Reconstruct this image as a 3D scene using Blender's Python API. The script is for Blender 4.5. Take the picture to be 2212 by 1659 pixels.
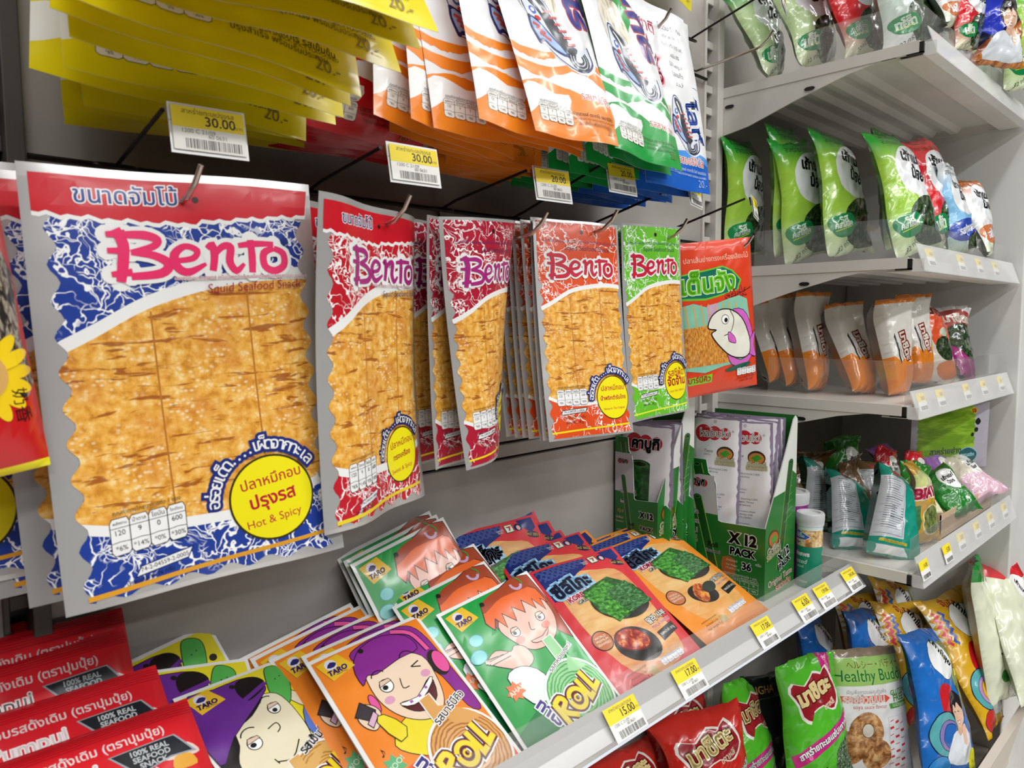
import bpy, math, random
import numpy as np
from mathutils import Vector, Matrix, Euler, noise
from mathutils.geometry import tessellate_polygon, delaunay_2d_cdt

for _o in list(bpy.data.objects):
    bpy.data.objects.remove(_o)
SC = bpy.context.scene
COL = SC.collection

# ---------------------------------------------------------------- camera
CAM_POS = (-0.9876, -0.58188, 1.20)
YAW, PITCH, ROLL, FPX = 0.7917, -0.0822, -0.0047, 1626.2
cam = bpy.data.cameras.new('camera')
cam.sensor_fit = 'HORIZONTAL'
cam.sensor_width = 36.0
cam.lens = 36.0 * FPX / 2212.0
cam.clip_start = 0.01
cam_o = bpy.data.objects.new('camera', cam)
COL.objects.link(cam_o)
_f = Vector((math.cos(YAW) * math.cos(PITCH), math.sin(YAW) * math.cos(PITCH), math.sin(PITCH)))
_r = _f.cross(Vector((0, 0, 1))).normalized()
_u = _r.cross(_f)
_c, _s = math.cos(ROLL), math.sin(ROLL)
_r2 = _c * _r + _s * _u
_u2 = -_s * _r + _c * _u
_m = Matrix((_r2, _u2, -_f)).transposed().to_4x4()
_m.translation = Vector(CAM_POS)
cam_o.matrix_world = _m
cam.dof.use_dof = True
cam.dof.focus_distance = 0.95
cam.dof.aperture_fstop = 16.0
SC.camera = cam_o

# ---------------------------------------------------------------- world and lights
world = bpy.data.worlds.new('shop_air')
SC.world = world
world.use_nodes = True
world.node_tree.nodes['Background'].inputs[0].default_value = (0.93, 0.96, 1.0, 1)
world.node_tree.nodes['Background'].inputs[1].default_value = 0.09


def area_light(name, loc, sx, sy, power, color=(0.985, 0.99, 1.0), rot=(0, 0, 0)):
    l = bpy.data.lights.new(name, 'AREA')
    l.shape = 'RECTANGLE'
    l.size, l.size_y = sx, sy
    l.energy = power
    l.color = color
    o = bpy.data.objects.new(name, l)
    o.location = loc
    o.rotation_euler = rot
    COL.objects.link(o)
    return o


# rows of fluorescent battens under the shop ceiling; the farthest is added to brighten the lower wall
for _y, _p in ((-0.75, 26), (-1.9, 66), (-3.2, 50)):
    for _x in (-1.6, -0.2, 1.2):
        area_light('ceiling_tube_light', (_x, _y, 2.50), 1.15, 0.10, _p)

SC.view_settings.view_transform = 'Standard'
SC.view_settings.look = 'None'
SC.view_settings.gamma = 1.0
SC.view_settings.use_curve_mapping = False
SC.view_settings.exposure = -1.78
try:
    SC.cycles.max_bounces = 8
    SC.cycles.transparent_max_bounces = 24
    SC.cycles.caustics_reflective = False
    SC.cycles.caustics_refractive = False
    SC.cycles.sample_clamp_indirect = 4.0
    SC.cycles.use_denoising = True
except Exception:
    pass


# ---------------------------------------------------------------- materials
def lin(h):
    h = h.lstrip('#')
    c = [int(h[i:i + 2], 16) / 255 for i in (0, 2, 4)]
    return tuple(((x / 12.92) if x <= 0.04045 else ((x + 0.055) / 1.055) ** 2.4) for x in c) + (1,)


def crinkle_group():
    g = bpy.data.node_groups.new('film_crinkle', 'ShaderNodeTree')
    g.interface.new_socket('Strength', in_out='INPUT', socket_type='NodeSocketFloat')
    g.interface.new_socket('Scale', in_out='INPUT', socket_type='NodeSocketFloat')
    g.interface.new_socket('Normal', in_out='OUTPUT', socket_type='NodeSocketVector')
    n, l = g.nodes, g.links
    gi = n.new('NodeGroupInput')
    go = n.new('NodeGroupOutput')
    uv = n.new('ShaderNodeUVMap')
    inf = n.new('ShaderNodeObjectInfo')
    mul = n.new('ShaderNodeVectorMath'); mul.operation = 'SCALE'
    l.new(uv.outputs[0], mul.inputs[0]); l.new(gi.outputs['Scale'], mul.inputs['Scale'])
    rnd = n.new('ShaderNodeMath'); rnd.operation = 'MULTIPLY'; rnd.inputs[1].default_value = 37.0
    l.new(inf.outputs['Random'], rnd.inputs[0])
    ad = n.new('ShaderNodeVectorMath'); ad.operation = 'ADD'
    l.new(mul.outputs[0], ad.inputs[0]); l.new(rnd.outputs[0], ad.inputs[1])
    nz = n.new('ShaderNodeTexNoise'); nz.noise_dimensions = '2D'
    nz.noise_type = 'RIDGED_MULTIFRACTAL'
    nz.inputs['Scale'].default_value = 1.0
    nz.inputs['Detail'].default_value = 2.5
    nz.inputs['Roughness'].default_value = 0.35
    l.new(ad.outputs[0], nz.inputs['Vector'])
    bp = n.new('ShaderNodeBump')
    bp.inputs['Distance'].default_value = 0.0022
    l.new(gi.outputs['Strength'], bp.inputs['Strength'])
    l.new(nz.outputs[0], bp.inputs['Height'])
    l.new(bp.outputs[0], go.inputs[0])
    return g


CRINKLE = crinkle_group()
MATS = {}


def base_mat(key, rough=0.35, metal=0.0, crink=0.0, cscale=30.0, coat=0.0, spec=0.5):
    m = bpy.data.materials.new(key)
    m.use_nodes = True
    nt = m.node_tree
    b = nt.nodes['Principled BSDF']
    b.inputs['Roughness'].default_value = rough
    b.inputs['Metallic'].default_value = metal
    b.inputs['Specular IOR Level'].default_value = spec
    if coat:
        b.inputs['Coat Weight'].default_value = coat
        b.inputs['Coat Roughness'].default_value = 0.12
    if crink:
        g = nt.nodes.new('ShaderNodeGroup')
        g.node_tree = CRINKLE
        g.inputs['Strength'].default_value = crink
        g.inputs['Scale'].default_value = cscale
        nt.links.new(g.outputs[0], b.inputs['Normal'])
        if coat:
            nt.links.new(g.outputs[0], b.inputs['Coat Normal'])
    return m, nt, b


STY = {'film': dict(rough=0.30, crink=0.30, cscale=26, coat=0.35),
       'gloss': dict(rough=0.24, crink=0.75, cscale=38, coat=0.6),
       'foil': dict(rough=0.30, metal=0.7, crink=0.5, cscale=34),
       'mirror': dict(rough=0.25, metal=0.58, crink=0.7, cscale=15),
       'paper': dict(rough=0.5),
       'plastic': dict(rough=0.3, coat=0.2),
       'paint': dict(rough=0.42)}


def C(hexc, sty='film'):
    k = hexc.lstrip('#') + '_' + sty
    if k not in MATS:
        m, nt, b = base_mat('colour_' + k, **STY[sty])
        b.inputs['Base Color'].default_value = lin(hexc)
        MATS[k] = m
    return MATS[k]


def uvvec(nt, sx=1, sy=1):
    uv = nt.nodes.new('ShaderNodeUVMap')
    mp = nt.nodes.new('ShaderNodeMapping')
    mp.inputs['Scale'].default_value = (sx, sy, 1)
    nt.links.new(uv.outputs[0], mp.inputs[0])
    return mp.outputs[0]


def ramp(nt, fac, stops, interp='LINEAR'):
    r = nt.nodes.new('ShaderNodeValToRGB')
    r.color_ramp.interpolation = interp
    e = r.color_ramp.elements
    e[0].position, e[0].color = stops[0][0], lin(stops[0][1])
    e[1].position, e[1].color = stops[-1][0], lin(stops[-1][1])
    for p, c in stops[1:-1]:
        x = e.new(p); x.color = lin(c)
    nt.links.new(fac, r.inputs[0])
    return r.outputs[0]


def noisenode(nt, vec, scale, detail=3, rough=0.5, dist=0.0, kind=None):
    n = nt.nodes.new('ShaderNodeTexNoise')
    n.noise_dimensions = '2D'
    if kind:
        n.noise_type = kind
    n.inputs['Scale'].default_value = scale
    n.inputs['Detail'].default_value = detail
    n.inputs['Roughness'].default_value = rough
    n.inputs['Distortion'].default_value = dist
    nt.links.new(vec, n.inputs['Vector'])
    return n.outputs[0]


def math_node(nt, op, a, b=None, c=None):
    n = nt.nodes.new('ShaderNodeMath'); n.operation = op
    for i, v in enumerate((a, b, c)):
        if v is None:
            continue
        if isinstance(v, (int, float)):
            n.inputs[i].default_value = v
        else:
            nt.links.new(v, n.inputs[i])
    return n.outputs[0]


def mixc(nt, fac, a, b):
    n = nt.nodes.new('ShaderNodeMix'); n.data_type = 'RGBA'
    for s, v in ((n.inputs[0], fac), (n.inputs[6], a), (n.inputs[7], b)):
        if isinstance(v, (int, float)):
            s.default_value = v
        elif isinstance(v, str):
            s.default_value = lin(v)
        else:
            nt.links.new(v, s)
    return n.outputs[2]


def squid(k=1.0):
    """Printed picture of grilled pressed squid: golden, blistered, with short dark cracks."""
    key = 'squid%g' % k
    if key in MATS:
        return MATS[key]
    m, nt, b = base_mat('printed_squid', **STY['film'])
    v = uvvec(nt)
    col = ramp(nt, noisenode(nt, v, 150 * k, 4, 0.6), [(0.30, 'd08a2c'), (0.45, 'eaa841'), (0.60, 'f6be5e'), (0.75, 'fbdf9c')])
    patch = ramp(nt, noisenode(nt, v, 45 * k, 2), [(0.50, '000000'), (0.72, 'ffffff')])
    col = mixc(nt, math_node(nt, 'MULTIPLY', patch, 0.45), col, 'd5803a')
    vo = nt.nodes.new('ShaderNodeTexVoronoi'); vo.voronoi_dimensions = '2D'
    vo.inputs['Scale'].default_value = 210 * k
    nt.links.new(uvvec(nt, 1, 1.35), vo.inputs['Vector'])
    blis = ramp(nt, vo.outputs['Distance'], [(0.14, 'ffffff'), (0.30, '000000')])
    sel = ramp(nt, noisenode(nt, v, 60 * k, 2), [(0.47, '000000'), (0.60, 'ffffff')])
    col = mixc(nt, math_node(nt, 'MULTIPLY', math_node(nt, 'MULTIPLY', blis, sel), 0.7), col, 'fbe7bb')
    cr = noisenode(nt, uvvec(nt, 0.16, 1.0), 210 * k, 3, 0.6, 0.4)
    crk = ramp(nt, cr, [(0.60, '000000'), (0.66, 'ffffff')])
    col = mixc(nt, math_node(nt, 'MULTIPLY', crk, 0.85), col, '9a4a14')
    nt.links.new(col, b.inputs['Base Color'])
    MATS[key] = m
    return m


def crackle(base, k=1.0, line='ffffff', sty='film', thin=0.0):
    """Printed splatter: coloured ground crossed by thin white cracks."""
    key = 'crackle' + base + str(k)
    if key in MATS:
        return MATS[key]
    m, nt, b = base_mat('printed_crackle_' + base, **STY[sty])
    v = uvvec(nt)
    ds = nt.nodes.new('ShaderNodeTexNoise'); ds.noise_dimensions = '2D'
    ds.inputs['Scale'].default_value = 55 * k; ds.inputs['Detail'].default_value = 3
    nt.links.new(v, ds.inputs['Vector'])
    sc = nt.nodes.new('ShaderNodeVectorMath'); sc.operation = 'SCALE'; sc.inputs['Scale'].default_value = 0.028 / k
    nt.links.new(ds.outputs[1], sc.inputs[0])
    ad = nt.nodes.new('ShaderNodeVectorMath'); ad.operation = 'ADD'
    nt.links.new(v, ad.inputs[0]); nt.links.new(sc.outputs[0], ad.inputs[1])
    acc = None
    for s, th, ms, mlo in ((44 * k, 0.030, 24 * k, 0.34), (90 * k, 0.045, 28 * k, 0.43), (210 * k, 0.09, 32 * k, 0.52)):
        vo = nt.nodes.new('ShaderNodeTexVoronoi'); vo.voronoi_dimensions = '2D'; vo.feature = 'DISTANCE_TO_EDGE'
        vo.inputs['Scale'].default_value = s
        nt.links.new(ad.outputs[0], vo.inputs['Vector'])
        ln = ramp(nt, vo.outputs['Distance'], [(th * 0.6, 'ffffff'), (th, '000000')])
        mk = ramp(nt, noisenode(nt, v, ms, 2, 0.5), [(mlo + thin, '000000'), (mlo + thin + 0.06, 'ffffff')])
        t = math_node(nt, 'MULTIPLY', ln, mk)
        acc = t if acc is None else math_node(nt, 'MAXIMUM', acc, t)
    nt.links.new(mixc(nt, acc, base, line), b.inputs['Base Color'])
    MATS[key] = m
    return m


def mottled(name, stops, scale, sx=1, sy=1, detail=4, sty='film', dist=0.3):
    if name in MATS:
        return MATS[name]
    m, nt, b = base_mat('printed_' + name, **STY[sty])
    nt.links.new(ramp(nt, noisenode(nt, uvvec(nt, sx, sy), scale, detail, 0.65, dist), stops), b.inputs['Base Color'])
    MATS[name] = m
    return m


def rings(name, cx, cy, c1, c2, freq=900, sty='film'):
    """Printed coil of thin noodles: wavy concentric strands around (cx, cy)."""
    if name in MATS:
        return MATS[name]
    m, nt, b = base_mat('printed_' + name, **STY[sty])
    v = uvvec(nt)
    sub = nt.nodes.new('ShaderNodeVectorMath'); sub.operation = 'SUBTRACT'
    nt.links.new(v, sub.inputs[0]); sub.inputs[1].default_value = (cx, cy, 0)
    ln = nt.nodes.new('ShaderNodeVectorMath'); ln.operation = 'LENGTH'
    nt.links.new(sub.outputs[0], ln.inputs[0])
    wob = math_node(nt, 'MULTIPLY', noisenode(nt, v, 90, 2), 0.004)
    r = math_node(nt, 'ADD', ln.outputs['Value'], wob)
    s = math_node(nt, 'SINE', math_node(nt, 'MULTIPLY', r, freq * 2.6))
    nt.links.new(ramp(nt, math_node(nt, 'MULTIPLY_ADD', s, 0.5, 0.5), [(0.15, c2), (0.5, c1), (0.9, c1)]), b.inputs['Base Color'])
    MATS[name] = m
    return m


def gradient_y(name, stops, h, sty='film'):
    """Ink that changes colour from the foot (0) to the head (1) of a pack of height h."""
    if name in MATS:
        return MATS[name]
    m, nt, b = base_mat('printed_' + name, **STY[sty])
    sp = nt.nodes.new('ShaderNodeSeparateXYZ')
    nt.links.new(uvvec(nt, 1, 1 / h), sp.inputs[0])
    nt.links.new(ramp(nt, sp.outputs[1], stops), b.inputs['Base Color'])
    MATS[name] = m
    return m


def clear(name='acrylic', tint='ffffff', haze=0.0, rough=0.05):
    """Clear plastic sheet: see-through with a sheen, optionally with a milky share."""
    if name in MATS:
        return MATS[name]
    m = bpy.data.materials.new(name)
    m.use_nodes = True
    nt = m.node_tree
    nt.nodes.clear()
    out = nt.nodes.new('ShaderNodeOutputMaterial')
    tr = nt.nodes.new('ShaderNodeBsdfTransparent'); tr.inputs[0].default_value = lin(tint)
    gl = nt.nodes.new('ShaderNodeBsdfGlossy'); gl.inputs['Roughness'].default_value = rough
    lw = nt.nodes.new('ShaderNodeLayerWeight')
    p5 = math_node(nt, 'POWER', lw.outputs['Facing'], 4.0)
    fr = math_node(nt, 'MULTIPLY_ADD', p5, 0.55, 0.045)
    mx = nt.nodes.new('ShaderNodeMixShader')
    nt.links.new(fr, mx.inputs[0]); nt.links.new(tr.outputs[0], mx.inputs[1]); nt.links.new(gl.outputs[0], mx.inputs[2])
    last = mx.outputs[0]
    if haze:
        df = nt.nodes.new('ShaderNodeBsdfDiffuse'); df.inputs[0].default_value = lin('f2f2f0')
        m2 = nt.nodes.new('ShaderNodeMixShader'); m2.inputs[0].default_value = haze
        nt.links.new(last, m2.inputs[1]); nt.links.new(df.outputs[0], m2.inputs[2])
        last = m2.outputs[0]
    nt.links.new(last, out.inputs[0])
    MATS[name] = m
    return m


def painted_metal(name, hexc, rough=0.45):
    if name in MATS:
        return MATS[name]
    m, nt, b = base_mat(name, rough=rough)
    g = nt.nodes.new('ShaderNodeTexCoord')
    n = nt.nodes.new('ShaderNodeTexNoise'); n.inputs['Scale'].default_value = 9; n.inputs['Detail'].default_value = 5
    nt.links.new(g.outputs['Object'], n.inputs['Vector'])
    c = lin(hexc)
    dark = tuple(x * 0.86 for x in c[:3]) + (1,)
    r = nt.nodes.new('ShaderNodeValToRGB')
    r.color_ramp.elements[0].position = 0.35; r.color_ramp.elements[0].color = dark
    r.color_ramp.elements[1].position = 0.62; r.color_ramp.elements[1].color = c
    nt.links.new(n.outputs[0], r.inputs[0]); nt.links.new(r.outputs[0], b.inputs['Base Color'])
    MATS[name] = m
    return m


# ---------------------------------------------------------------- object helpers
def tag(o, label=None, cat=None, group=None, kind=None):
    if label: o['label'] = label
    if cat: o['category'] = cat
    if group: o['group'] = group
    if kind: o['kind'] = kind
    return o


def link(name, me, parent=None):
    o = bpy.data.objects.new(name, me)
    COL.objects.link(o)
    if parent is not None:
        o.parent = parent
    return o


class MB:
    """Collects solid shapes and links them as one mesh object."""

    def __init__(s):
        s.v, s.f, s.mi, s.mats = [], [], [], []

    def m(s, mat):
        if mat not in s.mats:
            s.mats.append(mat)
        return s.mats.index(mat)

    def faces(s, vs, fs, mat):
        o = len(s.v)
        s.v += [tuple(v) for v in vs]
        k = s.m(mat)
        for f in fs:
            s.f.append([o + i for i in f]); s.mi.append(k)

    def box(s, a, b, mat):
        (x0, y0, z0), (x1, y1, z1) = a, b
        x0, x1 = min(x0, x1), max(x0, x1); y0, y1 = min(y0, y1), max(y0, y1); z0, z1 = min(z0, z1), max(z0, z1)
        s.faces([(x0, y0, z0), (x1, y0, z0), (x1, y1, z0), (x0, y1, z0), (x0, y0, z1), (x1, y0, z1), (x1, y1, z1), (x0, y1, z1)],
                [(0, 3, 2, 1), (4, 5, 6, 7), (0, 1, 5, 4), (1, 2, 6, 5), (2, 3, 7, 6), (3, 0, 4, 7)], mat)

    def prism_x(s, prof, x0, x1, mat):
        """Closed outline in (y, z), swept along x."""
        n = len(prof)
        vs = [(x0, y, z) for y, z in prof] + [(x1, y, z) for y, z in prof]
        fs = [(i, (i + 1) % n, n + (i + 1) % n, n + i) for i in range(n)]
        tr = [tuple(t) for t in tessellate_polygon([[Vector((y, z, 0)) for y, z in prof]])]
        fs += tr + [tuple(n + i for i in reversed(t)) for t in tr]
        s.faces(vs, fs, mat)

    def tube(s, pts, r, mat, n=10, caps=True):
        pts = [Vector(p) for p in pts]
        rings_ = []
        up = None
        for i, p in enumerate(pts):
            d = (pts[min(i + 1, len(pts) - 1)] - pts[max(i - 1, 0)]).normalized()
            if up is None:
                up = d.orthogonal().normalized()
            up = (up - d * up.dot(d)).normalized()
            sd = d.cross(up)
            rings_.append([p + r * (math.cos(2 * math.pi * k / n) * up + math.sin(2 * math.pi * k / n) * sd) for k in range(n)])
        vs = [v for rg in rings_ for v in rg]
        fs = []
        for i in range(len(pts) - 1):
            for k in range(n):
                fs.append((i * n + k, i * n + (k + 1) % n, (i + 1) * n + (k + 1) % n, (i + 1) * n + k))
        if caps:
            fs.append(tuple(reversed(range(n)))); fs.append(tuple((len(pts) - 1) * n + k for k in range(n)))
        s.faces(vs, fs, mat)

    def lathe(s, prof, mat, n=40, c=(0, 0)):
        vs = []
        for r, z in prof:
            for k in range(n):
                a = 2 * math.pi * k / n
                vs.append((c[0] + r * math.cos(a), c[1] + r * math.sin(a), z))
        fs = []
        for i in range(len(prof) - 1):
            for k in range(n):
                fs.append((i * n + k, i * n + (k + 1) % n, (i + 1) * n + (k + 1) % n, (i + 1) * n + k))
        s.faces(vs, fs, mat)

    def build(s, name, parent=None, smooth=False, bevel=0.0):
        me = bpy.data.meshes.new(name)
        me.from_pydata(s.v, [], s.f)
        for m in s.mats:
            me.materials.append(m)
        me.polygons.foreach_set('material_index', s.mi)
        if smooth:
            me.polygons.foreach_set('use_smooth', [True] * len(s.f))
        me.update()
        o = link(name, me, parent)
        if smooth:
            try:
                me.set_sharp_from_angle(angle=math.radians(40))
            except Exception:
                pass
        if bevel:
            b = o.modifiers.new('bevel', 'BEVEL'); b.width = bevel; b.segments = 2; b.limit_method = 'ANGLE'
        return o


# ---------------------------------------------------------------- lettering
_TXT = {}


def text_outline(s):
    """Contours (em units, baseline 0) of a line of text."""
    cu = bpy.data.curves.new('txt', 'FONT')
    cu.body = s
    cu.size = 1.0
    o = bpy.data.objects.new('txt', cu)
    COL.objects.link(o)
    dg = bpy.context.evaluated_depsgraph_get()
    cc = o.evaluated_get(dg).to_curve(dg)
    out = []
    for sp in cc.splines:
        pts = []
        if sp.type == 'BEZIER':
            bp = sp.bezier_points
            n = len(bp)
            for i in range(n):
                a, b = bp[i], bp[(i + 1) % n]
                p0, p1, p2, p3 = a.co, a.handle_right, b.handle_left, b.co
                straight = (p1 - p0).cross(p3 - p0).length < 1e-4 and (p2 - p0).cross(p3 - p0).length < 1e-4
                k = 1 if straight else 3
                for j in range(k):
                    t = j / k
                    q = (1 - t) ** 3 * p0 + 3 * t * (1 - t) ** 2 * p1 + 3 * t * t * (1 - t) * p2 + t ** 3 * p3
                    pts.append((q.x, q.y))
        else:
            pts = [(p.co[0], p.co[1]) for p in sp.points]
        q = []
        for p in pts:
            if not q or abs(p[0] - q[-1][0]) + abs(p[1] - q[-1][1]) > 1e-4:
                q.append(p)
        if len(q) > 2:
            out.append(q)
    o.evaluated_get(dg).to_curve_clear()
    bpy.data.objects.remove(o)
    bpy.data.curves.remove(cu)
    return out


def fill_contours(cs):
    """Triangles inside overlapping closed contours (non-zero winding)."""
    pts, edges, segs = [], [], []
    for c in cs:
        o = len(pts)
        pts += [Vector(p) for p in c]
        n = len(c)
        edges += [(o + i, o + (i + 1) % n) for i in range(n)]
        segs += [(c[i], c[(i + 1) % n]) for i in range(n)]
    vs, es, fs, *_ = delaunay_2d_cdt(pts, edges, [], 0, 1e-5)
    V = np.array([tuple(v) for v in vs])
    T = np.array([f for f in fs if len(f) == 3])
    if len(T) == 0:
        return np.zeros((0, 3, 2))
    cen = V[T].mean(1)
    A = np.array([s_[0] for s_ in segs]); B = np.array([s_[1] for s_ in segs])
    py = cen[:, 1][:, None]; px = cen[:, 0][:, None]
    up = (A[None, :, 1] <= py) & (B[None, :, 1] > py)
    dn = (A[None, :, 1] > py) & (B[None, :, 1] <= py)
    cr = (B[None, :, 0] - A[None, :, 0]) * (py - A[None, :, 1]) - (px - A[None, :, 0]) * (B[None, :, 1] - A[None, :, 1])
    w = (up & (cr > 0)).sum(1) - (dn & (cr < 0)).sum(1)
    return V[T[w != 0]]


def text_geo(s):
    if s not in _TXT:
        cs = text_outline(s)
        if not cs:
            _TXT[s] = ([], np.zeros((0, 3, 2)), 0.0)
        else:
            # split into groups that overlap in x to keep each triangulation small
            cs2 = sorted(cs, key=lambda c: min(p[0] for p in c))
            groups, cur, mx = [], [], -1e9
            for c in cs2:
                a, b = min(p[0] for p in c), max(p[0] for p in c)
                if cur and a > mx:
                    groups.append(cur); cur = []
                cur.append(c); mx = max(mx, b) if len(cur) > 1 else b
            groups.append(cur)
            tr = np.concatenate([fill_contours(g) for g in groups])
            xs = [p[0] for c in cs for p in c]
            _TXT[s] = (cs, tr, (min(xs), max(xs)))
    return _TXT[s]


def ribbon(pts, r, closed=False):
    """Triangles of a line of half-width r with mitred joins."""
    P = np.array(pts, float)
    n = len(P)
    if n < 2:
        return np.zeros((0, 3, 2))
    L, Rr = [], []
    for i in range(n):
        if closed:
            a, b, c = P[i - 1], P[i], P[(i + 1) % n]
        else:
            a, b, c = P[max(i - 1, 0)], P[i], P[min(i + 1, n - 1)]
        d1 = b - a; d2 = c - b
        l1, l2 = np.hypot(*d1), np.hypot(*d2)
        d1 = d1 / l1 if l1 > 1e-12 else (d2 / max(l2, 1e-12)); d2 = d2 / l2 if l2 > 1e-12 else d1
        t = d1 + d2
        lt = np.hypot(*t)
        t = t / lt if lt > 1e-3 else d1
        nn = np.array([-t[1], t[0]])
        k = 1 / max(0.45, abs(nn @ np.array([-d1[1], d1[0]])))
        rr = r[i] if hasattr(r, '__len__') else r
        L.append(b + nn * rr * k); Rr.append(b - nn * rr * k)
    T = []
    for i in range(n if closed else n - 1):
        j = (i + 1) % n
        T.append((L[i], Rr[i], Rr[j])); T.append((L[i], Rr[j], L[j]))
    return np.array(T)


def smooth_pts(pts, closed=True, k=4):
    P = [np.array(p, float) for p in pts]
    n = len(P)
    out = []
    for i in range(n if closed else n - 1):
        p0 = P[i - 1] if (closed or i > 0) else P[0]
        p1 = P[i]; p2 = P[(i + 1) % n]
        p3 = P[(i + 2) % n] if (closed or i + 2 < n) else P[-1]
        for j in range(k):
            t = j / k
            out.append(0.5 * ((2 * p1) + (-p0 + p2) * t + (2 * p0 - 5 * p1 + 4 * p2 - p3) * t * t + (-p0 + 3 * p1 - 3 * p2 + p3) * t ** 3))
    if not closed:
        out.append(P[-1])
    return [tuple(q) for q in out]


class Art:
    """Printed artwork: coloured shapes in layers. x, y run 0..1 from the top left of the pack;
    lengths (size, width) are shares of the pack's width."""

    def __init__(s, w, h):
        s.w, s.h, s.ops = w, h, []
        s.xf = None

    def pt(s, p):
        x, y = p
        if s.xf:
            x, y = s.xf(x, y)
        return (x * s.w, (1 - y) * s.h)

    def add(s, tris, mat):
        tris = np.asarray(tris, float)
        if len(tris):
            s.ops.append((tris, mat))

    def layers(s, n=64):
        """Stacking order: each shape lies just above what it really overlaps."""
        if getattr(s, '_lay', None) and len(s._lay) == len(s.ops):
            return s._lay
        occ = np.zeros((n, n), int)
        res = []
        for tris, mat in s.ops:
            lo = np.clip((tris.min(1) / (s.w, s.h) * n).astype(int), 0, n - 1)
            hi = np.clip((tris.max(1) / (s.w, s.h) * n).astype(int), 0, n - 1)
            L = max(occ[a[1]:b[1] + 1, a[0]:b[0] + 1].max() for a, b in zip(lo, hi)) + 1
            for a, b in zip(lo, hi):
                occ[a[1]:b[1] + 1, a[0]:b[0] + 1] = L
            res.append(int(L))
        s._lay = res
        return res

    def poly(s, pts, mat, smooth=0, line=None, lw=0.006):
        if smooth:
            pts = smooth_pts(pts, True, smooth)
        P = [s.pt(p) for p in pts]
        t = tessellate_polygon([[Vector((p[0], p[1], 0)) for p in P]])
        s.add([[P[i] for i in f] for f in t], mat)
        if line:
            s.add(ribbon(P, lw * s.w / 2, True), line)

    def rect(s, x0, y0, x1, y1, mat, **k):
        s.poly([(x0, y0), (x1, y0), (x1, y1), (x0, y1)], mat, **k)

    def ell(s, cx, cy, rx, ry, mat, rot=0, n=28, line=None, lw=0.006):
        """rx, ry both as shares of the width."""
        c, q = math.cos(rot), math.sin(rot)
        a = s.w / s.h
        pts = []
        for i in range(n):
            t = 2 * math.pi * i / n
            x, y = rx * math.cos(t), ry * math.sin(t)
            pts.append((cx + c * x - q * y, cy + (q * x + c * y) * a))
        s.poly(pts, mat, line=line, lw=lw)

    def line(s, pts, lw, mat, closed=False, smooth=0):
        if smooth:
            pts = smooth_pts(pts, closed, smooth)
        P = [s.pt(p) for p in pts]
        r = [x * s.w / 2 for x in lw] if hasattr(lw, '__len__') else lw * s.w / 2
        if hasattr(lw, '__len__') and len(r) != len(P):
            r = list(np.interp(np.linspace(0, 1, len(P)), np.linspace(0, 1, len(r)), r))
        s.add(ribbon(P, r, closed), mat)

    def arc(s, cx, cy, rx, a0, a1, lw, mat, n=12):
        """Circular arc of radius rx (share of the width); angles in degrees, 0 = right, 90 = down."""
        a = s.w / s.h
        s.line([(cx + rx * math.cos(math.radians(a0 + (a1 - a0) * i / n)), cy + rx * math.sin(math.radians(a0 + (a1 - a0) * i / n)) * a) for i in range(n + 1)], lw, mat)

    def text(s, t, x, y, size, mat, rot=0, bold=0.0, out=None, outw=0.05, shear=0, anchor='c', sx=1.0, fit=None, fn=None):
        """(x, y) = middle of the line's x-height; rot in degrees, anticlockwise as seen; bold, outw in em."""
        cs, tr, ext = text_geo(t)
        if not len(tr):
            return
        wid = ext[1] - ext[0]
        if fit:
            size = fit / wid / sx
        em = size * s.w
        ox = {'c': -(ext[0] + ext[1]) / 2, 'l': -ext[0], 'r': -ext[1]}[anchor]
        c, q = math.cos(math.radians(rot)), math.sin(math.radians(rot))
        bx, by = s.pt((x, y))

        def T(A):
            A = np.asarray(A, float)
            X = (A[..., 0] + ox) * sx + shear * (A[..., 1] - 0.3)
            Y = A[..., 1] - 0.3
            if fn:
                X, Y = fn(X, Y)
            X, Y = X * em, Y * em
            return np.stack([bx + c * X - q * Y, by + q * X + c * Y], -1)
        if out:
            parts = [T(tr)]
            for k in cs:
                parts.append(ribbon(T(k), (outw + bold) * em, True))
            s.add(np.concatenate([p for p in parts if len(p)]), out)
        parts = [T(tr)]
        if bold:
            for k in cs:
                parts.append(ribbon(T(k), bold * em, True))
        s.add(np.concatenate([p for p in parts if len(p)]), mat)

    def arctext(s, t, cx, cy, rad, a0, a1, size, mat, out=None, outw=0.08, bold=0.0):
        """Letters along a circle around (cx, cy); a0..a1 degrees clockwise from the top of the circle."""
        base = 'ก'
        clusters = []
        for ch in t:
            if clusters and '\u0e31' <= ch <= '\u0e3a' and ch not in '\u0e32\u0e33' or clusters and '\u0e47' <= ch <= '\u0e4e':
                clusters[-1] += ch
            else:
                clusters.append(ch)
        n = len(clusters)
        a = s.w / s.h
        for pas in (0, 1):
            for i, ch in enumerate(clusters):
                ang = math.radians(a0 + (a1 - a0) * i / max(1, n - 1))
                x = cx + rad * math.sin(ang); y = cy - rad * math.cos(ang) * a
                if pas == 0 and out:
                    s.text(ch, x, y, size, out, rot=-math.degrees(ang), bold=bold + outw)
                elif pas == 1:
                    s.text(ch, x, y, size, mat, rot=-math.degrees(ang), bold=bold)


# ---------------------------------------------------------------- packs
EPS = 0.00005


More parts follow.
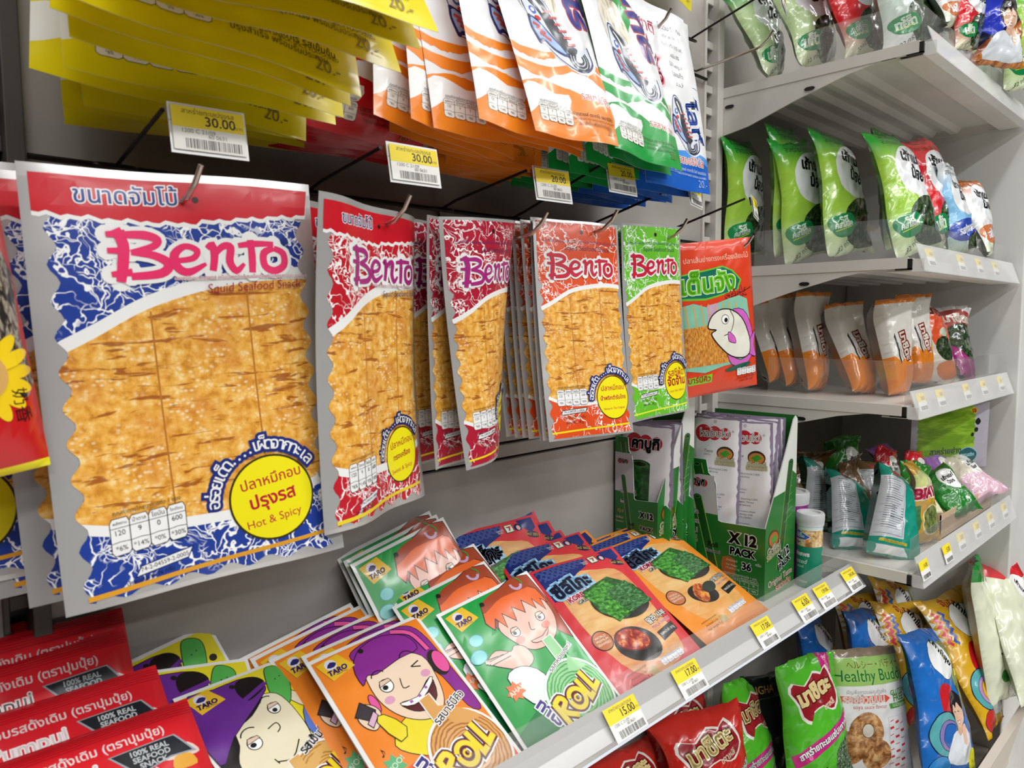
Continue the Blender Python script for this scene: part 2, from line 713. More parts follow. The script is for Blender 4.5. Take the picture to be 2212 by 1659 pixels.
def clip(poly, a, b, c):
    """Keep a*x + b*y <= c."""
    out = []
    n = len(poly)
    for i in range(n):
        p, q = poly[i], poly[(i + 1) % n]
        dp, dq = a * p[0] + b * p[1] - c, a * q[0] + b * q[1] - c
        if dp <= 0:
            out.append(p)
        if (dp < 0 < dq) or (dq < 0 < dp):
            t = dp / (dp - dq)
            out.append((p[0] + t * (q[0] - p[0]), p[1] + t * (q[1] - p[1])))
    return out


def clip_art(art, us, vs):
    """Cut every artwork triangle along the grid lines and cell diagonals.
    Returns list of (layer, mat, cell i, cell j, half, polygon in metres)."""
    xs = np.array(us) * art.w
    ys = np.array(vs) * art.h
    nx, ny = len(xs) - 1, len(ys) - 1
    frags = []
    for layer, (tris, mat) in zip(art.layers(), art.ops):
        lo = tris.min(1); hi = tris.max(1)
        keep = (hi[:, 0] > xs[0]) & (lo[:, 0] < xs[-1]) & (hi[:, 1] > ys[0]) & (lo[:, 1] < ys[-1])
        tris = tris[keep]; lo = lo[keep]; hi = hi[keep]
        I0 = np.clip(np.searchsorted(xs, lo[:, 0], 'right') - 1, 0, nx - 1)
        I1 = np.clip(np.searchsorted(xs, hi[:, 0], 'left') - 1, 0, nx - 1)
        J0 = np.clip(np.searchsorted(ys, lo[:, 1], 'right') - 1, 0, ny - 1)
        J1 = np.clip(np.searchsorted(ys, hi[:, 1], 'left') - 1, 0, ny - 1)
        inb = (lo[:, 0] >= xs[0]) & (hi[:, 0] <= xs[-1]) & (lo[:, 1] >= ys[0]) & (hi[:, 1] <= ys[-1])
        for t, i0, i1, j0, j1, ib in zip(tris.tolist(), I0, I1, J0, J1, inb):
            (ax, ay), (bx, by), (cx, cy) = t
            ar = (bx - ax) * (cy - ay) - (cx - ax) * (by - ay)
            if abs(ar) < 1e-12:
                continue
            if ar < 0:
                t = [t[0], t[2], t[1]]
            for i in range(i0, i1 + 1):
                p = t
                if i0 != i1 or not ib:
                    p = clip(clip(p, -1, 0, -xs[i]), 1, 0, xs[i + 1])
                    if len(p) < 3:
                        continue
                for j in range(j0, j1 + 1):
                    r = p
                    if j0 != j1 or not ib:
                        r = clip(clip(p, 0, -1, -ys[j]), 0, 1, ys[j + 1])
                        if len(r) < 3:
                            continue
                    dx, dy = xs[i + 1] - xs[i], ys[j + 1] - ys[j]
                    # diagonal: (x-xi)/dx == (y-yj)/dy
                    A, B, Cc = -1 / dx, 1 / dy, -xs[i] / dx + ys[j] / dy
                    d = [A * q[0] + B * q[1] - Cc for q in r]
                    if max(d) <= 1e-9:
                        frags.append((layer, mat, i, j, 0, r))
                    elif min(d) >= -1e-9:
                        frags.append((layer, mat, i, j, 1, r))
                    else:
                        r0 = clip(r, A, B, Cc); r1 = clip(r, -A, -B, -Cc)
                        if len(r0) > 2: frags.append((layer, mat, i, j, 0, r0))
                        if len(r1) > 2: frags.append((layer, mat, i, j, 1, r1))
    return frags


def shape_fn(w, h, T=0.004, form='pouch', crink=0.0, cs=28.0, seed=0, bend=0.0, wave=0.0, wf=1.3, pinch=0.0, sag=0.0, fold=0.0, twist=0.0, curl=0.0):
    """Returns f(u, v, side) -> local point; x right, y up, z out of the front."""
    rnd = random.Random(seed)
    ph = [rnd.uniform(0, 6.28) for _ in range(6)]
    off = Vector((rnd.uniform(0, 50), rnd.uniform(0, 50), 0))

    def prof(u, v):
        a, b = abs(2 * u - 1), abs(2 * v - 1)
        if form == 'pouch':
            return (1 - a ** 4) * (1 - b ** 6)
        if form == 'pillow':
            return max(0, 1 - a ** 2.4) ** 0.62 * max(0, 1 - b ** 3.2) ** 0.6
        if form == 'brick':
            return max(0, 1 - a ** 7) ** 0.5 * max(0, 1 - b ** 5) ** 0.55
        return 1

    def f(u, v, side=1):
        p = prof(u, v)
        x = (u - 0.5) * w * (1 - pinch * max(0, 1 - (2 * v - 1) ** 4))
        y = (v - 0.5) * h
        y += sag * h * p * (0.5 - v) * 0.3
        z = side * T / 2 * p
        if crink:
            q = Vector((u * w * cs, v * h * cs, 0)) + off + Vector((0, 0, 9 if side > 0 else -9))
            r = noise.noise(q)
            r2 = noise.noise(q * 2.3)
            e = min(1, 9 * min(u, 1 - u)) * min(1, 14 * min(v, 1 - v) + 0.1)
            z += side * crink * e * ((1 - 2.2 * abs(r)) * 0.8 + 0.4 * (1 - 2 * abs(r2)) - 0.6)
        z += bend * ((2 * v - 1) ** 2 - 0.4) + wave * math.sin(6.28 * wf * u + ph[0] + 1.2 * v) * (0.35 + 0.65 * abs(v - 0.45)) + fold * (2 * u - 1) ** 2
        z += curl * max(0, v - 0.75) ** 2 * 16 + twist * (u - 0.5) * (v - 0.5) * 4
        if pinch and crink > .002:
            x += 0.0035 * math.sin(5 * v + ph[3]) + 0.0015 * math.sin(13 * v + ph[4] + 3 * u)
            y += 0.003 * math.sin(6 * u + ph[5]) * (1 if v > .5 else -1) * abs(2 * v - 1) ** 3
        if pinch:
            sl = max(0.0, abs(2 * v - 1) - 0.86) / 0.14
            z += 0.0025 * sl * math.sin(u * 19 + ph[1]) + 0.002 * sl * math.sin(u * 41 + ph[2])
        return (x, y, z)
    return f


def part_mesh(name, f, art, w, h, us, vs, base, back, closed_edges=True, front=True):
    """One piece of a pack between the grid lines us, vs: printed front, plain back."""
    nx, ny = len(us) - 1, len(vs) - 1
    F = np.array([[f(u, v, 1) for u in us] for v in vs])
    B = np.array([[f(u, v, -1) for u in us] for v in vs])
    B = np.where(np.abs(F - B).max(-1, keepdims=True) < 1e-7, F, B)
    e = 1e-3
    N = []
    for v in vs:
        row = []
        for u in us:
            u0, u1, v0, v1 = max(0, u - e * 8), min(1, u + e * 8), max(0, v - e * 8), min(1, v + e * 8)
            a = np.array(f(u1, v, 1)) - np.array(f(u0, v, 1)); b = np.array(f(u, v1, 1)) - np.array(f(u, v0, 1))
            n = np.cross(a, b); row.append(n / max(1e-12, np.linalg.norm(n)))
        N.append(row)
    N = np.array(N)
    mats = [base, back]
    V = [tuple(p) for p in F.reshape(-1, 3)]
    nF = len(V)
    V += [tuple(p - np.array([0, 0, 2e-4])) for p in B.reshape(-1, 3)]
    Nr = [tuple(n) for n in N.reshape(-1, 3)] + [(-n[0] * 0.5, -n[1] * 0.5, -1.0) for n in N.reshape(-1, 3)]
    UV = [(u * w, v * h) for v in vs for u in us] * 2
    faces, mi, loopn = [], [], []
    W = nx + 1
    for j in range(ny):
        for i in range(nx):
            a, b, c, d = j * W + i, j * W + i + 1, (j + 1) * W + i + 1, (j + 1) * W + i
            faces += [(a, b, c), (a, c, d)]; mi += [0, 0]
            faces += [(nF + a, nF + c, nF + b), (nF + a, nF + d, nF + c)]; mi += [1, 1]
    # outer rims
    for j in range(ny):
        for i in (0, nx):
            a, d = j * W + i, (j + 1) * W + i
            faces.append((a, d, nF + d, nF + a) if i == 0 else (a, nF + a, nF + d, d)); mi.append(0)
    for i in range(nx):
        for j in (0, ny):
            a, b = j * W + i, j * W + i + 1
            faces.append((a, nF + a, nF + b, b) if j == 0 else (a, b, nF + b, nF + a)); mi.append(0)
    if art is not None:
        fr = clip_art(art, us, vs)
        if fr:
            xs = np.array(us) * w; ys = np.array(vs) * h
            pts = np.array([q for g in fr for q in g[5]])
            cnt = np.array([len(g[5]) for g in fr])
            II = np.repeat([g[2] for g in fr], cnt); JJ = np.repeat([g[3] for g in fr], cnt); HH = np.repeat([g[4] for g in fr], cnt); LL = np.repeat([g[0] for g in fr], cnt)
            S = (pts[:, 0] - xs[II]) / (xs[II + 1] - xs[II]); Tt = (pts[:, 1] - ys[JJ]) / (ys[JJ + 1] - ys[JJ])

            def interp(G):
                g00, g10, g11, g01 = G[JJ, II], G[JJ, II + 1], G[JJ + 1, II + 1], G[JJ + 1, II]
                s_, t_ = S[:, None], Tt[:, None]
                lowr = g00 + s_ * (g10 - g00) + t_ * (g11 - g10)
                upr = g00 + t_ * (g01 - g00) + s_ * (g11 - g01)
                return np.where(HH[:, None] == 0, lowr, upr)
            Pp = interp(F); Nn = interp(N); Nn /= np.linalg.norm(Nn, axis=1, keepdims=True)
            # facet normals keep the layers exactly parallel to the facets
            a = F[JJ, II]; b_ = F[JJ, II + 1]; c_ = F[JJ + 1, II + 1]; d_ = F[JJ + 1, II]
            fn = np.where(HH[:, None] == 0, np.cross(b_ - a, c_ - a), np.cross(c_ - a, d_ - a))
            fn /= np.maximum(1e-12, np.linalg.norm(fn, axis=1, keepdims=True))
            Pp = Pp + Nn * (EPS * (LL[:, None] + 1.3)) / np.maximum(0.5, (Nn * fn).sum(1, keepdims=True))
            o0 = len(V)
            V += [tuple(p) for p in Pp.tolist()]
            Nr += [tuple(p) for p in Nn.tolist()]
            UV += [tuple(p) for p in pts.tolist()]
            k = o0
            midx = {}
            for g, c in zip(fr, cnt):
                if g[1] not in midx:
                    midx[g[1]] = len(mats); mats.append(g[1])
                faces.append(tuple(range(k, k + c))); mi.append(midx[g[1]]); k += c
    me = bpy.data.meshes.new(name)
    me.from_pydata(V, [], faces)
    for m in mats:
        me.materials.append(m)
    me.polygons.foreach_set('material_index', mi)
    me.polygons.foreach_set('use_smooth', [True] * len(faces))
    uvl = me.uv_layers.new(name='UVMap')
    li = np.empty(len(me.loops), dtype=np.int32)
    me.loops.foreach_get('vertex_index', li)
    uvl.data.foreach_set('uv', np.array(UV)[li].ravel())
    me.normals_split_custom_set_from_vertices(Nr)
    me.update()
    return me


def lins(a, b, n):
    return [a + (b - a) * i / n for i in range(n + 1)]


KINDS = {}


def kind(name, w, h, art=None, base=None, back=None, nx=10, ny=14, seals=(0.05, 0.05), sealmat=None, **shape):
    """Prepare a sort of pack: body mesh plus top and bottom seal meshes."""
    f = shape_fn(w, h, **shape)
    back = back or base
    b0, t0 = seals[1], 1 - seals[0]
    us = lins(0, 1, nx)
    out = {'name': name, 'w': w, 'h': h}
    out['body'] = part_mesh(name, f, art, w, h, us, lins(b0, t0, ny), base, back)
    sm = sealmat or base
    if seals[0]:
        out['top'] = part_mesh('top_seal', f, art, w, h, us, lins(t0, 1, 2), sm, back)
    if seals[1]:
        out['bot'] = part_mesh('bottom_seal', f, art, w, h, us, lins(0, b0, 2), sm, back)
    KINDS[name] = out
    return out


def frame(pos, xd, yd):
    """Matrix with local x near xd and local y along yd."""
    y = Vector(yd).normalized()
    x = Vector(xd); x = (x - y * x.dot(y)).normalized()
    z = x.cross(y)
    m = Matrix((x, y, z)).transposed().to_4x4()
    m.translation = Vector(pos)
    return m


def put(kname, objname, M, label, cat, group=None, scale=None):
    k = KINDS[kname]
    o = link(objname, k['body'])
    if scale:
        M = M @ Matrix.Diagonal((scale[0], scale[1], scale[2] if len(scale) > 2 else 1, 1))
    o.matrix_world = M
    tag(o, label, cat, group)
    for key, nm in (('top', 'top_seal'), ('bot', 'bottom_seal')):
        if key in k:
            link(nm, k[key], o)
    return o


def pose(name):
    p = POSES[name]
    return Matrix(((p[3], p[6], p[9], p[0]), (p[4], p[7], p[10], p[1]), (p[5], p[8], p[11], p[2]), (0, 0, 0, 1)))


ORD = ['frontmost', 'second', 'third', 'fourth', 'fifth', 'sixth', 'seventh', 'eighth', 'ninth', 'tenth', 'eleventh', 'twelfth', 'thirteenth', 'fourteenth', 'fifteenth']
POSES = {
    'jumbo_blue': (-0.8044, -0.1280, 1.1667, 0.9949, -0.0935, 0.0390, -0.0320, 0.0752, 0.9967, -0.0961, -0.9928, 0.0718),
    'jumbo_red': (-0.6747, -0.1279, 1.1717, 0.9126, 0.4088, -0.0106, 0.0026, 0.0200, 0.9998, 0.4089, -0.9124, 0.0172),
    'small_orange': (-0.4414, -0.1250, 1.1931, 0.9857, -0.1683, -0.0025, 0.0226, 0.1179, 0.9928, -0.1668, -0.9787, 0.1200),
    'small_green': (-0.3246, -0.1250, 1.1999, 0.9987, -0.0312, 0.0393, -0.0378, 0.0473, 0.9982, -0.0330, -0.9984, 0.0461),
    'small_maroon': (-0.5595, -0.1250, 1.1845, 0.9397, 0.3342, 0.0722, -0.0603, -0.0460, 0.9971, 0.3365, -0.9414, -0.0231),
    'small_maroon2': (-0.5736, -0.1000, 1.1831, 0.9134, 0.4071, -0.0032, -0.0055, 0.0201, 0.9998, 0.4071, -0.9132, 0.0206),
    'fish_stick': (-0.1910, -0.1200, 1.2044, 0.9307, -0.3460, 0.1191, -0.1236, 0.0092, 0.9923, -0.3444, -0.9382, -0.0342),
    'roll_red': (-0.5321, -0.1441, 0.9063, 0.9703, -0.0914, 0.1586, -0.0262, 0.7919, 0.6164, -0.1835, -0.6076, 0.7728),
    'roll_girl': (-0.6494, -0.1327, 0.8998, 0.9850, -0.0536, 0.1069, -0.0064, 0.9126, 0.5169, -0.1204, -0.4899, 0.8634),
    'roll_boy': (-0.7406, -0.0937, 0.8966, 0.9465, 0.2023, -0.0694, -0.1168, 0.7103, 0.4778, 0.1741, -0.5297, 0.8301),
    'kor_red': (-0.3965, -0.1356, 0.9031, 0.9990, -0.1324, 0.0430, 0.0885, 0.8351, 0.5161, -0.1048, -0.5148, 0.8509),
    'kor_orange': (-0.2575, -0.1245, 0.9045, 1.1603, -0.0048, -0.0090, 0.0068, 0.8502, 0.4241, 0.0051, -0.4464, 0.8948),
    'pum_front': (-0.8363, -0.0426, 0.8903, 1.0688, -0.0049, -0.1704, 0.0350, 0.7881, 0.1970, 0.1515, -0.2460, 0.9574),
    'a1': (0.0457, -0.0221, 1.3788, 0.9798, -0.0502, 0.1281, -0.1299, -0.0023, 0.9926, -0.0500, -0.9987, -0.0088),
    'a2': (0.0756, -0.0782, 1.3892, 1.0004, -0.0515, 0.1309, -0.1348, 0.0612, 1.0544, -0.0580, -0.9970, 0.0505),
    'a3': (0.0700, -0.0989, 1.3736, 0.9217, -0.2480, 0.1647, -0.1410, 0.1296, 0.9844, -0.2733, -0.9580, 0.0870),
    'a4': (0.0847, -0.1472, 1.3773, 1.0202, -0.1464, 0.0452, -0.0149, 0.2069, 1.0075, -0.1478, -0.9692, 0.1968),
    'a5': (0.0988, -0.2235, 1.3701, 0.9978, -0.1988, 0.1272, -0.0648, 0.2820, 0.9485, -0.2207, -0.9389, 0.2641),
    'a6': (0.1821, -0.1875, 1.3893, 1.0020, -0.0830, 0.1068, -0.0930, 0.1233, 0.9683, -0.0944, -0.9887, 0.1168),
    'a7': (0.2216, -0.2200, 1.3818, 0.9918, -0.0833, 0.1124, -0.0933, 0.2005, 0.9715, -0.1037, -0.9760, 0.1915),
    'a8': (0.2566, -0.2400, 1.3608, 0.9911, -0.0705, 0.1320, -0.1131, 0.2748, 0.9959, -0.1022, -0.9618, 0.2538),
    'a9': (0.3528, -0.2474, 1.3587, 0.9941, -0.0608, 0.0992, -0.0776, 0.2762, 0.9466, -0.0859, -0.9583, 0.2725),
    'g1': (0.0272, -0.0540, 1.6047, 0.9377, -0.0162, 0.3414, -0.2611, 0.1321, 0.7232, -0.0730, -0.9854, 0.1537),
    'g2': (0.0336, -0.1143, 1.6113, 0.8909, -0.3004, 0.3039, -0.2146, 0.1460, 0.7736, -0.3433, -0.9357, 0.0814),
    'g3': (0.0482, -0.1706, 1.6101, 0.8908, -0.2665, 0.2350, -0.1449, 0.1888, 0.7636, -0.3231, -0.9312, 0.1689),
    'g4': (0.0577, -0.2258, 1.6057, 0.9199, -0.2185, 0.2640, -0.1607, 0.1651, 0.6966, -0.2719, -0.9486, 0.1620),
    'g5': (0.1050, -0.2609, 1.6100, 0.9390, -0.0624, 0.2082, -0.1274, 0.0703, 0.5956, -0.0877, -0.9913, 0.0983),
    'g6': (0.1754, -0.2655, 1.6119, 0.9466, -0.1010, 0.1892, -0.1191, 0.0183, 0.6053, -0.1079, -0.9941, 0.0088),
    'g7': (0.2701, -0.2821, 1.6186, 0.9014, -0.2647, 0.0548, -0.0358, 0.0308, 0.7382, -0.2831, -0.9587, 0.0262),
    'g8': (0.3876, -0.2937, 1.6194, 0.9131, -0.3072, 0.0647, -0.0471, 0.0398, 0.8544, -0.3204, -0.9469, 0.0265),
    'b1': (0.0989, -0.0358, 1.1695, 0.9948, 0.0178, 0.0768, -0.0702, 0.1684, 0.8701, 0.0029, -0.9817, 0.1903),
    'b2': (0.1159, -0.0575, 1.1693, 0.9904, -0.1001, -0.0016, 0.0234, 0.2153, 0.9690, -0.0978, -0.9710, 0.2181),
    'b3': (0.1088, -0.0994, 1.1688, 0.9890, -0.1150, -0.0558, 0.0764, 0.1664, 1.0104, -0.1044, -0.9800, 0.1693),
    'b4': (0.1255, -0.1508, 1.1587, 0.9377, -0.3219, -0.0286, 0.1508, 0.3616, 0.8725, -0.2852, -0.8670, 0.4086),
    'b5': (0.1322, -0.2053, 1.1625, 0.9726, -0.2416, 0.0308, 0.0048, 0.1379, 0.9319, -0.2428, -0.9594, 0.1432),
    'b6': (0.2230, -0.2033, 1.1712, 0.9757, -0.2367, -0.0253, 0.0730, 0.2032, 0.9132, -0.2239, -0.9474, 0.2287),
    'b7': (0.2826, -0.2143, 1.1679, 0.9960, -0.1427, -0.0703, 0.0932, 0.2094, 0.8958, -0.1212, -0.9637, 0.2379),
    'b8': (0.3537, -0.2249, 1.1608, 0.9665, -0.2591, -0.1483, 0.2093, 0.3163, 0.8110, -0.1802, -0.8998, 0.3974),
    'c1': (0.1186, -0.1085, 0.9404, 0.9846, 0.0098, -0.1953, 0.1487, 0.1806, 0.7588, 0.0536, -0.9737, 0.2213),
    'c2': (0.0889, -0.1720, 0.9316, 0.7945, -0.4371, -0.2608, 0.3955, 0.3200, 0.6687, -0.2634, -0.8002, 0.5387),
    'c3': (0.0755, -0.2329, 0.9422, 0.8164, -0.3668, -0.3412, 0.3856, 0.1248, 0.7885, -0.2904, -0.9130, 0.2865),
    'c4': (0.1820, -0.1738, 0.9388, 0.9488, -0.1705, -0.2414, 0.1994, 0.1365, 0.6873, -0.1163, -0.9672, 0.2258),
    'c12': (0.1441, -0.2467, 0.9452, 1.0089, -0.0588, -0.0234, 0.0226, 0.0694, 0.8008, -0.0559, -0.9946, 0.0877),
    'c14': (0.4099, -0.2083, 1.0043, 0.8246, -0.5457, 0.0363, -0.0612, -0.0286, 0.9623, -0.5490, -0.8337, -0.0597),
    'd1': (0.0259, -0.1534, 0.6380, 0.9171, -0.3758, 0.0015, 0.1040, 0.2575, 0.9395, -0.3640, -0.8872, 0.2834),
    'd2': (0.1408, -0.1888, 0.6212, 0.9047, -0.4276, -0.1259, 0.1873, 0.1226, 0.9291, -0.3961, -0.8966, 0.1981),
    'd3': (0.2269, -0.2557, 0.6292, 1.0931, -0.1918, -0.2267, 0.2686, 0.3347, 1.0121, -0.0949, -0.9374, 0.3352),
    'd4': (0.4090, -0.2501, 0.6343, 1.0819, -0.1029, -0.0493, 0.0946, 0.4923, 1.0477, -0.0661, -0.9008, 0.4292),
    'd5': (0.4380, -0.2680, 0.6839, 1.0154, 0.0195, -0.0588, 0.0599, 0.3786, 1.1588, 0.0361, -0.9505, 0.3087),
    'd6': (0.4783, -0.3033, 0.6796, 1.0086, -0.2649, -0.2070, 0.3220, 0.3738, 1.0904, -0.1662, -0.9167, 0.3633),
    'd7': (0.2670, -0.1447, 0.6278, 1.0023, -0.1196, -0.2448, 0.2626, 0.2311, 0.9625, -0.0550, -0.9674, 0.2473),
    'd8': (0.4309, -0.1333, 0.6317, 0.9458, -0.0697, -0.2999, 0.3340, 0.2525, 0.9946, 0.0060, -0.9697, 0.2442),
    'd9': (0.3635, -0.0998, 0.6251, 0.9558, -0.1918, -0.1871, 0.2253, 0.2388, 0.9058, -0.1349, -0.9493, 0.2838),
    'd10': (0.2268, -0.0796, 0.6191, 0.9541, -0.0548, -0.2217, 0.2160, 0.2936, 0.8570, 0.0199, -0.9473, 0.3196),
    'd11': (0.3437, -0.1777, 0.6269, 0.9535, -0.1999, -0.2123, 0.2721, 0.2605, 0.9768, -0.1341, -0.9476, 0.2901),
    'd12': (0.0228, -0.1015, 0.6085, 0.9706, -0.1836, -0.1312, 0.1790, 0.3229, 0.8727, -0.1248, -0.9219, 0.3668),
    'd13': (-0.1444, -0.0957, 0.6103, 0.9448, -0.2926, 0.0820, 0.0209, 0.3131, 0.8765, -0.3053, -0.8944, 0.3268),
    'd14': (-0.1113, -0.0293, 0.6059, 0.9518, -0.0738, -0.0468, 0.0624, 0.3022, 0.7929, -0.0546, -0.9316, 0.3593),
    'd15': (-0.0369, -0.0902, 0.6085, 0.9810, -0.0693, -0.2574, 0.2344, 0.3382, 0.8025, 0.0343, -0.9245, 0.3796),
    'd16': (-0.2435, -0.0447, 0.5889, 0.9772, -0.0259, -0.0566, 0.0502, 0.4569, 0.6577, 0.0112, -0.8216, 0.5699),
    'roll_red_1': (-0.5562, -0.1136, 0.9128, 0.9686, -0.0649, 0.1806, -0.0670, 0.7729, 0.6371, -0.1825, -0.6347, 0.7509),
    'roll_red_2': (-0.5495, -0.0915, 0.9214, 0.9668, -0.0534, 0.1935, -0.0937, 0.7396, 0.6723, -0.1805, -0.6740, 0.7163),
    'roll_red_3': (-0.5611, -0.0864, 0.9124, 0.9663, -0.0552, 0.1954, -0.1031, 0.7032, 0.7090, -0.1781, -0.7114, 0.6798),
    'roll_red_4': (-0.5625, -0.0728, 0.9137, 0.9638, -0.0458, 0.2099, -0.1295, 0.6659, 0.7400, -0.1752, -0.7469, 0.6414),
    'roll_red_5': (-0.5674, -0.0581, 0.9344, 0.9586, -0.0476, 0.2319, -0.1789, 0.5119, 0.8448, -0.1604, -0.8588, 0.4865),
    'roll_red_6': (-0.5688, -0.0475, 0.9347, 0.9582, -0.0503, 0.2333, -0.1845, 0.4817, 0.8613, -0.1570, -0.8759, 0.4562),
    'roll_red_7': (-0.5698, -0.0361, 0.9356, 0.9577, -0.0529, 0.2346, -0.1899, 0.4508, 0.8767, -0.1535, -0.8919, 0.4254),
    'roll_girl_1': (-0.6452, -0.1179, 0.8983, 0.9850, -0.0536, 0.1069, -0.0086, 0.9035, 0.5326, -0.1202, -0.5050, 0.8547),
    'roll_girl_2': (-0.6627, -0.1008, 0.8963, 0.9839, -0.0244, 0.1254, -0.0493, 0.8859, 0.5593, -0.1199, -0.5347, 0.8365),
    'roll_girl_3': (-0.6701, -0.0857, 0.8946, 0.9811, 0.0022, 0.1478, -0.0943, 0.8451, 0.6140, -0.1187, -0.5923, 0.7969),
    'roll_girl_4': (-0.6746, -0.0760, 0.8914, 0.9787, 0.0124, 0.1626, -0.1210, 0.7997, 0.6677, -0.1170, -0.6469, 0.7535),
    'roll_boy_1': (-0.7887, -0.0748, 0.9042, 0.9479, 0.0485, -0.2017, 0.0826, 0.6631, 0.5475, 0.1912, -0.6390, 0.7451),
    'roll_boy_2': (-0.7853, -0.0468, 0.9069, 0.9272, 0.2838, 0.0369, -0.1812, 0.5038, 0.6780, 0.2073, -0.7579, 0.6186),
    'kor_red_1': (-0.4108, -0.0978, 0.9119, 0.9990, -0.1324, 0.0430, 0.0830, 0.8074, 0.5593, -0.1094, -0.5584, 0.8223),
    'kor_red_2': (-0.4228, -0.0826, 0.9096, 1.0011, -0.1046, 0.0644, 0.0431, 0.7815, 0.5991, -0.1136, -0.6005, 0.7915),
    'kor_red_3': (-0.4316, -0.0630, 0.9144, 0.9990, -0.1324, 0.0430, 0.0651, 0.7113, 0.6792, -0.1212, -0.6797, 0.7234),
    'kor_red_4': (-0.4547, -0.0527, 0.9179, 0.9990, -0.1324, 0.0430, 0.0478, 0.6112, 0.7718, -0.1292, -0.7735, 0.6205),
    'kor_red_5': (-0.4370, -0.0392, 0.9164, 0.9998, -0.1017, 0.0859, -0.0101, 0.5764, 0.7995, -0.1316, -0.8049, 0.5786),
    'kor_orange_1': (-0.2674, -0.1031, 0.9035, 1.1603, 0.0130, 0.0007, -0.0096, 0.8348, 0.4536, 0.0048, -0.4774, 0.8787),
    'kor_orange_2': (-0.2849, -0.0925, 0.8994, 1.1592, 0.0470, 0.0228, -0.0425, 0.8091, 0.4963, 0.0044, -0.5227, 0.8525),
    'kor_orange_3': (-0.3626, -0.0847, 0.8981, 1.1503, 0.1216, 0.0917, -0.1246, 0.7368, 0.5869, 0.0035, -0.6227, 0.7825),
    'pum': (-0.8850, -0.1420, 0.9038, 1.0000, 0.0000, 0.0000, 0.0000, 0.7869, 0.6171, 0.0000, -0.6171, 0.7869),
    'pum_1': (-0.8911, -0.0999, 0.9114, 1.0000, 0.0000, 0.0000, 0.0000, 0.7301, 0.6834, 0.0000, -0.6834, 0.7301),
    'pum_2': (-0.9035, -0.0668, 0.9171, 0.9994, -0.0228, -0.0264, 0.0349, 0.6542, 0.7555, 0.0000, -0.7559, 0.6546),
    'pum_3': (-0.9009, -0.0569, 0.9197, 0.9998, 0.0092, 0.0148, -0.0175, 0.5282, 0.8489, 0.0000, -0.8490, 0.5283),
    'pum_4': (-0.8993, -0.0374, 0.9274, 1.0000, 0.0000, 0.0000, 0.0000, 0.4209, 0.9071, 0.0000, -0.9071, 0.4209),
    'pum_5': (-0.9135, -0.0112, 0.9302, 0.9998, 0.0065, 0.0162, -0.0175, 0.3728, 0.9277, 0.0000, -0.9279, 0.3729),
}

# ================================================================ the setting
PANEL = painted_metal('panel_enamel', 'b5afa9')
SHELF = painted_metal('shelf_enamel', 'd8d4cd', 0.4)
WHITE = painted_metal('wall_enamel', 'e2e2de', 0.5)
DARKP = painted_metal('dark_enamel', '8d8782')
BLACK = C('#101010', 'paint')
DARKU = painted_metal('dark_upright', '4d4844')
CHROME = base_mat('hook_chrome', rough=0.18, metal=1.0)[0]
CHROME.node_tree.nodes['Principled BSDF'].inputs['Base Color'].default_value = lin('b9aca3')
BLKWIRE = base_mat('black_wire', rough=0.3, metal=0.6)[0]
BLKWIRE.node_tree.nodes['Principled BSDF'].inputs['Base Color'].default_value = lin('2a2626')
CL = clear('acrylic', haze=0.05)
CLH = clear('milky_acrylic', haze=0.36, rough=0.12)
CLL = clear('label_strip_acrylic', haze=0.12, rough=0.08)


def structure(mb, name, bevel=0):
    o = mb.build(name, bevel=bevel)
    o['kind'] = 'structure'
    return o


fl = base_mat('floor_tiles', rough=0.25)
_nt, _b = fl[1], fl[2]
_tc = _nt.nodes.new('ShaderNodeTexCoord'); _br = _nt.nodes.new('ShaderNodeTexBrick')
_br.offset = 0; _br.inputs['Scale'].default_value = 1.0; _br.inputs['Brick Width'].default_value = 0.6; _br.inputs['Row Height'].default_value = 0.6
_br.inputs['Mortar Size'].default_value = 0.003
_br.inputs['Color1'].default_value = lin('d9d5cc'); _br.inputs['Color2'].default_value = lin('d3cfc6'); _br.inputs['Mortar'].default_value = lin('8f8b84')
_nt.links.new(_tc.outputs['Object'], _br.inputs['Vector']); _nt.links.new(_br.outputs[0], _b.inputs['Base Color'])
m = MB(); m.box((-4, -4, -0.05), (3, 0.4, 0), fl[0]); structure(m, 'floor')
m = MB(); m.box((-4, -4, 2.6), (3, 0.4, 2.65), C('#eceae4', 'paper')); structure(m, 'ceiling')

# back wall of the left bay: stacked steel panels with folded joints
m = MB()
for z0, z1 in ((0.0, 0.62), (0.623, 1.0505), (1.0535, 1.0675), (1.0705, 1.46), (1.463, 1.95)):
    m.box((-0.862, 0.0, z0), (-0.034, 0.012, z1), PANEL)
m.box((-0.862, 0.008, 0), (-0.034, 0.02, 1.95), BLACK)
structure(m, 'wall_back', bevel=0.0012)
m = MB()
m.box((-1.6, 0.0, 0.0), (-0.888, 0.012, 1.95), PANEL)
structure(m, 'wall_back_far')
m = MB()
m.box((0.004, 0.0, 0.0), (0.487, 0.012, 1.95), painted_metal('bay_panel', 'a7a39c'))
structure(m, 'wall_bay')
m = MB()
m.box((0.487, -0.286, 0.0), (0.499, 0.012, 2.6), WHITE)
m.box((0.499, -0.280, 0.0), (1.4, 0.012, 2.6), WHITE)
structure(m, 'wall_right', bevel=0.002)


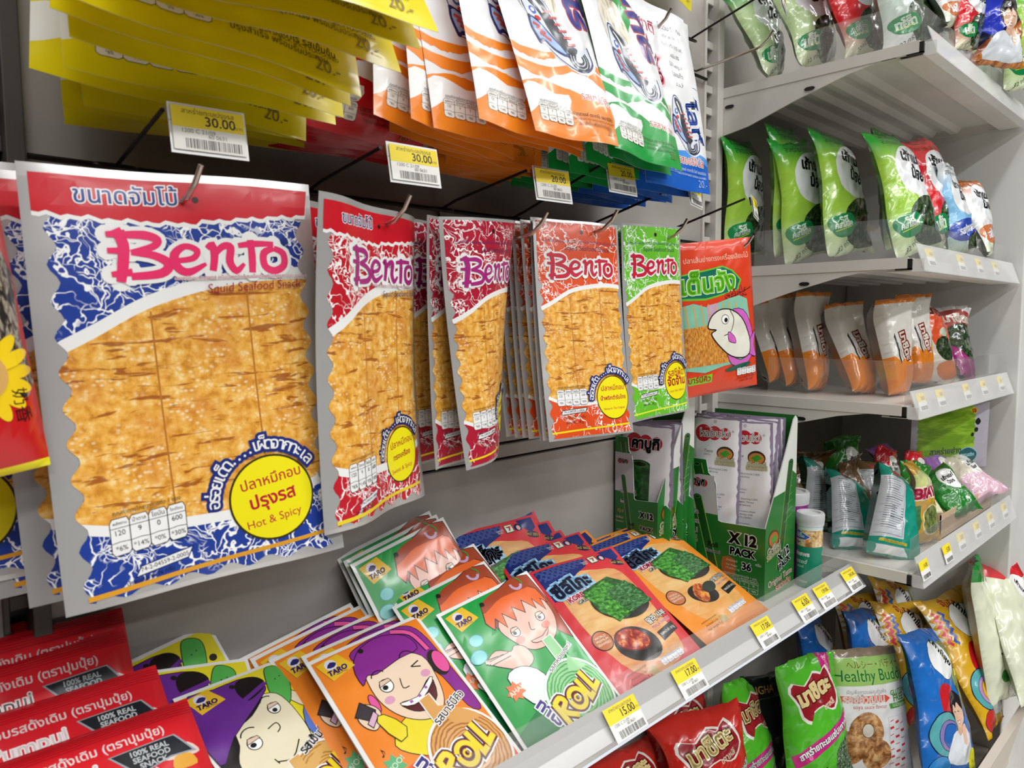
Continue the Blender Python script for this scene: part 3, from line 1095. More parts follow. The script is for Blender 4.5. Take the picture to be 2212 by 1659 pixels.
def upright(x0, x1, label, SHELF=SHELF):
    """Slotted steel upright between bays."""
    mb = MB()
    w = x1 - x0
    mb.box((x0, -0.004, 0), (x0 + w * 0.14, 0.02, 1.95), SHELF)
    mb.box((x0 + w * 0.58, -0.012, 0), (x1, 0.02, 1.95), SHELF)
    z = 0.02
    while z < 1.94:
        mb.box((x0 + w * 0.14, -0.003, z), (x0 + w * 0.58, 0.0, z + 0.010), SHELF)
        z += 0.030
    o = mb.build('shelf_upright', bevel=0.0008)
    tag(o, label, 'upright')
    b = MB(); b.box((x0 + w * 0.12, 0.012, 0), (x0 + w * 0.6, 0.019, 1.95), BLACK)
    b.build('slot_channel', parent=o)
    return o


upright(-0.036, 0.001, 'slotted white steel upright between the hook wall and the right shelves')
upright(-0.888, -0.862, 'slotted dark steel upright behind the jumbo squid packs at the left edge', DARKU)

# ---------------------------------------------------------------- shelves of the right bay


def price_art(price, w=0.040, h=0.026, far=False):
    a = Art(w, h)
    a.poly([(0, 0), (1, 0), (1, 0.48), (0, 0.48)], C('#f5dc2a', 'paper'))
    k = C('#33302c', 'paper')
    if not far:
        a.text('สาหร่ายทะเลปรุงรส', 0.5, 0.11, 0.1, k, fit=0.72)
        a.text('บาท', 0.92, 0.36, 0.07, k)
        a.text('1200 C 21/09', 0.35, 0.56, 0.07, C('#77736e', 'paper'), fit=0.45)
        a.text('60 0631', 0.6, 0.65, 0.07, C('#77736e', 'paper'), fit=0.25)
    a.text(price, 0.66, 0.31, 0.2, k, fit=0.42, bold=0.012)
    rnd = random.Random(price)
    x = 0.16
    while x < 0.95:
        d = rnd.choice((0.006, 0.010, 0.016))
        a.rect(x, 0.73, x + d, 0.95, k)
        x += d + rnd.choice((0.010, 0.014, 0.02))
    return a


PAPER = C('#f2f1ec', 'paper')


def tag_mesh(name, price, w=0.040, h=0.026, far=False):
    f = shape_fn(w, h, T=0.0006, form='pouch')
    return part_mesh(name, f, price_art(price, w, h, far), w, h, lins(0, 1, 2), lins(0, 1, 2), PAPER, PAPER)


def bay_shelf(z, depth, label, lip='side', thick=0.016):
    """Steel shelf with ribbed underside, its two brackets, clear guards and a price rail."""
    root = MB()
    X0, X1 = 0.006, 0.4855
    root.box((X0, -depth, z - 0.003), (X1, -0.001, z), SHELF)
    root.box((X0, -depth, z - thick), (X1, -depth + 0.002, z - 0.003), SHELF)
    root.box((X0, -depth + 0.002, z - thick), (X1, -depth + 0.030, z - thick + 0.0015), SHELF)
    root.box((X0, -depth + 0.030, z - 0.010), (X1, -depth + 0.0315, z - 0.003), SHELF)
    o = root.build('steel_shelf', bevel=0.0008)
    tag(o, label, 'shelf')
    ribs = MB()
    y = -depth + 0.085
    while y < -0.03:
        ribs.prism_x([(y, z - 0.003), (y + 0.006, z - 0.011), (y + 0.016, z - 0.011), (y + 0.022, z - 0.003)], X0 + 0.004, X1 - 0.004, SHELF)
        y += 0.038
    ribs.build('ribbed_underside', parent=o)
    for bx in (0.0015, 0.4835):
        b = MB()
        zb = z - 0.008
        prof = [(-0.004, z - 0.066), (-0.05, z - 0.058), (-0.12, z - 0.036), (-0.185, z - 0.019), (-0.225, z - 0.0125), (-depth + 0.03, z - 0.0125), (-depth + 0.03, z - 0.004), (-0.004, z - 0.004)]
        b.prism_x(prof, bx, bx + 0.0022, SHELF)
        b.box((bx - 0.0015, -depth + 0.004, z - 0.0125), (bx + 0.004, -0.003, z + 0.001), SHELF)
        br = b.build('bracket', parent=o, bevel=0.0006)
        if bx < 0.1:
            for yy in (-0.137, -0.022):
                h = MB()
                vs = []
                for k in range(16):
                    t = 2 * math.pi * k / 16
                    vs.append((bx - 0.0022, yy + 0.0052 * math.cos(t) + (0.002 if math.cos(t) > 0 else -0.002), z - 0.0265 + 0.0026 * math.sin(t)))
                h.faces(vs, [tuple(range(16))], BLACK)
                h.build('slot_hole', parent=br)
    # black clip at the front corner
    c = MB(); c.box((0.0, -depth - 0.001, z - 0.014), (0.003, -depth + 0.004, z - 0.001), BLACK); c.box((0.0, -depth - 0.001, z - 0.0145), (0.003, -depth + 0.018, z - 0.0125), BLACK)
    c.build('corner_clip', parent=o)
    return o


SH = {'S1': (1.528, 0.272), 'S2': (1.275, 0.268), 'S3': (1.0945, 0.268), 'S4': (0.886, 0.281)}
o1 = bay_shelf(*SH['S1'], 'top steel shelf of the right bay, seen from below with its ribs')
o2 = bay_shelf(*SH['S2'], 'second steel shelf of the right bay, under the green seaweed bags')
o3 = bay_shelf(*SH['S3'], 'third steel shelf of the right bay, under the white and orange bags')
o4 = bay_shelf(*SH['S4'], 'lowest raised steel shelf of the right bay, under the teal bags')


def guards(o, z, depth, side_h=0.045, side_y=(-0.10, -0.262), front_h=0.045, rail_h=0.03, rail_drop=0.012):
    g = MB()
    g.box((0.008, side_y[1], z + 0.0005), (0.0092, side_y[0], z + side_h), CL)
    g.build('side_guard', parent=o)
    g = MB()
    g.box((0.012, -depth + 0.004, z + 0.0005), (0.480, -depth + 0.0055, z + front_h), CL)
    g.build('front_guard', parent=o)
    # price rail: a slanted channel hooked over the front edge
    g = MB()
    y0 = -depth - 0.001
    g.prism_x([(y0, z + rail_h - rail_drop), (y0 - 0.0012, z + rail_h - rail_drop), (y0 - 0.013, z - rail_drop - 0.004), (y0 - 0.0118, z - rail_drop - 0.004)], 0.008, 0.482, CLH)
    g.prism_x([(y0, z - rail_drop - 0.003), (y0 - 0.013, z - rail_drop - 0.003), (y0 - 0.013, z - rail_drop - 0.0045), (y0, z - rail_drop - 0.0045)], 0.008, 0.482, CLH)
    g.box((0.0065, y0 - 0.012, z - rail_drop - 0.0045), (0.0085, y0, z - 0.001), CLH)
    g.build('price_rail', parent=o)


guards(o1, *SH['S1'], side_h=0.05, side_y=(-0.12, -0.268))
guards(o2, *SH['S2'], side_h=0.05, side_y=(-0.06, -0.262))
guards(o3, *SH['S3'], side_h=0.055, side_y=(-0.085, -0.262), front_h=0.050)
guards(o4, *SH['S4'], side_h=0.03, side_y=(-0.13, -0.277), front_h=0.042, rail_h=0.032)


def rail_tags(z, depth, xs, prices, names, rail_h=0.03, rail_drop=0.012, group='far'):
    y0 = -depth - 0.001
    for x, p, lab in zip(xs, prices, names):
        me = tag_mesh('price_tag', p, 0.032, 0.023, far=True)
        o = link('price_tag', me)
        up = Vector((0, 0.0118, rail_h + 0.004)).normalized()
        mid = Vector((x, y0 - 0.0068, z - rail_drop + (rail_h - 0.004) / 2 + 0.002))
        o.matrix_world = frame(mid + Vector((0, -0.0022 if ('first' in lab or 'nearest' in lab or 'second' in lab) and rail_h > .031 else 0.0012, 0)), (1, 0, 0), up)
        tag(o, lab, 'price tag', group)


ordx = ['nearest the left end', 'second from the left end', 'third from the left end', 'fourth from the left end', 'fifth from the left end', 'at the far right end']
rail_tags(*SH['S2'], (0.05, 0.18, 0.27, 0.36), ('26.00', '26.00', '20.00', '20.00'), ['small price tag on the rail of the second shelf, ' + ordx[i] for i in (0, 1, 2, 5)], group='price tags on the right bay rails')
rail_tags(*SH['S3'], (0.040, 0.115, 0.235, 0.325, 0.425), ('28.00', '28.00', '20.00', '20.00', '20.00'), ['small price tag on the rail of the third shelf, ' + ordx[i] for i in (0, 1, 2, 3, 5)], group='price tags on the right bay rails')
rail_tags(*SH['S4'], (0.022, 0.115, 0.190, 0.270, 0.345, 0.430), ('14.00', '5.00', '5.00', '5.00', '5.00', '5.00'), ['yellow price tag on the rail of the lowest raised shelf, ' + ordx[i] for i in range(6)], rail_h=0.032, group='price tags on the right bay rails')

# bottom deck of the right bay with its bin front
m = MB()
m.box((-0.62, -0.27, 0.44), (0.485, -0.002, 0.455), SHELF)
m.box((-0.62, -0.27, 0.0), (0.485, -0.255, 0.44), SHELF)
deck = m.build('base_deck', bevel=0.001)
tag(deck, 'deep steel base deck under the large seaweed bags', 'shelf')
m = MB()
bl = [(-0.292, 0.45), (-0.300, 0.45), (-0.322, 0.548), (-0.316, 0.552)]
m.prism_x(bl, -0.25, 0.4855, C('#d9cbbb', 'plastic'))
m.prism_x([(-0.272, 0.44), (-0.300, 0.44), (-0.300, 0.452), (-0.272, 0.452)], -0.25, 0.4855, C('#d9cbbb', 'plastic'))
m.prism_x([(-0.3245, 0.5460), (-0.3150, 0.5500), (-0.3150, 0.5560), (-0.3260, 0.5530)], -0.25, 0.4855, C('#cfc4b8', 'plastic'))
m.build('bin_front', parent=deck)

# ---------------------------------------------------------------- tray shelf of the left bay
ZL = 0.8575
m = MB()
m.box((-1.15, -0.204, ZL - 0.004), (-0.003, -0.001, ZL), SHELF)
m.box((-1.15, -0.2055, ZL - 0.022), (-0.003, -0.2035, ZL), SHELF)
m.box((-1.15, -0.204, ZL - 0.022), (-0.003, -0.182, ZL - 0.020), SHELF)
tray = m.build('steel_shelf', bevel=0.0008)
tag(tray, 'white steel shelf under the squid hooks, full of leaning snack packs', 'shelf')
RY, RZ = -0.012, ZL + 0.010      # where the plastic price rail clips on


def rl(pts):
    return [(y + RY, z + RZ) for y, z in pts]


m = MB()
m.box((-1.15, -0.2062, ZL + 0.001), (-0.002, -0.2052, ZL + 0.044), CL)
m.box((-0.003, -0.2055, ZL + 0.001), (-0.0018, -0.10, ZL + 0.040), CL)
m.build('front_guard', parent=tray)
m = MB()
m.prism_x(rl([(-0.1942, 0.014), (-0.2000, 0.008), (-0.2125, -0.0055), (-0.2110, -0.0075), (-0.1942, -0.004)]), -1.15, -0.0015, C('#dededb', 'plastic'))
m.prism_x(rl([(-0.1942, 0.0152), (-0.1990, 0.0105), (-0.2045, 0.0042), (-0.1942, 0.0042)]), -1.15, -0.0014, C('#b4b1ae', 'plastic'))
m.prism_x(rl([(-0.1960, 0.0165), (-0.1975, 0.0165), (-0.2165, -0.0065), (-0.2150, -0.0075)]), -1.15, -0.001, CLL)
m.prism_x(rl([(-0.2150, -0.0075), (-0.2165, -0.0065), (-0.2175, -0.0085), (-0.2120, -0.0105)]), -1.15, -0.001, C('#dfe3ec', 'plastic'))
m.build('price_rail', parent=tray)

# ================================================================ printed artwork
K0 = '#141414'
W0 = '#f4f4f2'


def nutri(A, x, y, w, h, ink=None, fill=None, n=4, rot=0, vals=('120', '9', '0', '600'), head=True):
    """Thai nutrition box: four rounded cells with figures."""
    ink = ink or C(K0, 'film'); fill = fill or C(W0)
    cw = w / n
    dy = math.tan(math.radians(rot)) * A.w / A.h
    lw = min(0.006, h * 0.03)
    for i in range(n):
        x0, x1 = x + i * cw, x + (i + 1) * cw
        o = lambda X: -(X - x) * dy
        pts = [(x0 + cw * .12, y + o(x0)), (x1 - cw * .12, y + o(x1)), (x1, y + h * .12 + o(x1)), (x1, y + h * .9 + o(x1)), (x1 - cw * .15, y + h + o(x1)), (x0 + cw * .15, y + h + o(x0)), (x0, y + h * .9 + o(x0)), (x0, y + h * .12 + o(x0))]
        A.poly(pts, fill, line=ink, lw=lw)
        A.line([(x0, y + h * .26 + o(x0)), (x1, y + h * .26 + o(x1))], lw * .8, ink)
        A.line([(x0, y + h * .66 + o(x0)), (x0 + cw * .5, y + h * .62 + o(x0)), (x1, y + h * .66 + o(x1))], lw * .8, ink)
        xm = (x0 + x1) / 2
        A.text(('พลังงาน', 'น้ำตาล', 'ไขมัน', 'โซเดียม')[i % 4], xm, y + h * .14 + o(xm), .1, ink, fit=cw * .7, rot=rot)
        A.text(vals[i % 4], xm, y + h * .40 + o(xm), h * .2 * A.h / A.w, ink, rot=rot)
        A.text(('*6%', '*14%', '*0%', '*30%')[i % 4], xm, y + h * .82 + o(xm), h * .19 * A.h / A.w, ink, rot=rot)
    if head:
        A.text('คุณค่าทางโภชนาการต่อ 1 ซอง', x + w / 2, y - h * .14 - w / 2 * dy, .1, ink, fit=w * .9, rot=rot)


def bento_word(A, x0, y0, w, h, ink, out):
    """The brush-written word Bento."""
    def P(pts):
        return [(x0 + a * w, y0 + b * h) for a, b in pts]
    st = [
        ([(0.05, 0.02), (0.085, 0.3), (0.075, 0.65), (0.055, 1.0)], (.055, .06, .06, .05), 0),
        ([(0.0, 0.12), (0.10, 0.10)], (.03, .045), 0), ([(0.0, 0.42), (0.10, 0.42)], (.03, .04), 0), ([(0.01, 0.86), (0.12, 0.82)], (.03, .045), 0),
        ([(0.10, 0.12), (0.20, 0.12), (0.265, 0.20), (0.24, 0.33), (0.12, 0.45)], (.04, .05, .045, .04, .03), 1),
        ([(0.12, 0.45), (0.24, 0.50), (0.315, 0.66), (0.27, 0.84), (0.11, 0.90)], (.03, .045, .055, .05, .04), 1),
        ([(0.36, 0.60), (0.45, 0.55), (0.475, 0.40), (0.41, 0.32), (0.35, 0.48), (0.36, 0.72), (0.42, 0.82), (0.52, 0.66)], (.03, .035, .035, .035, .05, .05, .045, .02), 1),
        ([(0.53, 0.36), (0.56, 0.30), (0.57, 0.50), (0.555, 0.80)], (.03, .045, .045, .04), 0),
        ([(0.56, 0.52), (0.62, 0.32), (0.665, 0.34), (0.655, 0.62), (0.69, 0.80), (0.74, 0.66)], (.03, .04, .045, .045, .04, .02), 1),
        ([(0.785, 0.18), (0.79, 0.50), (0.785, 0.84)], (.04, .045, .04), 0),
        ([(0.71, 0.30), (0.80, 0.26), (0.93, 0.25)], (.03, .04, .03), 0),
        ([(0.93, 0.34), (0.865, 0.44), (0.865, 0.70), (0.925, 0.80), (0.99, 0.68), (0.99, 0.44), (0.93, 0.34)], (.035, .045, .045, .045, .045, .045, .035), 1),
    ]
    for pas in (0, 1):
        for pts, wd, sm in st:
            q = P(pts)
            wd2 = [(d * w + (0.030 if pas == 0 else 0.0)) for d in wd]
            A.line(q, wd2, out if pas == 0 else ink, smooth=4 if sm else 3)
            if pas == 0:
                for e in (q[0], q[-1]):
                    A.ell(e[0], e[1], 0.030 * 1.1, 0.030 * 1.1, out, n=10)


def bento_art(w, h, ground, jumbo, word, ring, flavour, eng, line_no, stripe, kk, sub='c0204a'):
    A = Art(w, h)
    ck = crackle(ground, kk, thin=0.0 if jumbo else 0.085)
    # scalloped print area inside the silver border
    n = 11 if jumbo else 10
    def side(x, s, y0, y1):
        out = []
        for i in range(n * 6 + 1):
            t = i / (n * 6)
            out.append((x + s * 0.017 * math.cos(t * n * 2 * math.pi), y0 + (y1 - y0) * t))
        return out
    L = side(0.075, 1, 0.10, 0.985)
    R = side(0.935, 1, 0.10, 0.985)
    foot = [(0.94 - 0.87 * i / 40, 0.978 + 0.009 * math.sin(i * 0.95)) for i in range(41)]
    top = 0.035 if not jumbo else 0.10
    if not jumbo:
        L = [(0.03, 0.012)] + side(0.055, 1, 0.30, 0.98); L.insert(1, (0.03, 0.28)); R = [(0.97, 0.012), (0.97, 0.28)] + side(0.955, 1, 0.30, 0.98)
        foot = [(0.95 - 0.9 * i / 8, 0.99) for i in range(9)]
    A.poly(L + foot[::-1] + R[::-1] if False else (L + list(reversed(foot)) + list(reversed(R))), ck)
    wht = C(W0)
    # squid slab with its white swoosh above and white band below
    def xl(y):
        t = (y - (0.10 if jumbo else 0.30)) / 0.885 if jumbo else (y - 0.30) / 0.68
        return (0.075 if jumbo else 0.055) + 0.017 * math.cos(t * n * 2 * math.pi)
    def xr(y):
        t = (y - 0.10) / 0.885 if jumbo else (y - 0.30) / 0.68
        return (0.935 if jumbo else 0.955) + 0.017 * math.cos(t * n * 2 * math.pi)
    if jumbo:
        up = [(0.06, 0.425), (0.18, 0.385), (0.35, 0.325), (0.55, 0.283), (0.75, 0.262), (0.95, 0.255)]
        dn = [(0.95, 0.775), (0.85, 0.800), (0.65, 0.832), (0.40, 0.832), (0.20, 0.822), (0.06, 0.800)]
        bw = 0.032
    else:
        up = [(0.05, 0.415), (0.18, 0.385), (0.38, 0.335), (0.60, 0.313), (0.80, 0.305), (0.97, 0.308)]
        dn = [(0.97, 0.785), (0.85, 0.80), (0.65, 0.83), (0.40, 0.838), (0.20, 0.828), (0.05, 0.80)]
        bw = 0.02
    U = smooth_pts(up, False, 6); D = smooth_pts(dn, False, 6)
    def fit(pts):
        return [(min(max(x, xl(y)), xr(y)), y) for x, y in pts]
    y0l, y1l = U[0][1], D[-1][1]; y0r, y1r = U[-1][1], D[0][1]
    ls = [(xl(y), y) for y in np.linspace(y1l, y0l, 50)]
    rs = [(xr(y), y) for y in np.linspace(y0r, y1r, 50)]
    Uo = [(x, y - bw) for x, y in U]; Do = [(x, y + bw * 0.8) for x, y in D]
    lw_ = [(xl(y), y) for y in np.linspace(y1l + bw * .8, y0l - bw, 54)]; rw_ = [(xr(y), y) for y in np.linspace(y0r - bw, y1r + bw * .8, 54)]
    A.poly(fit(Uo) + rw_ + fit(Do) + lw_, wht)
    A.poly(fit(U) + rs + fit(D) + ls, squid(1.0 if jumbo else 1.25))
    sm = C('#b9742a')
    for xx, yy0, yy1, dx in ((0.36, 0.33 if jumbo else 0.35, 0.83, 0.015), (0.70, 0.27 if jumbo else 0.315, 0.80, 0.015)):
        A.line([(xx, yy0), (xx + dx * .4, (yy0 + yy1) / 2), (xx + dx, yy1)], 0.006, sm)
    o = C(W0)
    if jumbo:
        red = C('#cf1526')
        tear = [(0.03, 0.108)] + [(0.03 + 0.94 * i / 46, 0.104 + 0.014 * math.sin(math.pi * i / 46) * (1 if i < 26 else 0.6) + 0.0035 * math.sin(i * 2.1) + 0.002 * math.sin(i * 5.3) - 0.02 * max(0, (i - 26) / 20)) for i in range(47)]
        A.poly([(0.03, 0.02)] + [(a, b + 0.010) for a, b in tear] + [(0.985, 0.02)], wht)
        A.poly([(0.03, 0.02)] + tear + [(0.985, 0.02)], red)
        A.text('ขนาดจัมโบ้', 0.32, 0.062, .1, C('#233a8e'), fit=0.33, rot=1, out=wht, outw=0.055, bold=0.012)
        A.ell(0.545, 0.062, 0.012, 0.012, C('#301014'))
        bento_word(A, 0.24, 0.135, 0.62, 0.125, word, o)
        A.text('®', 0.865, 0.162, 0.045, C('#20306a'))
        A.text('ปลาหมึกอบรสปรุงรส (เนื้อปลาหมึกผสมเนื้อปลาซูริมิปรุงรส) (ตรา เบนโตะ)', 0.70, 0.262 - 0.012, .1, C('#c03a56'), fit=0.50, out=o, outw=0.05, rot=1)
        A.text('Squid Seafood Snack', 0.74, 0.282 - 0.008, .1, C('#9c1c3c' if ground == '#213f9a' else '#21306e'), fit=0.36, rot=3, shear=0.15, sx=0.9)
        cx, cy, cr = 0.725, 0.822, 0.157
        nutri(A, 0.155, 0.805, 0.25, 0.085, rot=4)
        A.poly([(0.24, 0.925), (0.42, 0.905), (0.40, 0.93), (0.22, 0.948)], wht, line=C('#14206a'), lw=0.004)
        A.text(line_no, 0.32, 0.927, .1, C('#1a1a3a'), fit=0.165, rot=7.5)
        A.text('น้ำหนักสุทธิ 36 กรัม', 0.27, 0.953, .1, C('#0e1430'), fit=0.16, rot=7)
        A.poly([(0.07, 0.968), (0.935, 0.935), (0.935, 0.945), (0.07, 0.980)], stripe)
    else:
        A.text('ปลาหมึกอบรสปรุงรส (เนื้อปลาหมึกผสมเนื้อปลาซูริมิปรุงรส)', 0.52, 0.098, .1, C('#21306e'), fit=0.84)
        A.text('Squid Seafood Snack', 0.60, 0.128, .1, C('#26284c'), fit=0.52, shear=0.15)
        A.ell(0.53, 0.052, 0.020, 0.020, C('#301014'))
        bento_word(A, 0.13, 0.150, 0.74, 0.125, word, o)
        cx, cy, cr = 0.775, 0.825, 0.19
        nutri(A, 0.13, 0.775, 0.34, 0.072)
        A.poly([(0.18, 0.868), (0.46, 0.862), (0.44, 0.882), (0.16, 0.888)], wht, line=C('#2a2a3a'), lw=0.006)
        A.text(line_no, 0.31, 0.875, .1, C('#1a1a3a'), fit=0.24, rot=1)
        A.text('น้ำหนักสุทธิ 18 กรัม', 0.31, 0.903, .1, C('#2a1414'), fit=0.26)
        A.text('Net Wt. 18 g', 0.31, 0.925, .1, C('#2a1414'), fit=0.20)
        A.poly([(0.04, 0.962), (0.96, 0.950), (0.96, 0.958), (0.04, 0.970)], stripe)
    A.ell(cx, cy, cr + 0.008, cr + 0.008, C('#3a3210'), n=48)
    A.ell(cx, cy, cr, cr, C('#f7ea16'), n=48)
    rr = C('#c01c34')
    ry = cr * w / h
    rt = 8 if jumbo else 1
    A.text(flavour[0], cx, cy - ry * .45, .1, rr, fit=cr * 1.5, rot=rt, bold=0.01)
    A.text(flavour[1], cx, cy + ry * .02, .1, rr, fit=cr * (1.12 if jumbo else 1.65), rot=rt, bold=0.025)
    A.text(eng, cx, cy + ry * .52, .1, rr, fit=cr * 1.35, rot=rt)
    A.arctext('อร่อยเด็ด....เผ็ดจากทะเล', cx - 0.01, cy, cr * 1.32, -88, 52, cr * .42, o, out=C(ring), outw=0.17, bold=0.01)
    return A


def fish_badge(A, cx, cy, s, tilt=0, body='#dfe6f0'):
    """A generic striped fish drawn in blue and red, nose up."""
    def q(p):
        c, n = math.cos(tilt), math.sin(tilt)
        x, y = p[0] * c - p[1] * n, p[0] * n + p[1] * c
        return (cx + x * s, cy + y * s * A.w / A.h)
    blue = C('#232a6a'); wh = C('#f2f4f8')
    out = [(-0.15, -1.0), (0.10, -0.95), (0.30, -0.6), (0.36, -0.1), (0.50, 0.35), (0.85, 0.55), (1.05, 0.45), (0.95, 0.85), (0.45, 1.0), (0.0, 0.75), (-0.3, 0.3), (-0.45, 0.2), (-0.42, -0.2), (-0.38, -0.6)]
    A.poly([q((x * 1.13, y * 1.1)) for x, y in out], wh, smooth=4)
    A.poly([q((x * 1.06, y * 1.05)) for x, y in out], blue, smooth=4)
    A.poly([q(p) for p in out], C(body), smooth=4)
    dk = C('#2a2d38')
    A.poly([q(p) for p in [(-0.12, -0.97), (0.10, -0.92), (0.27, -0.60), (0.31, -0.08), (0.44, 0.36), (0.62, 0.52), (0.30, 0.62), (0.02, 0.10), (-0.02, -0.45), (-0.14, -0.72)]], dk, smooth=3)
    A.line([q((-0.02, -0.84)), q((0.08, -0.62)), q((0.12, -0.40))], 0.07 * s, C('#f2f4f8'))
    for i in range(6):
        y = -0.42 + i * 0.16
        A.line([q((0.16 + i * .035, y)), q((0.38 + i * .05, y + .03))], 0.055 * s, C('#c4514e'))
    A.poly([q(p) for p in [(-0.46, -0.40), (-0.20, -0.25), (0.02, 0.15), (0.24, 0.66), (-0.06, 0.52), (-0.34, 0.22), (-0.52, 0.22)]], blue, smooth=3)
    A.poly([q(p) for p in [(-0.42, -0.32), (-0.20, -0.18), (-0.02, 0.18), (0.16, 0.56), (-0.06, 0.44), (-0.32, 0.14), (-0.46, 0.14)]], C('#9dbbe2'), smooth=3)
    for i in range(3):
        A.line([q((-0.40 + i * .02, -0.22 + i * .12)), q((-0.26 + i * .08, -0.10 + i * .16))], 0.07 * s, C('#c4514e'))
    A.ell(*q((-0.16, -0.50)), 0.10 * s, 0.10 * s, C('#3b62c4')); A.ell(*q((-0.15, -0.51)), 0.05 * s, 0.05 * s, C('#f4f6fa'))
    A.ell(*q((-0.16, -0.30)), 0.09 * s, 0.06 * s, C('#d8342c'))
    for r in (.34, .25, .15):
        A.line([q((0.52 + r * math.cos(a), 0.72 + r * .8 * math.sin(a))) for a in np.linspace(-.4, 4.2, 10)], 0.05 * s, dk)


def strip_pack_art(w, h, col, col2, flav, style='stripe', name='ทาโร'):
    """Long hanging fish-snack pack: white upper part, coloured waves towards the foot."""
    A = Art(w, h)
    c = C(col); wh = C(W0)
    if style == 'green':
        A.poly([(0.22, 0.05), (0.30, 0.16), (0.34, 0.30), (0.30, 0.42), (0.42, 0.5), (0.55, 0.42), (0.60, 0.3), (0.68, 0.2), (0.62, 0.05)], c, smooth=4)
    if style == 'light':
        A.poly([(0, 0.83), (0.25, 0.80), (0.5, 0.83), (0.75, 0.81), (1, 0.84), (1, 1), (0, 1)], C('#1e63c8'))
        A.poly([(0, 0.80), (0.25, 0.76), (0.5, 0.80), (0.75, 0.78), (1, 0.81), (1, 0.85), (0.75, 0.82), (0.5, 0.84), (0.25, 0.81), (0, 0.84)], C('#4f9be8'))
        rd = C('#d04860')
        A.text('รสชาติ', 0.20, 0.16, .15, rd, rot=-4, bold=.02)
        A.text('เดิม', 0.16, 0.24, .13, rd, bold=.02)
        A.text('0%', 0.24, 0.40, 0.30, rd, bold=.05, out=C('#f3c9d0'), outw=.08)
        k = C('#454348')
        for i, t in enumerate(('โปรตีน 5 กรัม', 'ชนิดละ 36 มก.', 'ไขมันต่ำ 115 มก.', 'ไขมัน 0%', 'ไม่ใส่ผงชูรส', 'โอเมก้า', '3,6,9')):
            A.text(t, 0.66, 0.12 + i * 0.052, 0.062 if i in (0, 5, 6) else .045, k)
        A.ell(0.30, 0.62, 0.16, 0.22, mottled('strips_white', [(0.35, 'b9ac94'), (0.5, 'e8e0cc'), (0.7, 'f6f2e8')], 260, 1, .18), n=24)
        A.text('ไลท์', 0.82, 0.62, .26, C('#2b58c0'), rot=-80, bold=.03, out=wh, outw=.06)
        fish_badge(A, 0.60, 0.66, 0.24, -0.15)
        A.text('รสออริจินัล', 0.70, 0.845, .1, C('#d8422c'), fit=.4, out=wh, outw=.06)
        nutri(A, 0.16, 0.865, 0.3, 0.055, ink=C('#d8e6f6'), fill=C('#2a6cc8'), head=False)
        A.text('ปลาสวรรค์ ตราทาโร ไลท์ รสออริจินัล', 0.70, 0.895, .1, C('#dce8f6'), fit=.48)
        A.text('TARO LITE FISH SNACK ORIGINAL FLAVOURED', 0.70, 0.92, .1, C('#dce8f6'), fit=.48)
        A.text('20.-', 0.88, 0.955, .09, C('#9fc0ee'))
        A.line([(0.88, 0.42), (0.98, 0.42)], .004, k)
        return A
    # three brushed waves and a full foot
    rnd = random.Random(5)
    for y0, t, x0, x1 in ((0.585, 0.035, -0.05, 0.42), (0.655, 0.05, -0.05, 1.05), (0.60, 0.03, 0.72, 1.05)):
        up = []
        dn = []
        for i in range(21):
            x = x0 + (x1 - x0) * i / 20
            b = y0 + 0.028 * math.sin(6.0 * x + 0.4) + 0.03 * x
            up.append((x, b)); dn.append((x, b + t * (0.8 + 0.3 * math.sin(9 * x)) + rnd.uniform(0, .010)))
        A.poly(up + dn[::-1], c)
    up = [(1.05 * i / 24, 0.785 + 0.030 * math.sin(5.2 * i / 24 + 3.4) + rnd.uniform(0, .006)) for i in range(25)]
    A.poly(up + [(1.05, 1), (0, 1)], c)
    A.ell(0.40, 0.30, 0.2, 0.34, mottled('strips_white', [(0.35, 'b9ac94'), (0.5, 'e8e0cc'), (0.7, 'f6f2e8')], 260, 1, .18), n=24)
    fish_badge(A, 0.44, 0.50, 0.34, -0.30)
    A.text(name, 0.80, 0.25, .34, C('#32308c'), rot=-78, bold=.05, out=C('#c8303a'), outw=.03)
    A.text(flav, 0.76, 0.80, .1, C('#c83a2a'), fit=.34, rot=-3, out=wh, outw=.05)
    ink = C('#3a2a1c')
    A.poly([(0, .80), (.12, .78), (.30, .81), (.46, .80), (.44, .86), (.26, .90), (.10, .88), (0, .92)], wh, smooth=2)
    nutri(A, 0.10, 0.868, 0.34, 0.072, ink=ink, fill=C('#f3efe8'))
    A.text('ปลาสวรรค์ ตราทาโร ' + flav, 0.68, 0.885, .1, ink, fit=.44, bold=.015)
    A.text('TARO BRAND FISH SNACK ' + col2, 0.68, 0.905, .1, ink, fit=.46)
    A.text('ปรุงสำเร็จ พร้อมรับประทาน', 0.68, 0.925, .1, ink, fit=.36)
    A.text('20.-', 0.86, 0.945, .07, C('#8a7a4a'))
    return A


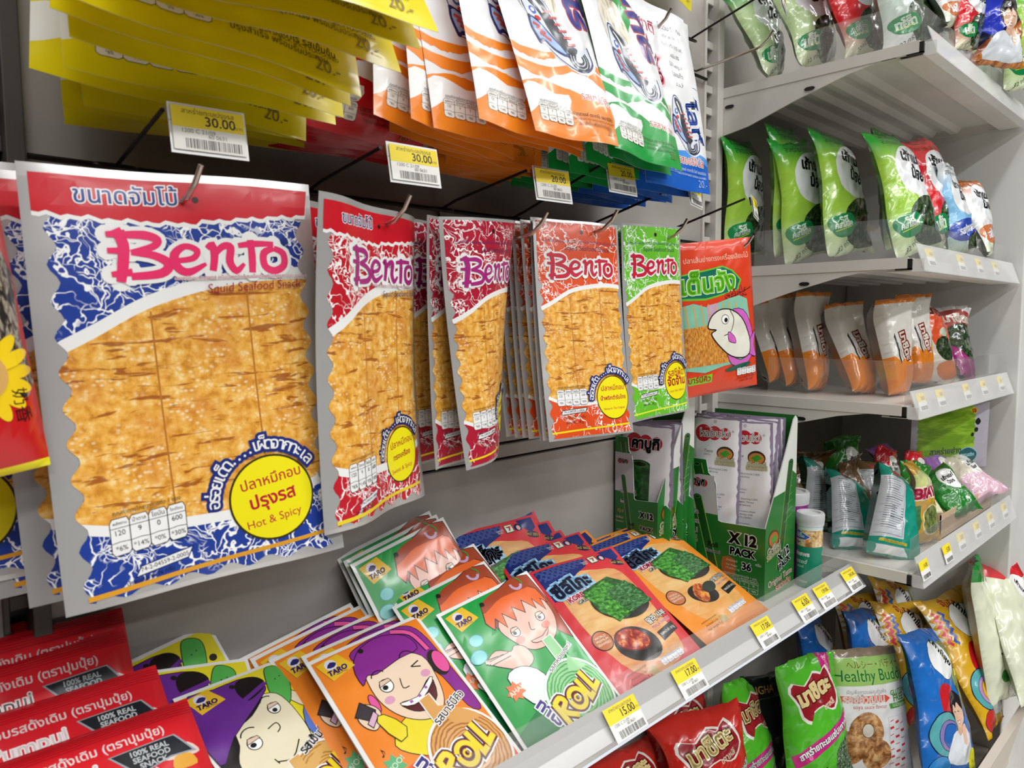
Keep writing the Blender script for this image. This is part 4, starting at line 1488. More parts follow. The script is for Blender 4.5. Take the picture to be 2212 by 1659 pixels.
def roll_word(A, cx, cy, s, rot=12):
    def T(x, y):
        c, n = math.cos(math.radians(-rot)), math.sin(math.radians(-rot))
        X, Y = x * c - y * n, x * n + y * c
        return (cx + X * s, cy + Y * s * A.w / A.h)
    shapes = {
        'R': [([(-1.35, .62), (-1.28, -.62)], .30), ([(-1.30, -.55), (-.85, -.62), (-.72, -.28), (-1.15, -.02), (-.62, .62)], .26)],
        'O': [([(-.02 + .46 * math.cos(a), .03 + .50 * math.sin(a)) for a in np.linspace(-2.6, 3.4, 14)], .24), ([(-.02 + .15 * math.cos(a), .03 + .16 * math.sin(a)) for a in np.linspace(0.5, 5.5, 9)], .10)],
        'l': [([(.66, -.66), (.64, .50), (.98, .44)], .26)],
        'L': [([(1.15, -.82), (1.16, .36), (1.66, .22)], .28)]}
    for ex, m in ((.36, C(W0)), (.20, C('#2a1416')), (.10, C('#8c2030')), (0, C('#f2dc2c'))):
        for k, L in shapes.items():
            for pts, wd in L:
                A.line([T(*p) for p in pts], (wd + ex) * s, m, smooth=3 if len(pts) > 3 else 0)
    A.line([T(-1.28, -.3), T(-1.33, .5)], .04 * s, C('#f7ee9a'))


def eye(A, x, y, r, look=(-.3, .2), k=None):
    k = k or C(K0)
    A.ell(x, y, r, r, C('#fbfbf6'), line=k, lw=.007, n=20)
    A.poly([(x - r, y - r * .1), (x + r, y - r * .45 * A.w / A.h), (x + r * .8, y - r * A.w / A.h * .9), (x - r * .6, y - r * A.w / A.h * .95)], C('#e6c7b0'), line=k, lw=.005)
    A.ell(x + look[0] * r, y + look[1] * r * A.w / A.h, r * .42, r * .36, k, n=12)


def roll_art(w, h, who):
    """Leaning snack-roll pack with a cartoon youngster biting the roll."""
    A = Art(w, h)
    a = w / h
    bg = {'girl': '#f58a2a', 'boy': '#efe02a', 'red': '#1fa045'}[who]
    k = C(K0); skin = C({'girl': '#f1d7bc', 'boy': '#eee4c4', 'red': '#f3bfae'}[who])
    A.rect(0.03, 0.022, 0.97, 0.978, C(bg))
    coil = {'girl': rings('coil_tan', 0.67 * w, 0.20 * h, 'dfa45c', 'a8692a', 800), 'boy': rings('coil_gold', 0.67 * w, 0.20 * h, 'dfae5e', 'b07c34', 800), 'red': rings('coil_green', 0.67 * w, 0.20 * h, '8fd08c', '3f9a52', 800)}[who]
    if who == 'girl':
        A.poly([(0.03, 0.74), (0.35, 0.70), (0.6, 0.8), (0.97, 0.75), (0.97, 0.978), (0.03, 0.978)], C('#ea5a2c'))
        A.poly([(0.22, 0.60), (0.42, 0.50), (0.62, 0.57), (0.55, 0.75), (0.38, 0.72)], C('#f0de2c'), smooth=4, line=k)
        A.poly([(0.30, 0.10), (0.44, 0.035), (0.80, 0.030), (0.92, 0.12), (0.95, 0.35), (0.96, 0.62), (0.86, 0.60), (0.80, 0.35), (0.5, 0.3)], C('#8c2c92'), smooth=4, line=k)
        A.poly([(0.30, 0.27), (0.31, 0.40), (0.40, 0.51), (0.55, 0.57), (0.70, 0.54), (0.78, 0.42), (0.79, 0.25), (0.60, 0.17), (0.36, 0.18)], skin, smooth=4, line=k)
        A.poly([(0.26, 0.26), (0.28, 0.14), (0.42, 0.055), (0.62, 0.04), (0.78, 0.10), (0.80, 0.20), (0.62, 0.21), (0.40, 0.235), (0.33, 0.22)], C('#8c2c92'), smooth=3, line=k)
        A.line([(0.70, 0.04), (0.83, 0.10), (0.87, 0.23)], .05, k, smooth=4); A.line([(0.70, 0.04), (0.83, 0.10), (0.87, 0.23)], .036, C('#e85aa0'), smooth=4)
        A.ell(0.875, 0.32, .075, .115, C('#2c2420'), rot=.1); A.ell(0.90, 0.32, .062, .10, C('#e85aa0'), rot=.1, line=k)
        A.ell(0.26, 0.37, .03, .075, C('#e85aa0'), line=k)
        eye(A, 0.41, 0.315, .052)
        A.line([(0.66, 0.28), (0.74, 0.265)], .010, k); A.line([(0.66, 0.28), (0.73, 0.30)], .010, k)
        A.arc(.40, .26, .06, 200, 330, .008, k); A.arc(.68, .225, .06, 200, 340, .008, k)
        A.line([(0.53, 0.31), (0.51, 0.365), (0.56, 0.37)], .008, k, smooth=3)
        A.ell(.37, .39, .04, .03, C('#dfa0bc')); A.ell(.73, .345, .04, .03, C('#dfa0bc'))
        A.poly([(0.42, 0.43), (0.56, 0.44), (0.74, 0.375), (0.70, 0.48), (0.58, 0.52), (0.48, 0.50)], C('#5a1a20'), smooth=3, line=k)
        A.poly([(0.42, 0.43), (0.56, 0.44), (0.74, 0.375), (0.73, 0.405), (0.57, 0.468), (0.455, 0.46)], C('#fbfbf8'), smooth=2, line=k, lw=.005)
        for x, y in ((.5, .448), (.58, .44), (.66, .415)):
            A.rect(x - .012, y - .006, x + .012, y + .008, C('#a860b8'))
        A.poly([(0.10, 0.40), (0.16, 0.345), (0.24, 0.375), (0.26, 0.43), (0.18, 0.49), (0.12, 0.46)], skin, smooth=4, line=k)
        A.poly([(0.09, 0.385), (0.17, 0.33), (0.24, 0.40), (0.19, 0.455)], C('#3a3236'), line=k)
        A.poly([(0.14, 0.445), (0.22, 0.40), (0.235, 0.43), (0.16, 0.475)], C('#e0b6cf'), line=k)
        A.poly([(0.20, 0.46), (0.27, 0.44), (0.36, 0.55), (0.27, 0.60)], C('#f0de2c'), smooth=2, line=k)
        star = [(0.145 + .085 * (1 if i % 2 else .62) * math.cos(i * .4488), 0.68 + .085 * (1 if i % 2 else .62) * math.sin(i * .4488) * a) for i in range(14)]
        A.poly(star, C('#5cb47a')); A.text('WOO!', .145, .68, .055, C('#d8ecd0'), rot=20, bold=.02)
        A.text('♪', .12, .60, .09, k)
        tan = C('#e0a65e')
        lab = 'รสบาร์บีคิว'
    elif who == 'boy':
        A.poly([(0.97, 0.35), (0.80, 0.36), (0.72, 0.50), (0.80, 0.66), (0.97, 0.62)], C('#5f7fd0'), smooth=3, line=k)
        A.poly([(0.72, 0.20), (0.82, 0.26), (0.93, 0.37), (0.86, 0.40), (0.74, 0.30)], skin, smooth=3, line=k)
        A.poly([(0.62, 0.22), (0.70, 0.05), (0.79, 0.035), (0.86, 0.09), (0.80, 0.22), (0.70, 0.31)], C('#57b552'), smooth=4, line=k)
        A.ell(.73, .13, .006, .006, k); A.ell(.78, .12, .006, .006, k); A.ell(.875, .20, .035, .03, C('#2a2a2a'))
        A.poly([(0.12, 0.30), (0.10, 0.52), (0.24, 0.68), (0.50, 0.70), (0.68, 0.58), (0.72, 0.42), (0.66, 0.22), (0.40, 0.20)], skin, smooth=5, line=k)
        A.poly([(0.03, 0.45), (0.03, 0.62), (0.11, 0.64), (0.14, 0.50), (0.20, 0.42), (0.24, 0.33), (0.40, 0.29), (0.56, 0.20), (0.50, 0.15), (0.10, 0.28)], C('#1c1416'), smooth=3)
        A.ell(.10, .60, .06, .075, skin, line=k); A.arc(.10, .60, .03, 120, 300, .007, k)
        A.poly([(0.03, 0.06), (0.28, 0.045), (0.55, 0.05), (0.62, 0.14), (0.56, 0.20), (0.20, 0.36), (0.03, 0.46)], C('#6a2c92'), smooth=3, line=k)
        A.poly([(0.40, 0.12), (0.45, 0.055), (0.56, 0.05), (0.63, 0.09), (0.62, 0.15), (0.44, 0.20)], C('#1c1416'), smooth=3)
        A.line([(0.36, 0.20), (0.48, 0.17), (0.64, 0.13)], .035, C('#6a2c92'), smooth=3)
        eye(A, .30, .44, .055); eye(A, .575, .30, .05, look=(-.1, .4))
        A.arc(.31, .40, .08, 200, 310, .009, k); A.arc(.56, .255, .06, 200, 310, .009, k)
        A.line([(0.44, 0.40), (0.52, 0.385), (0.53, 0.42), (0.49, 0.44)], .009, k, smooth=3)
        A.line([(0.36, 0.59), (0.48, 0.61), (0.60, 0.53)], .010, k, smooth=3); A.line([(0.355, 0.57), (0.37, 0.605)], .009, k)
        tan = C('#dfae62'); lab = 'รสเข้มข้น'
    else:
        A.poly([(0.40, 0.10), (0.62, 0.03), (0.97, 0.022), (0.97, 0.5), (0.80, 0.35), (0.4, 0.28)], C('#a8472a'), smooth=2, line=k)
        A.poly([(0.40, 0.24), (0.44, 0.36), (0.54, 0.45), (0.70, 0.47), (0.86, 0.42), (0.95, 0.30), (0.90, 0.16), (0.60, 0.15)], skin, smooth=4, line=k)
        hair = [(0.32, 0.19), (0.38, 0.08), (0.56, 0.04), (0.80, 0.045), (0.95, 0.13), (0.97, 0.24), (0.92, 0.20), (0.90, 0.28), (0.84, 0.18), (0.82, 0.245), (0.74, 0.16), (0.70, 0.24), (0.62, 0.17), (0.58, 0.26), (0.50, 0.18), (0.47, 0.27), (0.42, 0.19), (0.36, 0.25)]
        A.poly(hair, C('#ee6a26'), line=k, lw=.007)
        A.poly([(0.36, 0.13), (0.40, 0.07), (0.56, 0.035), (0.82, 0.035), (0.93, 0.10), (0.60, 0.09), (0.44, 0.12)], C('#a8472a'), smooth=3)
        A.arc(.80, .05, .05, 20, 200, .025, C('#c9a8c8')); A.arc(.80, .05, .065, 300, 380, .014, C('#3f9a3c'))
        eye(A, .505, .315, .042); eye(A, .80, .30, .042)
        A.line([(0.67, 0.30), (0.645, 0.345), (0.68, 0.355)], .007, k, smooth=3)
        for x, y in ((.50, .37), (.80, .36)):
            A.ell(x, y, .045, .03, C('#e88f80'))
        A.poly([(0.58, 0.405), (0.70, 0.41), (0.80, 0.38), (0.72, 0.43), (0.62, 0.43)], C('#f6c9bd'), smooth=2, line=k, lw=.005)
        A.poly([(0.14, 0.40), (0.25, 0.355), (0.36, 0.40), (0.42, 0.38), (0.50, 0.42), (0.50, 0.50), (0.36, 0.52)], skin, smooth=3, line=k)
        for dx in (0, .05, .10):
            A.line([(0.12 + dx * .3, 0.385 + dx * .2), (0.24 + dx, 0.40 + dx * .1)], .04, k); A.line([(0.12 + dx * .3, 0.385 + dx * .2), (0.24 + dx, 0.40 + dx * .1)], .028, skin)
        A.ell(.10, .34, .07, .055, C('#7fd4d4'), line=C('#3fa0a8')); A.ell(.16, .25, .06, .05, C('#7fd4d4'), line=C('#3fa0a8'))
        A.poly([(0.20, 0.52), (0.36, 0.50), (0.50, 0.60), (0.46, 0.80), (0.26, 0.70)], C('#e8f0ee'), smooth=3, line=k)
        star = [(0.20 + .085 * (1 if i % 2 else .62) * math.cos(i * .4488), 0.60 + .085 * (1 if i % 2 else .62) * math.sin(i * .4488) * a) for i in range(14)]
        A.poly(star, C('#e8743a')); A.text('AHA!', .20, .60, .055, C('#f6e6d0'), rot=10, bold=.02)
        A.poly([(0.03, 0.80), (0.35, 0.72), (0.6, 0.8), (0.97, 0.70), (0.97, 0.978), (0.03, 0.978)], C('#137a44'))
        tan = C('#9cd69a'); lab = 'รสสาหร่ายเกาหลี'
    # the roll itself
    sx = {'girl': .60, 'boy': .48, 'red': .72}[who]
    sy = {'girl': .46, 'boy': .61, 'red': .43}[who]
    A.poly([(sx - .055, sy), (sx + .055, sy - .01), (sx + .07, sy + .13), (sx - .05, sy + .14)], C(W0))
    A.ell(.67, .80, .315, .315, C(W0), n=40)
    A.ell(.67, .80, .295, .295, coil, n=40)
    A.poly([(sx - .045, sy + .005), (sx + .045, sy - .005), (sx + .055, sy + .13), (sx - .04, sy + .14)], tan)
    A.poly([(sx + .05, sy + .07), (.80, .60), (.90, .68), (.70, .66), (sx + .055, sy + .15)], tan, smooth=2)
    A.text(lab, .72, .565, .1, C('#2a1c14'), fit=.34, rot=20, out=C(W0), outw=.09, bold=.01)
    A.text('ทาโร', .34, .79, .13, C('#3a2c8c'), rot=-68, bold=.04, out=C(W0), outw=.08)
    roll_word(A, .62, .80, .155)
    if who == 'red':
        fish_badge(A, .40, .93, .09, -.9)
    # maker's yellow label
    A.poly([(0.05, 0.045), (0.235, 0.030), (0.30, 0.135), (0.10, 0.165)], C('#f0c02e'))
    A.ell(.145, .075, .045, .045, C('#e9e4ee')); A.poly([(.11, .085), (.15, .06), (.19, .075), (.16, .095)], C('#2a2868'), smooth=2)
    A.text('TARO', .17, .120, .1, C('#2a2070'), fit=.15, bold=.05, shear=.15, rot=3)
    A.text('Seafood Snack', .19, .139, .1, C('#3a3050'), fit=.09)
    A.ell(.40, .075, .022, .022, C('#1f1d1c'))
    return A


def korean_art(w, h, base, base2, orange=False):
    A = Art(w, h)
    A.rect(0, 0, 1, 1, C(base))
    A.poly([(0.12, 0.14), (0.35, 0.11), (0.62, 0.14), (0.85, 0.22), (0.88, 0.60), (0.80, 0.85), (0.30, 0.88), (0.12, 0.6)], mottled('wood_' + base, [(0.3, base2), (0.6, 'e7b873'), (0.9, 'f0cf94')], 14, 1, 5), smooth=4)
    nav = C('#1b2c74')
    A.poly([(0.035, 0.02), (0.61, 0.02), (0.56, 0.09), (0.40, 0.13), (0.24, 0.19), (0.13, 0.25), (0.035, 0.26)], nav)
    A.poly([(0.79, 0.015), (0.965, 0.015), (0.965, 0.09), (0.90, 0.12), (0.83, 0.08)], nav)
    lt = C('#6f86cc')
    for r in range(4):
        for c_ in range(9):
            x = 0.07 + c_ * .062 + (r % 2) * .031; y = 0.045 + r * .022
            if y < 0.17 - x * .17:
                for q in (.028, .017):
                    A.arc(x, y, q, 180, 360, .003, lt, n=5)
    A.poly([(0.64, 0.03), (0.72, 0.03), (0.72, 0.085), (0.64, 0.085)], C('#e9efe9'), line=C('#2f7a4a'), lw=.006)
    A.line([(.655, .045), (.70, .045), (.675, .075)], .012, C('#d8562a')); A.text('7', .68, .062, .05, C('#2f7a4a'), bold=.02)
    A.text('เฉพาะที่', .57, .06, .028, C('#e9efe9')); A.text('เซเว่น', .57, .075, .028, C('#e9efe9'))
    A.ell(.78 if not orange else .80, .062, .045, .038, C('#17275e')); A.ell(.78, .066, .02, .025, C('#e8c3b4'))
    A.ell(.90, .135, .075, .035, C('#1c1a44'), rot=.3); A.text('ใหม่ 2023', .90, .135, .04, C('#e8b84a'), rot=-15, bold=.02)
    A.text('ซีลีโกะ', .27, .205, .1, C('#121a3a'), fit=.40, bold=.05, rot=6, out=C('#9fd0ef'), outw=.13)
    A.text('KOREAN', .27, .285, .1, C('#c02c4a'), fit=.26, bold=.05, rot=6, out=C('#f4e4ea'), outw=.08)
    A.text('GRILLED', .30, .325, .1, C('#2a2420'), fit=.19, bold=.03, rot=6, out=C('#f2ecd8'), outw=.07)
    # seaweed sheets on a grill
    A.ell(.60, .40, .30, .20, C('#26221f'), rot=.15)
    sw = mottled('seaweed_bright', [(0.30, '123c12'), (0.45, '2c7a22'), (0.60, '4fa838'), (0.78, '8fd06a')], 170, 1, 1.6)
    sw2 = mottled('seaweed_deep', [(0.30, '0c2a10'), (0.5, '1f5c1e'), (0.75, '3f8c34')], 160, 1, 1.6)
    A.poly([(.30, .27), (.66, .215), (.86, .33), (.88, .46), (.50, .53), (.33, .44)], sw2)
    A.poly([(.28, .30), (.60, .235), (.70, .33), (.38, .42)], sw); A.poly([(.33, .41), (.62, .33), (.74, .46), (.44, .535)], sw)
    A.poly([(.52, .32), (.80, .28), (.92, .47), (.60, .50)], mottled('seaweed_dark', [(0.30, '0e3212'), (0.5, '2a6a2c'), (0.7, '69a86a')], 190, 1, 2.2))
    k = C('#1a1614')
    A.text('숯불 갈비맛' if orange else '말라 샤부', .82, .585, .1, C('#f2efe8'), fit=.26, rot=10, bold=.03, out=k, outw=.09)
    A.text('UNAGI TERIYAKI' if orange else 'MALA SHABU', .82, .63, .1, C('#c8304a'), fit=.25, rot=10, out=C('#f2ece0'), outw=.05, bold=.02)
    A.poly([(.70, .68), (.93, .64), (.94, .70), (.71, .745)], k)
    A.text('รสหม่าล่า ชาบู', .82, .69, .1, C('#f2efe8'), fit=.2, rot=10)
    if orange:
        A.ell(.47, .66, .16, .12, k, rot=.4); A.poly([(.36, .66), (.46, .57), (.56, .60), (.50, .70), (.42, .73)], mottled('eel', [(0.35, '6a2410'), (0.5, 'c8601e'), (0.7, 'f0b04a')], 120), smooth=3)
        A.ell(.60, .63, .10, .06, C('#23301f'), rot=-.3)
    else:
        A.ell(.45, .70, .22, .17, k, rot=.3); A.ell(.43, .665, .175, .115, C('#5e1416'), rot=.3)
        soup = mottled('soup', [(0.38, '7c1414'), (0.5, 'b02a1c'), (0.62, 'd8762c'), (0.75, 'f0d890')], 130)
        A.ell(.43, .665, .155, .10, soup, rot=.3)
    A.ell(.17, .60, .095, .095, k, n=20); A.ell(.17, .60, .085, .085, C('#c9744a'), n=20)
    for i, t in enumerate(('WORLD', 'PREMIUM', 'SEAWEED')):
        A.text(t, .17, .575 + i * .022, .03, C('#f3e6d0'), bold=.02)
    nutri(A, .52, .835, .28, .045, rot=6, ink=C('#565a66'), fill=C('#e9e9f0'), head=False)
    A.ell(.40, .88, .045, .045, C('#b59a58'))
    A.text('สาหร่ายทะเลปรุงรส เกาหลี', .25, .84, .1, k, fit=.22, rot=4); A.text('น้ำหนักสุทธิ 5 กรัม', .25, .87, .1, k, fit=.18, rot=4)
    A.text('Net weight 5 g', .25, .90, .035, k, rot=4)
    dk = C('#b8282f' if not orange else '#d07a34')
    for i in range(9):
        A.line([(0.01, .93 + i * .008), (.99, .93 + i * .008)], .004, dk)
    return A


def pumpui_art(w, h):
    A = Art(w, h)
    wh = C('#f2dcdc'); k = C('#1c2026')
    dk = C('#b5121e')
    for y in (.02, .032, .044, .056, .068):
        A.line([(0, y), (1, y)], .004, dk)
    A.text('ปลาหมึกย่างทอดกรอบรสดั้งเดิม (ตราปุมปุ้ย)', .45, .115, .1, wh, fit=.84, bold=.02)
    def shroom(x, y, s):
        A.poly([(x - .05 * s, y), (x - .03 * s, y - .035 * s), (x + .03 * s, y - .038 * s), (x + .055 * s, y), (x, y + .008 * s)], C('#e9cfc4'), smooth=3)
        A.poly([(x - .02 * s, y), (x + .025 * s, y), (x + .035 * s, y + .04 * s), (x - .03 * s, y + .04 * s)], C('#e8a83a'), smooth=3)
    for row in range(3):
        yy = .20 + row * .27
        A.text('Pumpui', .50, yy, .1, C('#f6eaea'), fit=.24, bold=.06)
        A.ell(.29, yy, .055, .055, C('#6a1c1c'), n=14); A.ell(.30, yy - .01, .045, .03, C('#dfe6ea'), n=14); A.ell(.27, yy + .025, .02, .02, C('#c8d23a'), n=8)
        A.text('ปลาหมึกทอดกรอบรสดั้งเดิม (ตราปุมปุ้ย)', .42, yy + .085, .1, wh, fit=.78, bold=.02)
        shroom(.90, yy + .05, 1.3); shroom(.10, yy + .06, 1.4); shroom(.42, yy + .13, 1.0); shroom(.70, yy + .17, .8)
    A.poly([(.66, .16), (.90, .15), (.96, .245), (.86, .245), (.74, .275), (.70, .22)], C('#9aa2aa'))
    A.poly([(.67, .163), (.895, .155), (.945, .238), (.86, .238), (.745, .268), (.705, .215)], k)
    for i, t in enumerate(('100% REAL', 'SEAFOOD', 'SNACK')):
        A.text(t, .80, .182 + i * .030, .030, C('#cfd4d6'), bold=.03)
    return A


def stick_art(w, h):
    A = Art(w, h)
    A.rect(0, 0, 1, 1, C('#e2431f'))
    A.text('ปลาเส้นย่างทรงเครื่องเสียบไม้', .50, .115, .1, C('#f4d0b8'), fit=.86)
    gr = C('#12725a')
    A.poly([(-.02, .20), (.55, .165), (.68, .20), (.80, .27), (.74, .335), (.30, .375), (-.02, .36)], C('#6fc43a'))
    A.poly([(-.02, .21), (.55, .175), (.66, .205), (.775, .27), (.72, .33), (.30, .362), (-.02, .345)], gr)
    A.text('เต็นจัง', .36, .275, .1, C('#f2f6e0'), fit=.68, bold=.07)
    A.text('เต็นจัง', .36, .275, .1, C('#6fd02a'), fit=.67, bold=.045)
    A.text('stick', .70, .355, .1, C('#2a1a14'), fit=.30, bold=.05, rot=8); A.text('stick', .695, .353, .1, C('#e8402c'), fit=.30, bold=.025, rot=8)
    A.line([(.46, .405), (.95, .325)], .008, C('#2a1a14'))
    A.poly([(.02, .40), (.30, .42), (.60, .38), (.86, .40), (.88, .66), (.80, .80), (.5, .82), (.02, .82)], C('#8ccab0'), smooth=2)
    A.poly([(.30, .41), (.45, .40), (.45, .60), (.30, .60)], C('#c8a8c8'))
    for i in range(8):
        x = .05 + i * .09
        A.line([(x, .40), (x + .04, .62)], .014, C('#dcae5c'))
    A.poly([(.02, .545), (.55, .53), (.62, .80), (.02, .80)], mottled('stick_squid', [(0.35, 'b5661c'), (0.5, 'd88f38'), (0.7, 'f0bb62')], 200, 3, 1))
    k = C('#1c1418')
    pk = C('#d868c8')
    A.poly([(.62, .48), (.80, .47), (.92, .60), (.92, .74), (.84, .72)], pk, smooth=3, line=k)
    A.poly([(.55, .74), (.72, .80), (.92, .76), (.80, .84), (.60, .82)], pk, smooth=3, line=k)
    A.poly([(.84, .70), (.99, .62), (.95, .72), (.99, .80), (.84, .76)], pk, smooth=3, line=k)
    A.poly([(.30, .555), (.36, .48), (.50, .445), (.68, .475), (.83, .58), (.88, .73), (.80, .785), (.60, .765), (.43, .68), (.34, .60), (.40, .575)], C('#eceadc'), smooth=4, line=k, lw=.012)
    A.ell(.53, .515, .05, .05, C('#fbfbf6'), line=k); A.ell(.54, .52, .025, .025, k)
    A.line([(.60, .455), (.65, .52), (.60, .60), (.50, .62)], .008, k, smooth=4)
    A.poly([(.56, .60), (.64, .63), (.66, .68), (.57, .66)], pk, smooth=3, line=k)
    A.ell(.70, .845, .19, .028, C('#0f5c46'), rot=-.1)
    A.poly([(.04, .87), (.34, .86), (.33, .915), (.04, .92)], C('#7fd02a')); A.text('บาร์บีคิว', .18, .89, .1, C('#b8301c'), fit=.27, bold=.03)
    nutri(A, .68, .855, .28, .05, head=False)
    A.text('น้ำหนักสุทธิ 20 กรัม', .82, .925, .1, k, fit=.26); A.text('ราคา 20 บาท', .82, .945, .1, k, fit=.2)
    return A


def sunflower_art(w, h):
    A = Art(w, h)
    A.rect(0, 0, 1, 1, C('#c8161c')); A.rect(0, 0, 1, .05, C('#f2dc14'), )
    seeds = mottled('seeds', [(0.42, '2a2622'), (0.50, '6c6256'), (0.56, 'b9ae9a'), (0.7, '38322c')], 160, 2.2, .6, 2)
    A.poly([(.0, .34), (.45, .28), (.95, .33), (.97, .60), (.95, .78), (.4, .74), (.0, .72)], seeds, smooth=3)
    A.text('เมล็ดทานตะวัน', .5, .16, .1, C('#f4e6c0'), fit=.7, bold=.03)
    for i in range(16):
        t = i * math.pi / 8
        A.ell(.74 + .17 * math.cos(t), .70 + .17 * math.sin(t) * w / h, .085, .035, C('#f6d21c'), rot=t)
    A.ell(.74, .70, .12, .12, C('#d8a860'), n=20)
    A.text('奶香', .9, .80, .09, C('#2a1212'), rot=-88)
    A.rect(0, .975, 1, 1, C('#f2e614'))
    return A


def sachet_art(w, h, front=True):
    A = Art(w, h)
    wh = C('#efeef2'); pur = C('#8d8096'); red = C('#c02030'); k = C('#2a2a2e')
    rag = lambda x0, x1, y0, y1, n, am, sd: [(x0 + (x1 - x0) * i / n + (random.Random(sd + i).uniform(-am, am) if x0 == x1 else 0), y0 + (y1 - y0) * i / n + (random.Random(sd + i).uniform(-am, am) if y0 == y1 else 0)) for i in range(n + 1)]
    A.rect(0, 0, 1, 1, pur)
    A.poly(rag(.03, .97, .015, .015, 14, .006, 1) + rag(.955, .955, .02, .98, 26, .014, 40) + rag(.96, .03, .985, .985, 8, .003, 90) + rag(.04, .04, .98, .02, 26, .010, 140), wh)
    for x, r in ((.28, .16), (.50, .13), (.70, .11)):
        A.ell(x, .14 - (.0 if x < .5 else .006), r, r, red, n=22)
    if front:
        A.text('kabuki', .50, .135, .1, C(W0), fit=.56, bold=.045, rot=2)
        A.text('brand', .36, .085, .035, C('#f2d8d8')); A.text('®', .85, .11, .05, k)
        A.ell(.50, .035, .035, .035, C('#c9c4cc'))
        A.ell(.72, .30, .16, .13, C('#3a2a1c')); A.ell(.72, .305, .14, .10, C('#c9813a')); A.poly([(.62, .30), (.74, .27), (.82, .30), (.70, .335)], C('#3f9a2c'))
        A.text('Grilled', .72, .355, .1, C('#f0edcc'), fit=.32, bold=.04, out=C('#8c8424'), outw=.05)
        A.text('Seaweed', .72, .385, .1, C('#f0edcc'), fit=.36, bold=.04, out=C('#8c8424'), outw=.05)
        A.text('Taste', .40, .29, .08, k, shear=.2); A.text('รสเดิม', .38, .32, .055, C('#a86a5a'))
        t = ['สาหร่าย 98%, เครื่องปรุงรส 2.00%', '(น้ำตาล, เกลือ, พริกไทย)', 'วัตถุปรุงแต่งรส', 'ไม่มีโปรตีน', '', 'โรงงานผลิตและบรรจุ', 'ห้ามนำไปอุ่น ทั้งซอง', '', 'Seaweed 98%, Seasoning 2.00%', '(Sugar, Salt, Pepper, Flavour', 'Enhancer, Yeast extract)', '', 'This product contains wheat', 'soy, egg, fish, shrimp, crab', 'and produced in a facility', '', '(Nutrition Information)', 'Serving size : 1 bag (3 g)', '(Amount per serving)', 'Total energy 10 kcal']
        for i, q in enumerate(t):
            if q:
                A.text(q, .14, .44 + i * .0265, .048, C('#3c3c46'), anchor='l')
    else:
        A.text('คาบูกิ', .50, .145, .1, k, fit=.5, bold=.05, out=C('#e8dcdc'), outw=.04)
        A.poly([(.0, .62), (.3, .60), (.55, .64), (.8, .60), (1, .62), (1, 1), (0, 1)], C('#1f7a2c'), smooth=2)
        A.ell(.42, .30, .19, .07, C('#123a18')); A.rect(.23, .30, .61, .80, mottled('roll_green', [(0.3, '0e2e12'), (0.5, '1f5a22'), (0.7, '3c8036')], 90)); A.ell(.42, .30, .13, .045, C('#0a1c0c'), line=C('#3c8036'), lw=.02)
        for i, t in enumerate(('ka', 'bu', 'ki')):
            A.text(t, .30, .52 + i * .09, .17, C(W0), bold=.05, out=C('#8a5a24'), outw=.08)
        A.text('Roll', .5, .90, .2, C(W0))
    return A


def tkn_art(w, h, top='#1f9a2c', mid='#a6d34a', flav='รสคลาสสิค', badge='#178a4c', low='seaweed', white=False):
    """Seaweed bag: coloured ground, white medallion, photo of crisp seaweed, flavour badge."""
    A = Art(w, h)
    g = gradient_y('bag_' + top.strip('#') + mid.strip('#'), [(0.0, 'dfe9c8' if not white else 'f0f0ee'), (0.35, mid), (0.72, mid), (0.90, top), (1.0, top)], h, 'gloss')
    A.rect(0, 0, 1, 1, g)
    A.text('Seaweed Snack', .45, .05, .1, C('#10401c', 'gloss'), fit=.5)
    A.text('สาหร่ายทะเลทอด', .50, .115, .1, C('#10401c', 'gloss'), fit=.7)
    A.ell(.62, .36, .43, .36, C('#eceff0', 'gloss'), n=36)
    k = C('#16161a', 'gloss')
    A.text('เถ้าแก่', .60, .26, .1, k, fit=.46, rot=-8, bold=.05)
    A.text('น้อย', .66, .40, .1, k, fit=.34, rot=-8, bold=.05)
    if low == 'seaweed':
        sw = mottled('crisp_seaweed', [(0.36, '12180e'), (0.48, '25381e'), (0.62, '3f5c30'), (0.80, '7f9a62')], 170, 1, 1, 5, 'gloss')
        A.poly([(.30, .70), (.45, .60), (.70, .575), (.95, .62), (1.0, .80), (.98, .93), (.6, .98), (.36, .90)], sw, smooth=3)
        A.poly([(.08, .72), (.40, .70), (.48, .78), (.40, .86), (.16, .87), (.04, .80)], C(badge, 'gloss'), smooth=4)
        A.text(flav[:2], .26, .745, .1, C('#e8f4e4', 'gloss'), fit=.14, bold=.04, rot=6)
        A.text(flav[2:], .26, .785, .1, C('#e8f4e4', 'gloss'), fit=.3, bold=.04, rot=6)
        A.line([(.12, .83), (.40, .80)], .012, C('#c8d83a', 'gloss'))
        A.text('32 กรัม', .30, .935, .09, C('#3c4a3c', 'gloss'), rot=25)
    else:
        A.poly([(.05, .68), (.5, .64), (.95, .68), (.9, .84), (.5, .88), (.08, .84)], C(low, 'gloss'), smooth=4)
        A.text(flav, .5, .755, .1, C('#f2f4f6', 'gloss'), fit=.6, bold=.05, rot=6, out=C(badge, 'gloss'), outw=.05)
        sw = mottled('crisp_seaweed', [(0.36, '12180e'), (0.48, '25381e'), (0.62, '3f5c30'), (0.80, '7f9a62')], 170, 1, 1, 5, 'gloss')
        A.ell(.7, .92, .24, .16, sw)
    return A


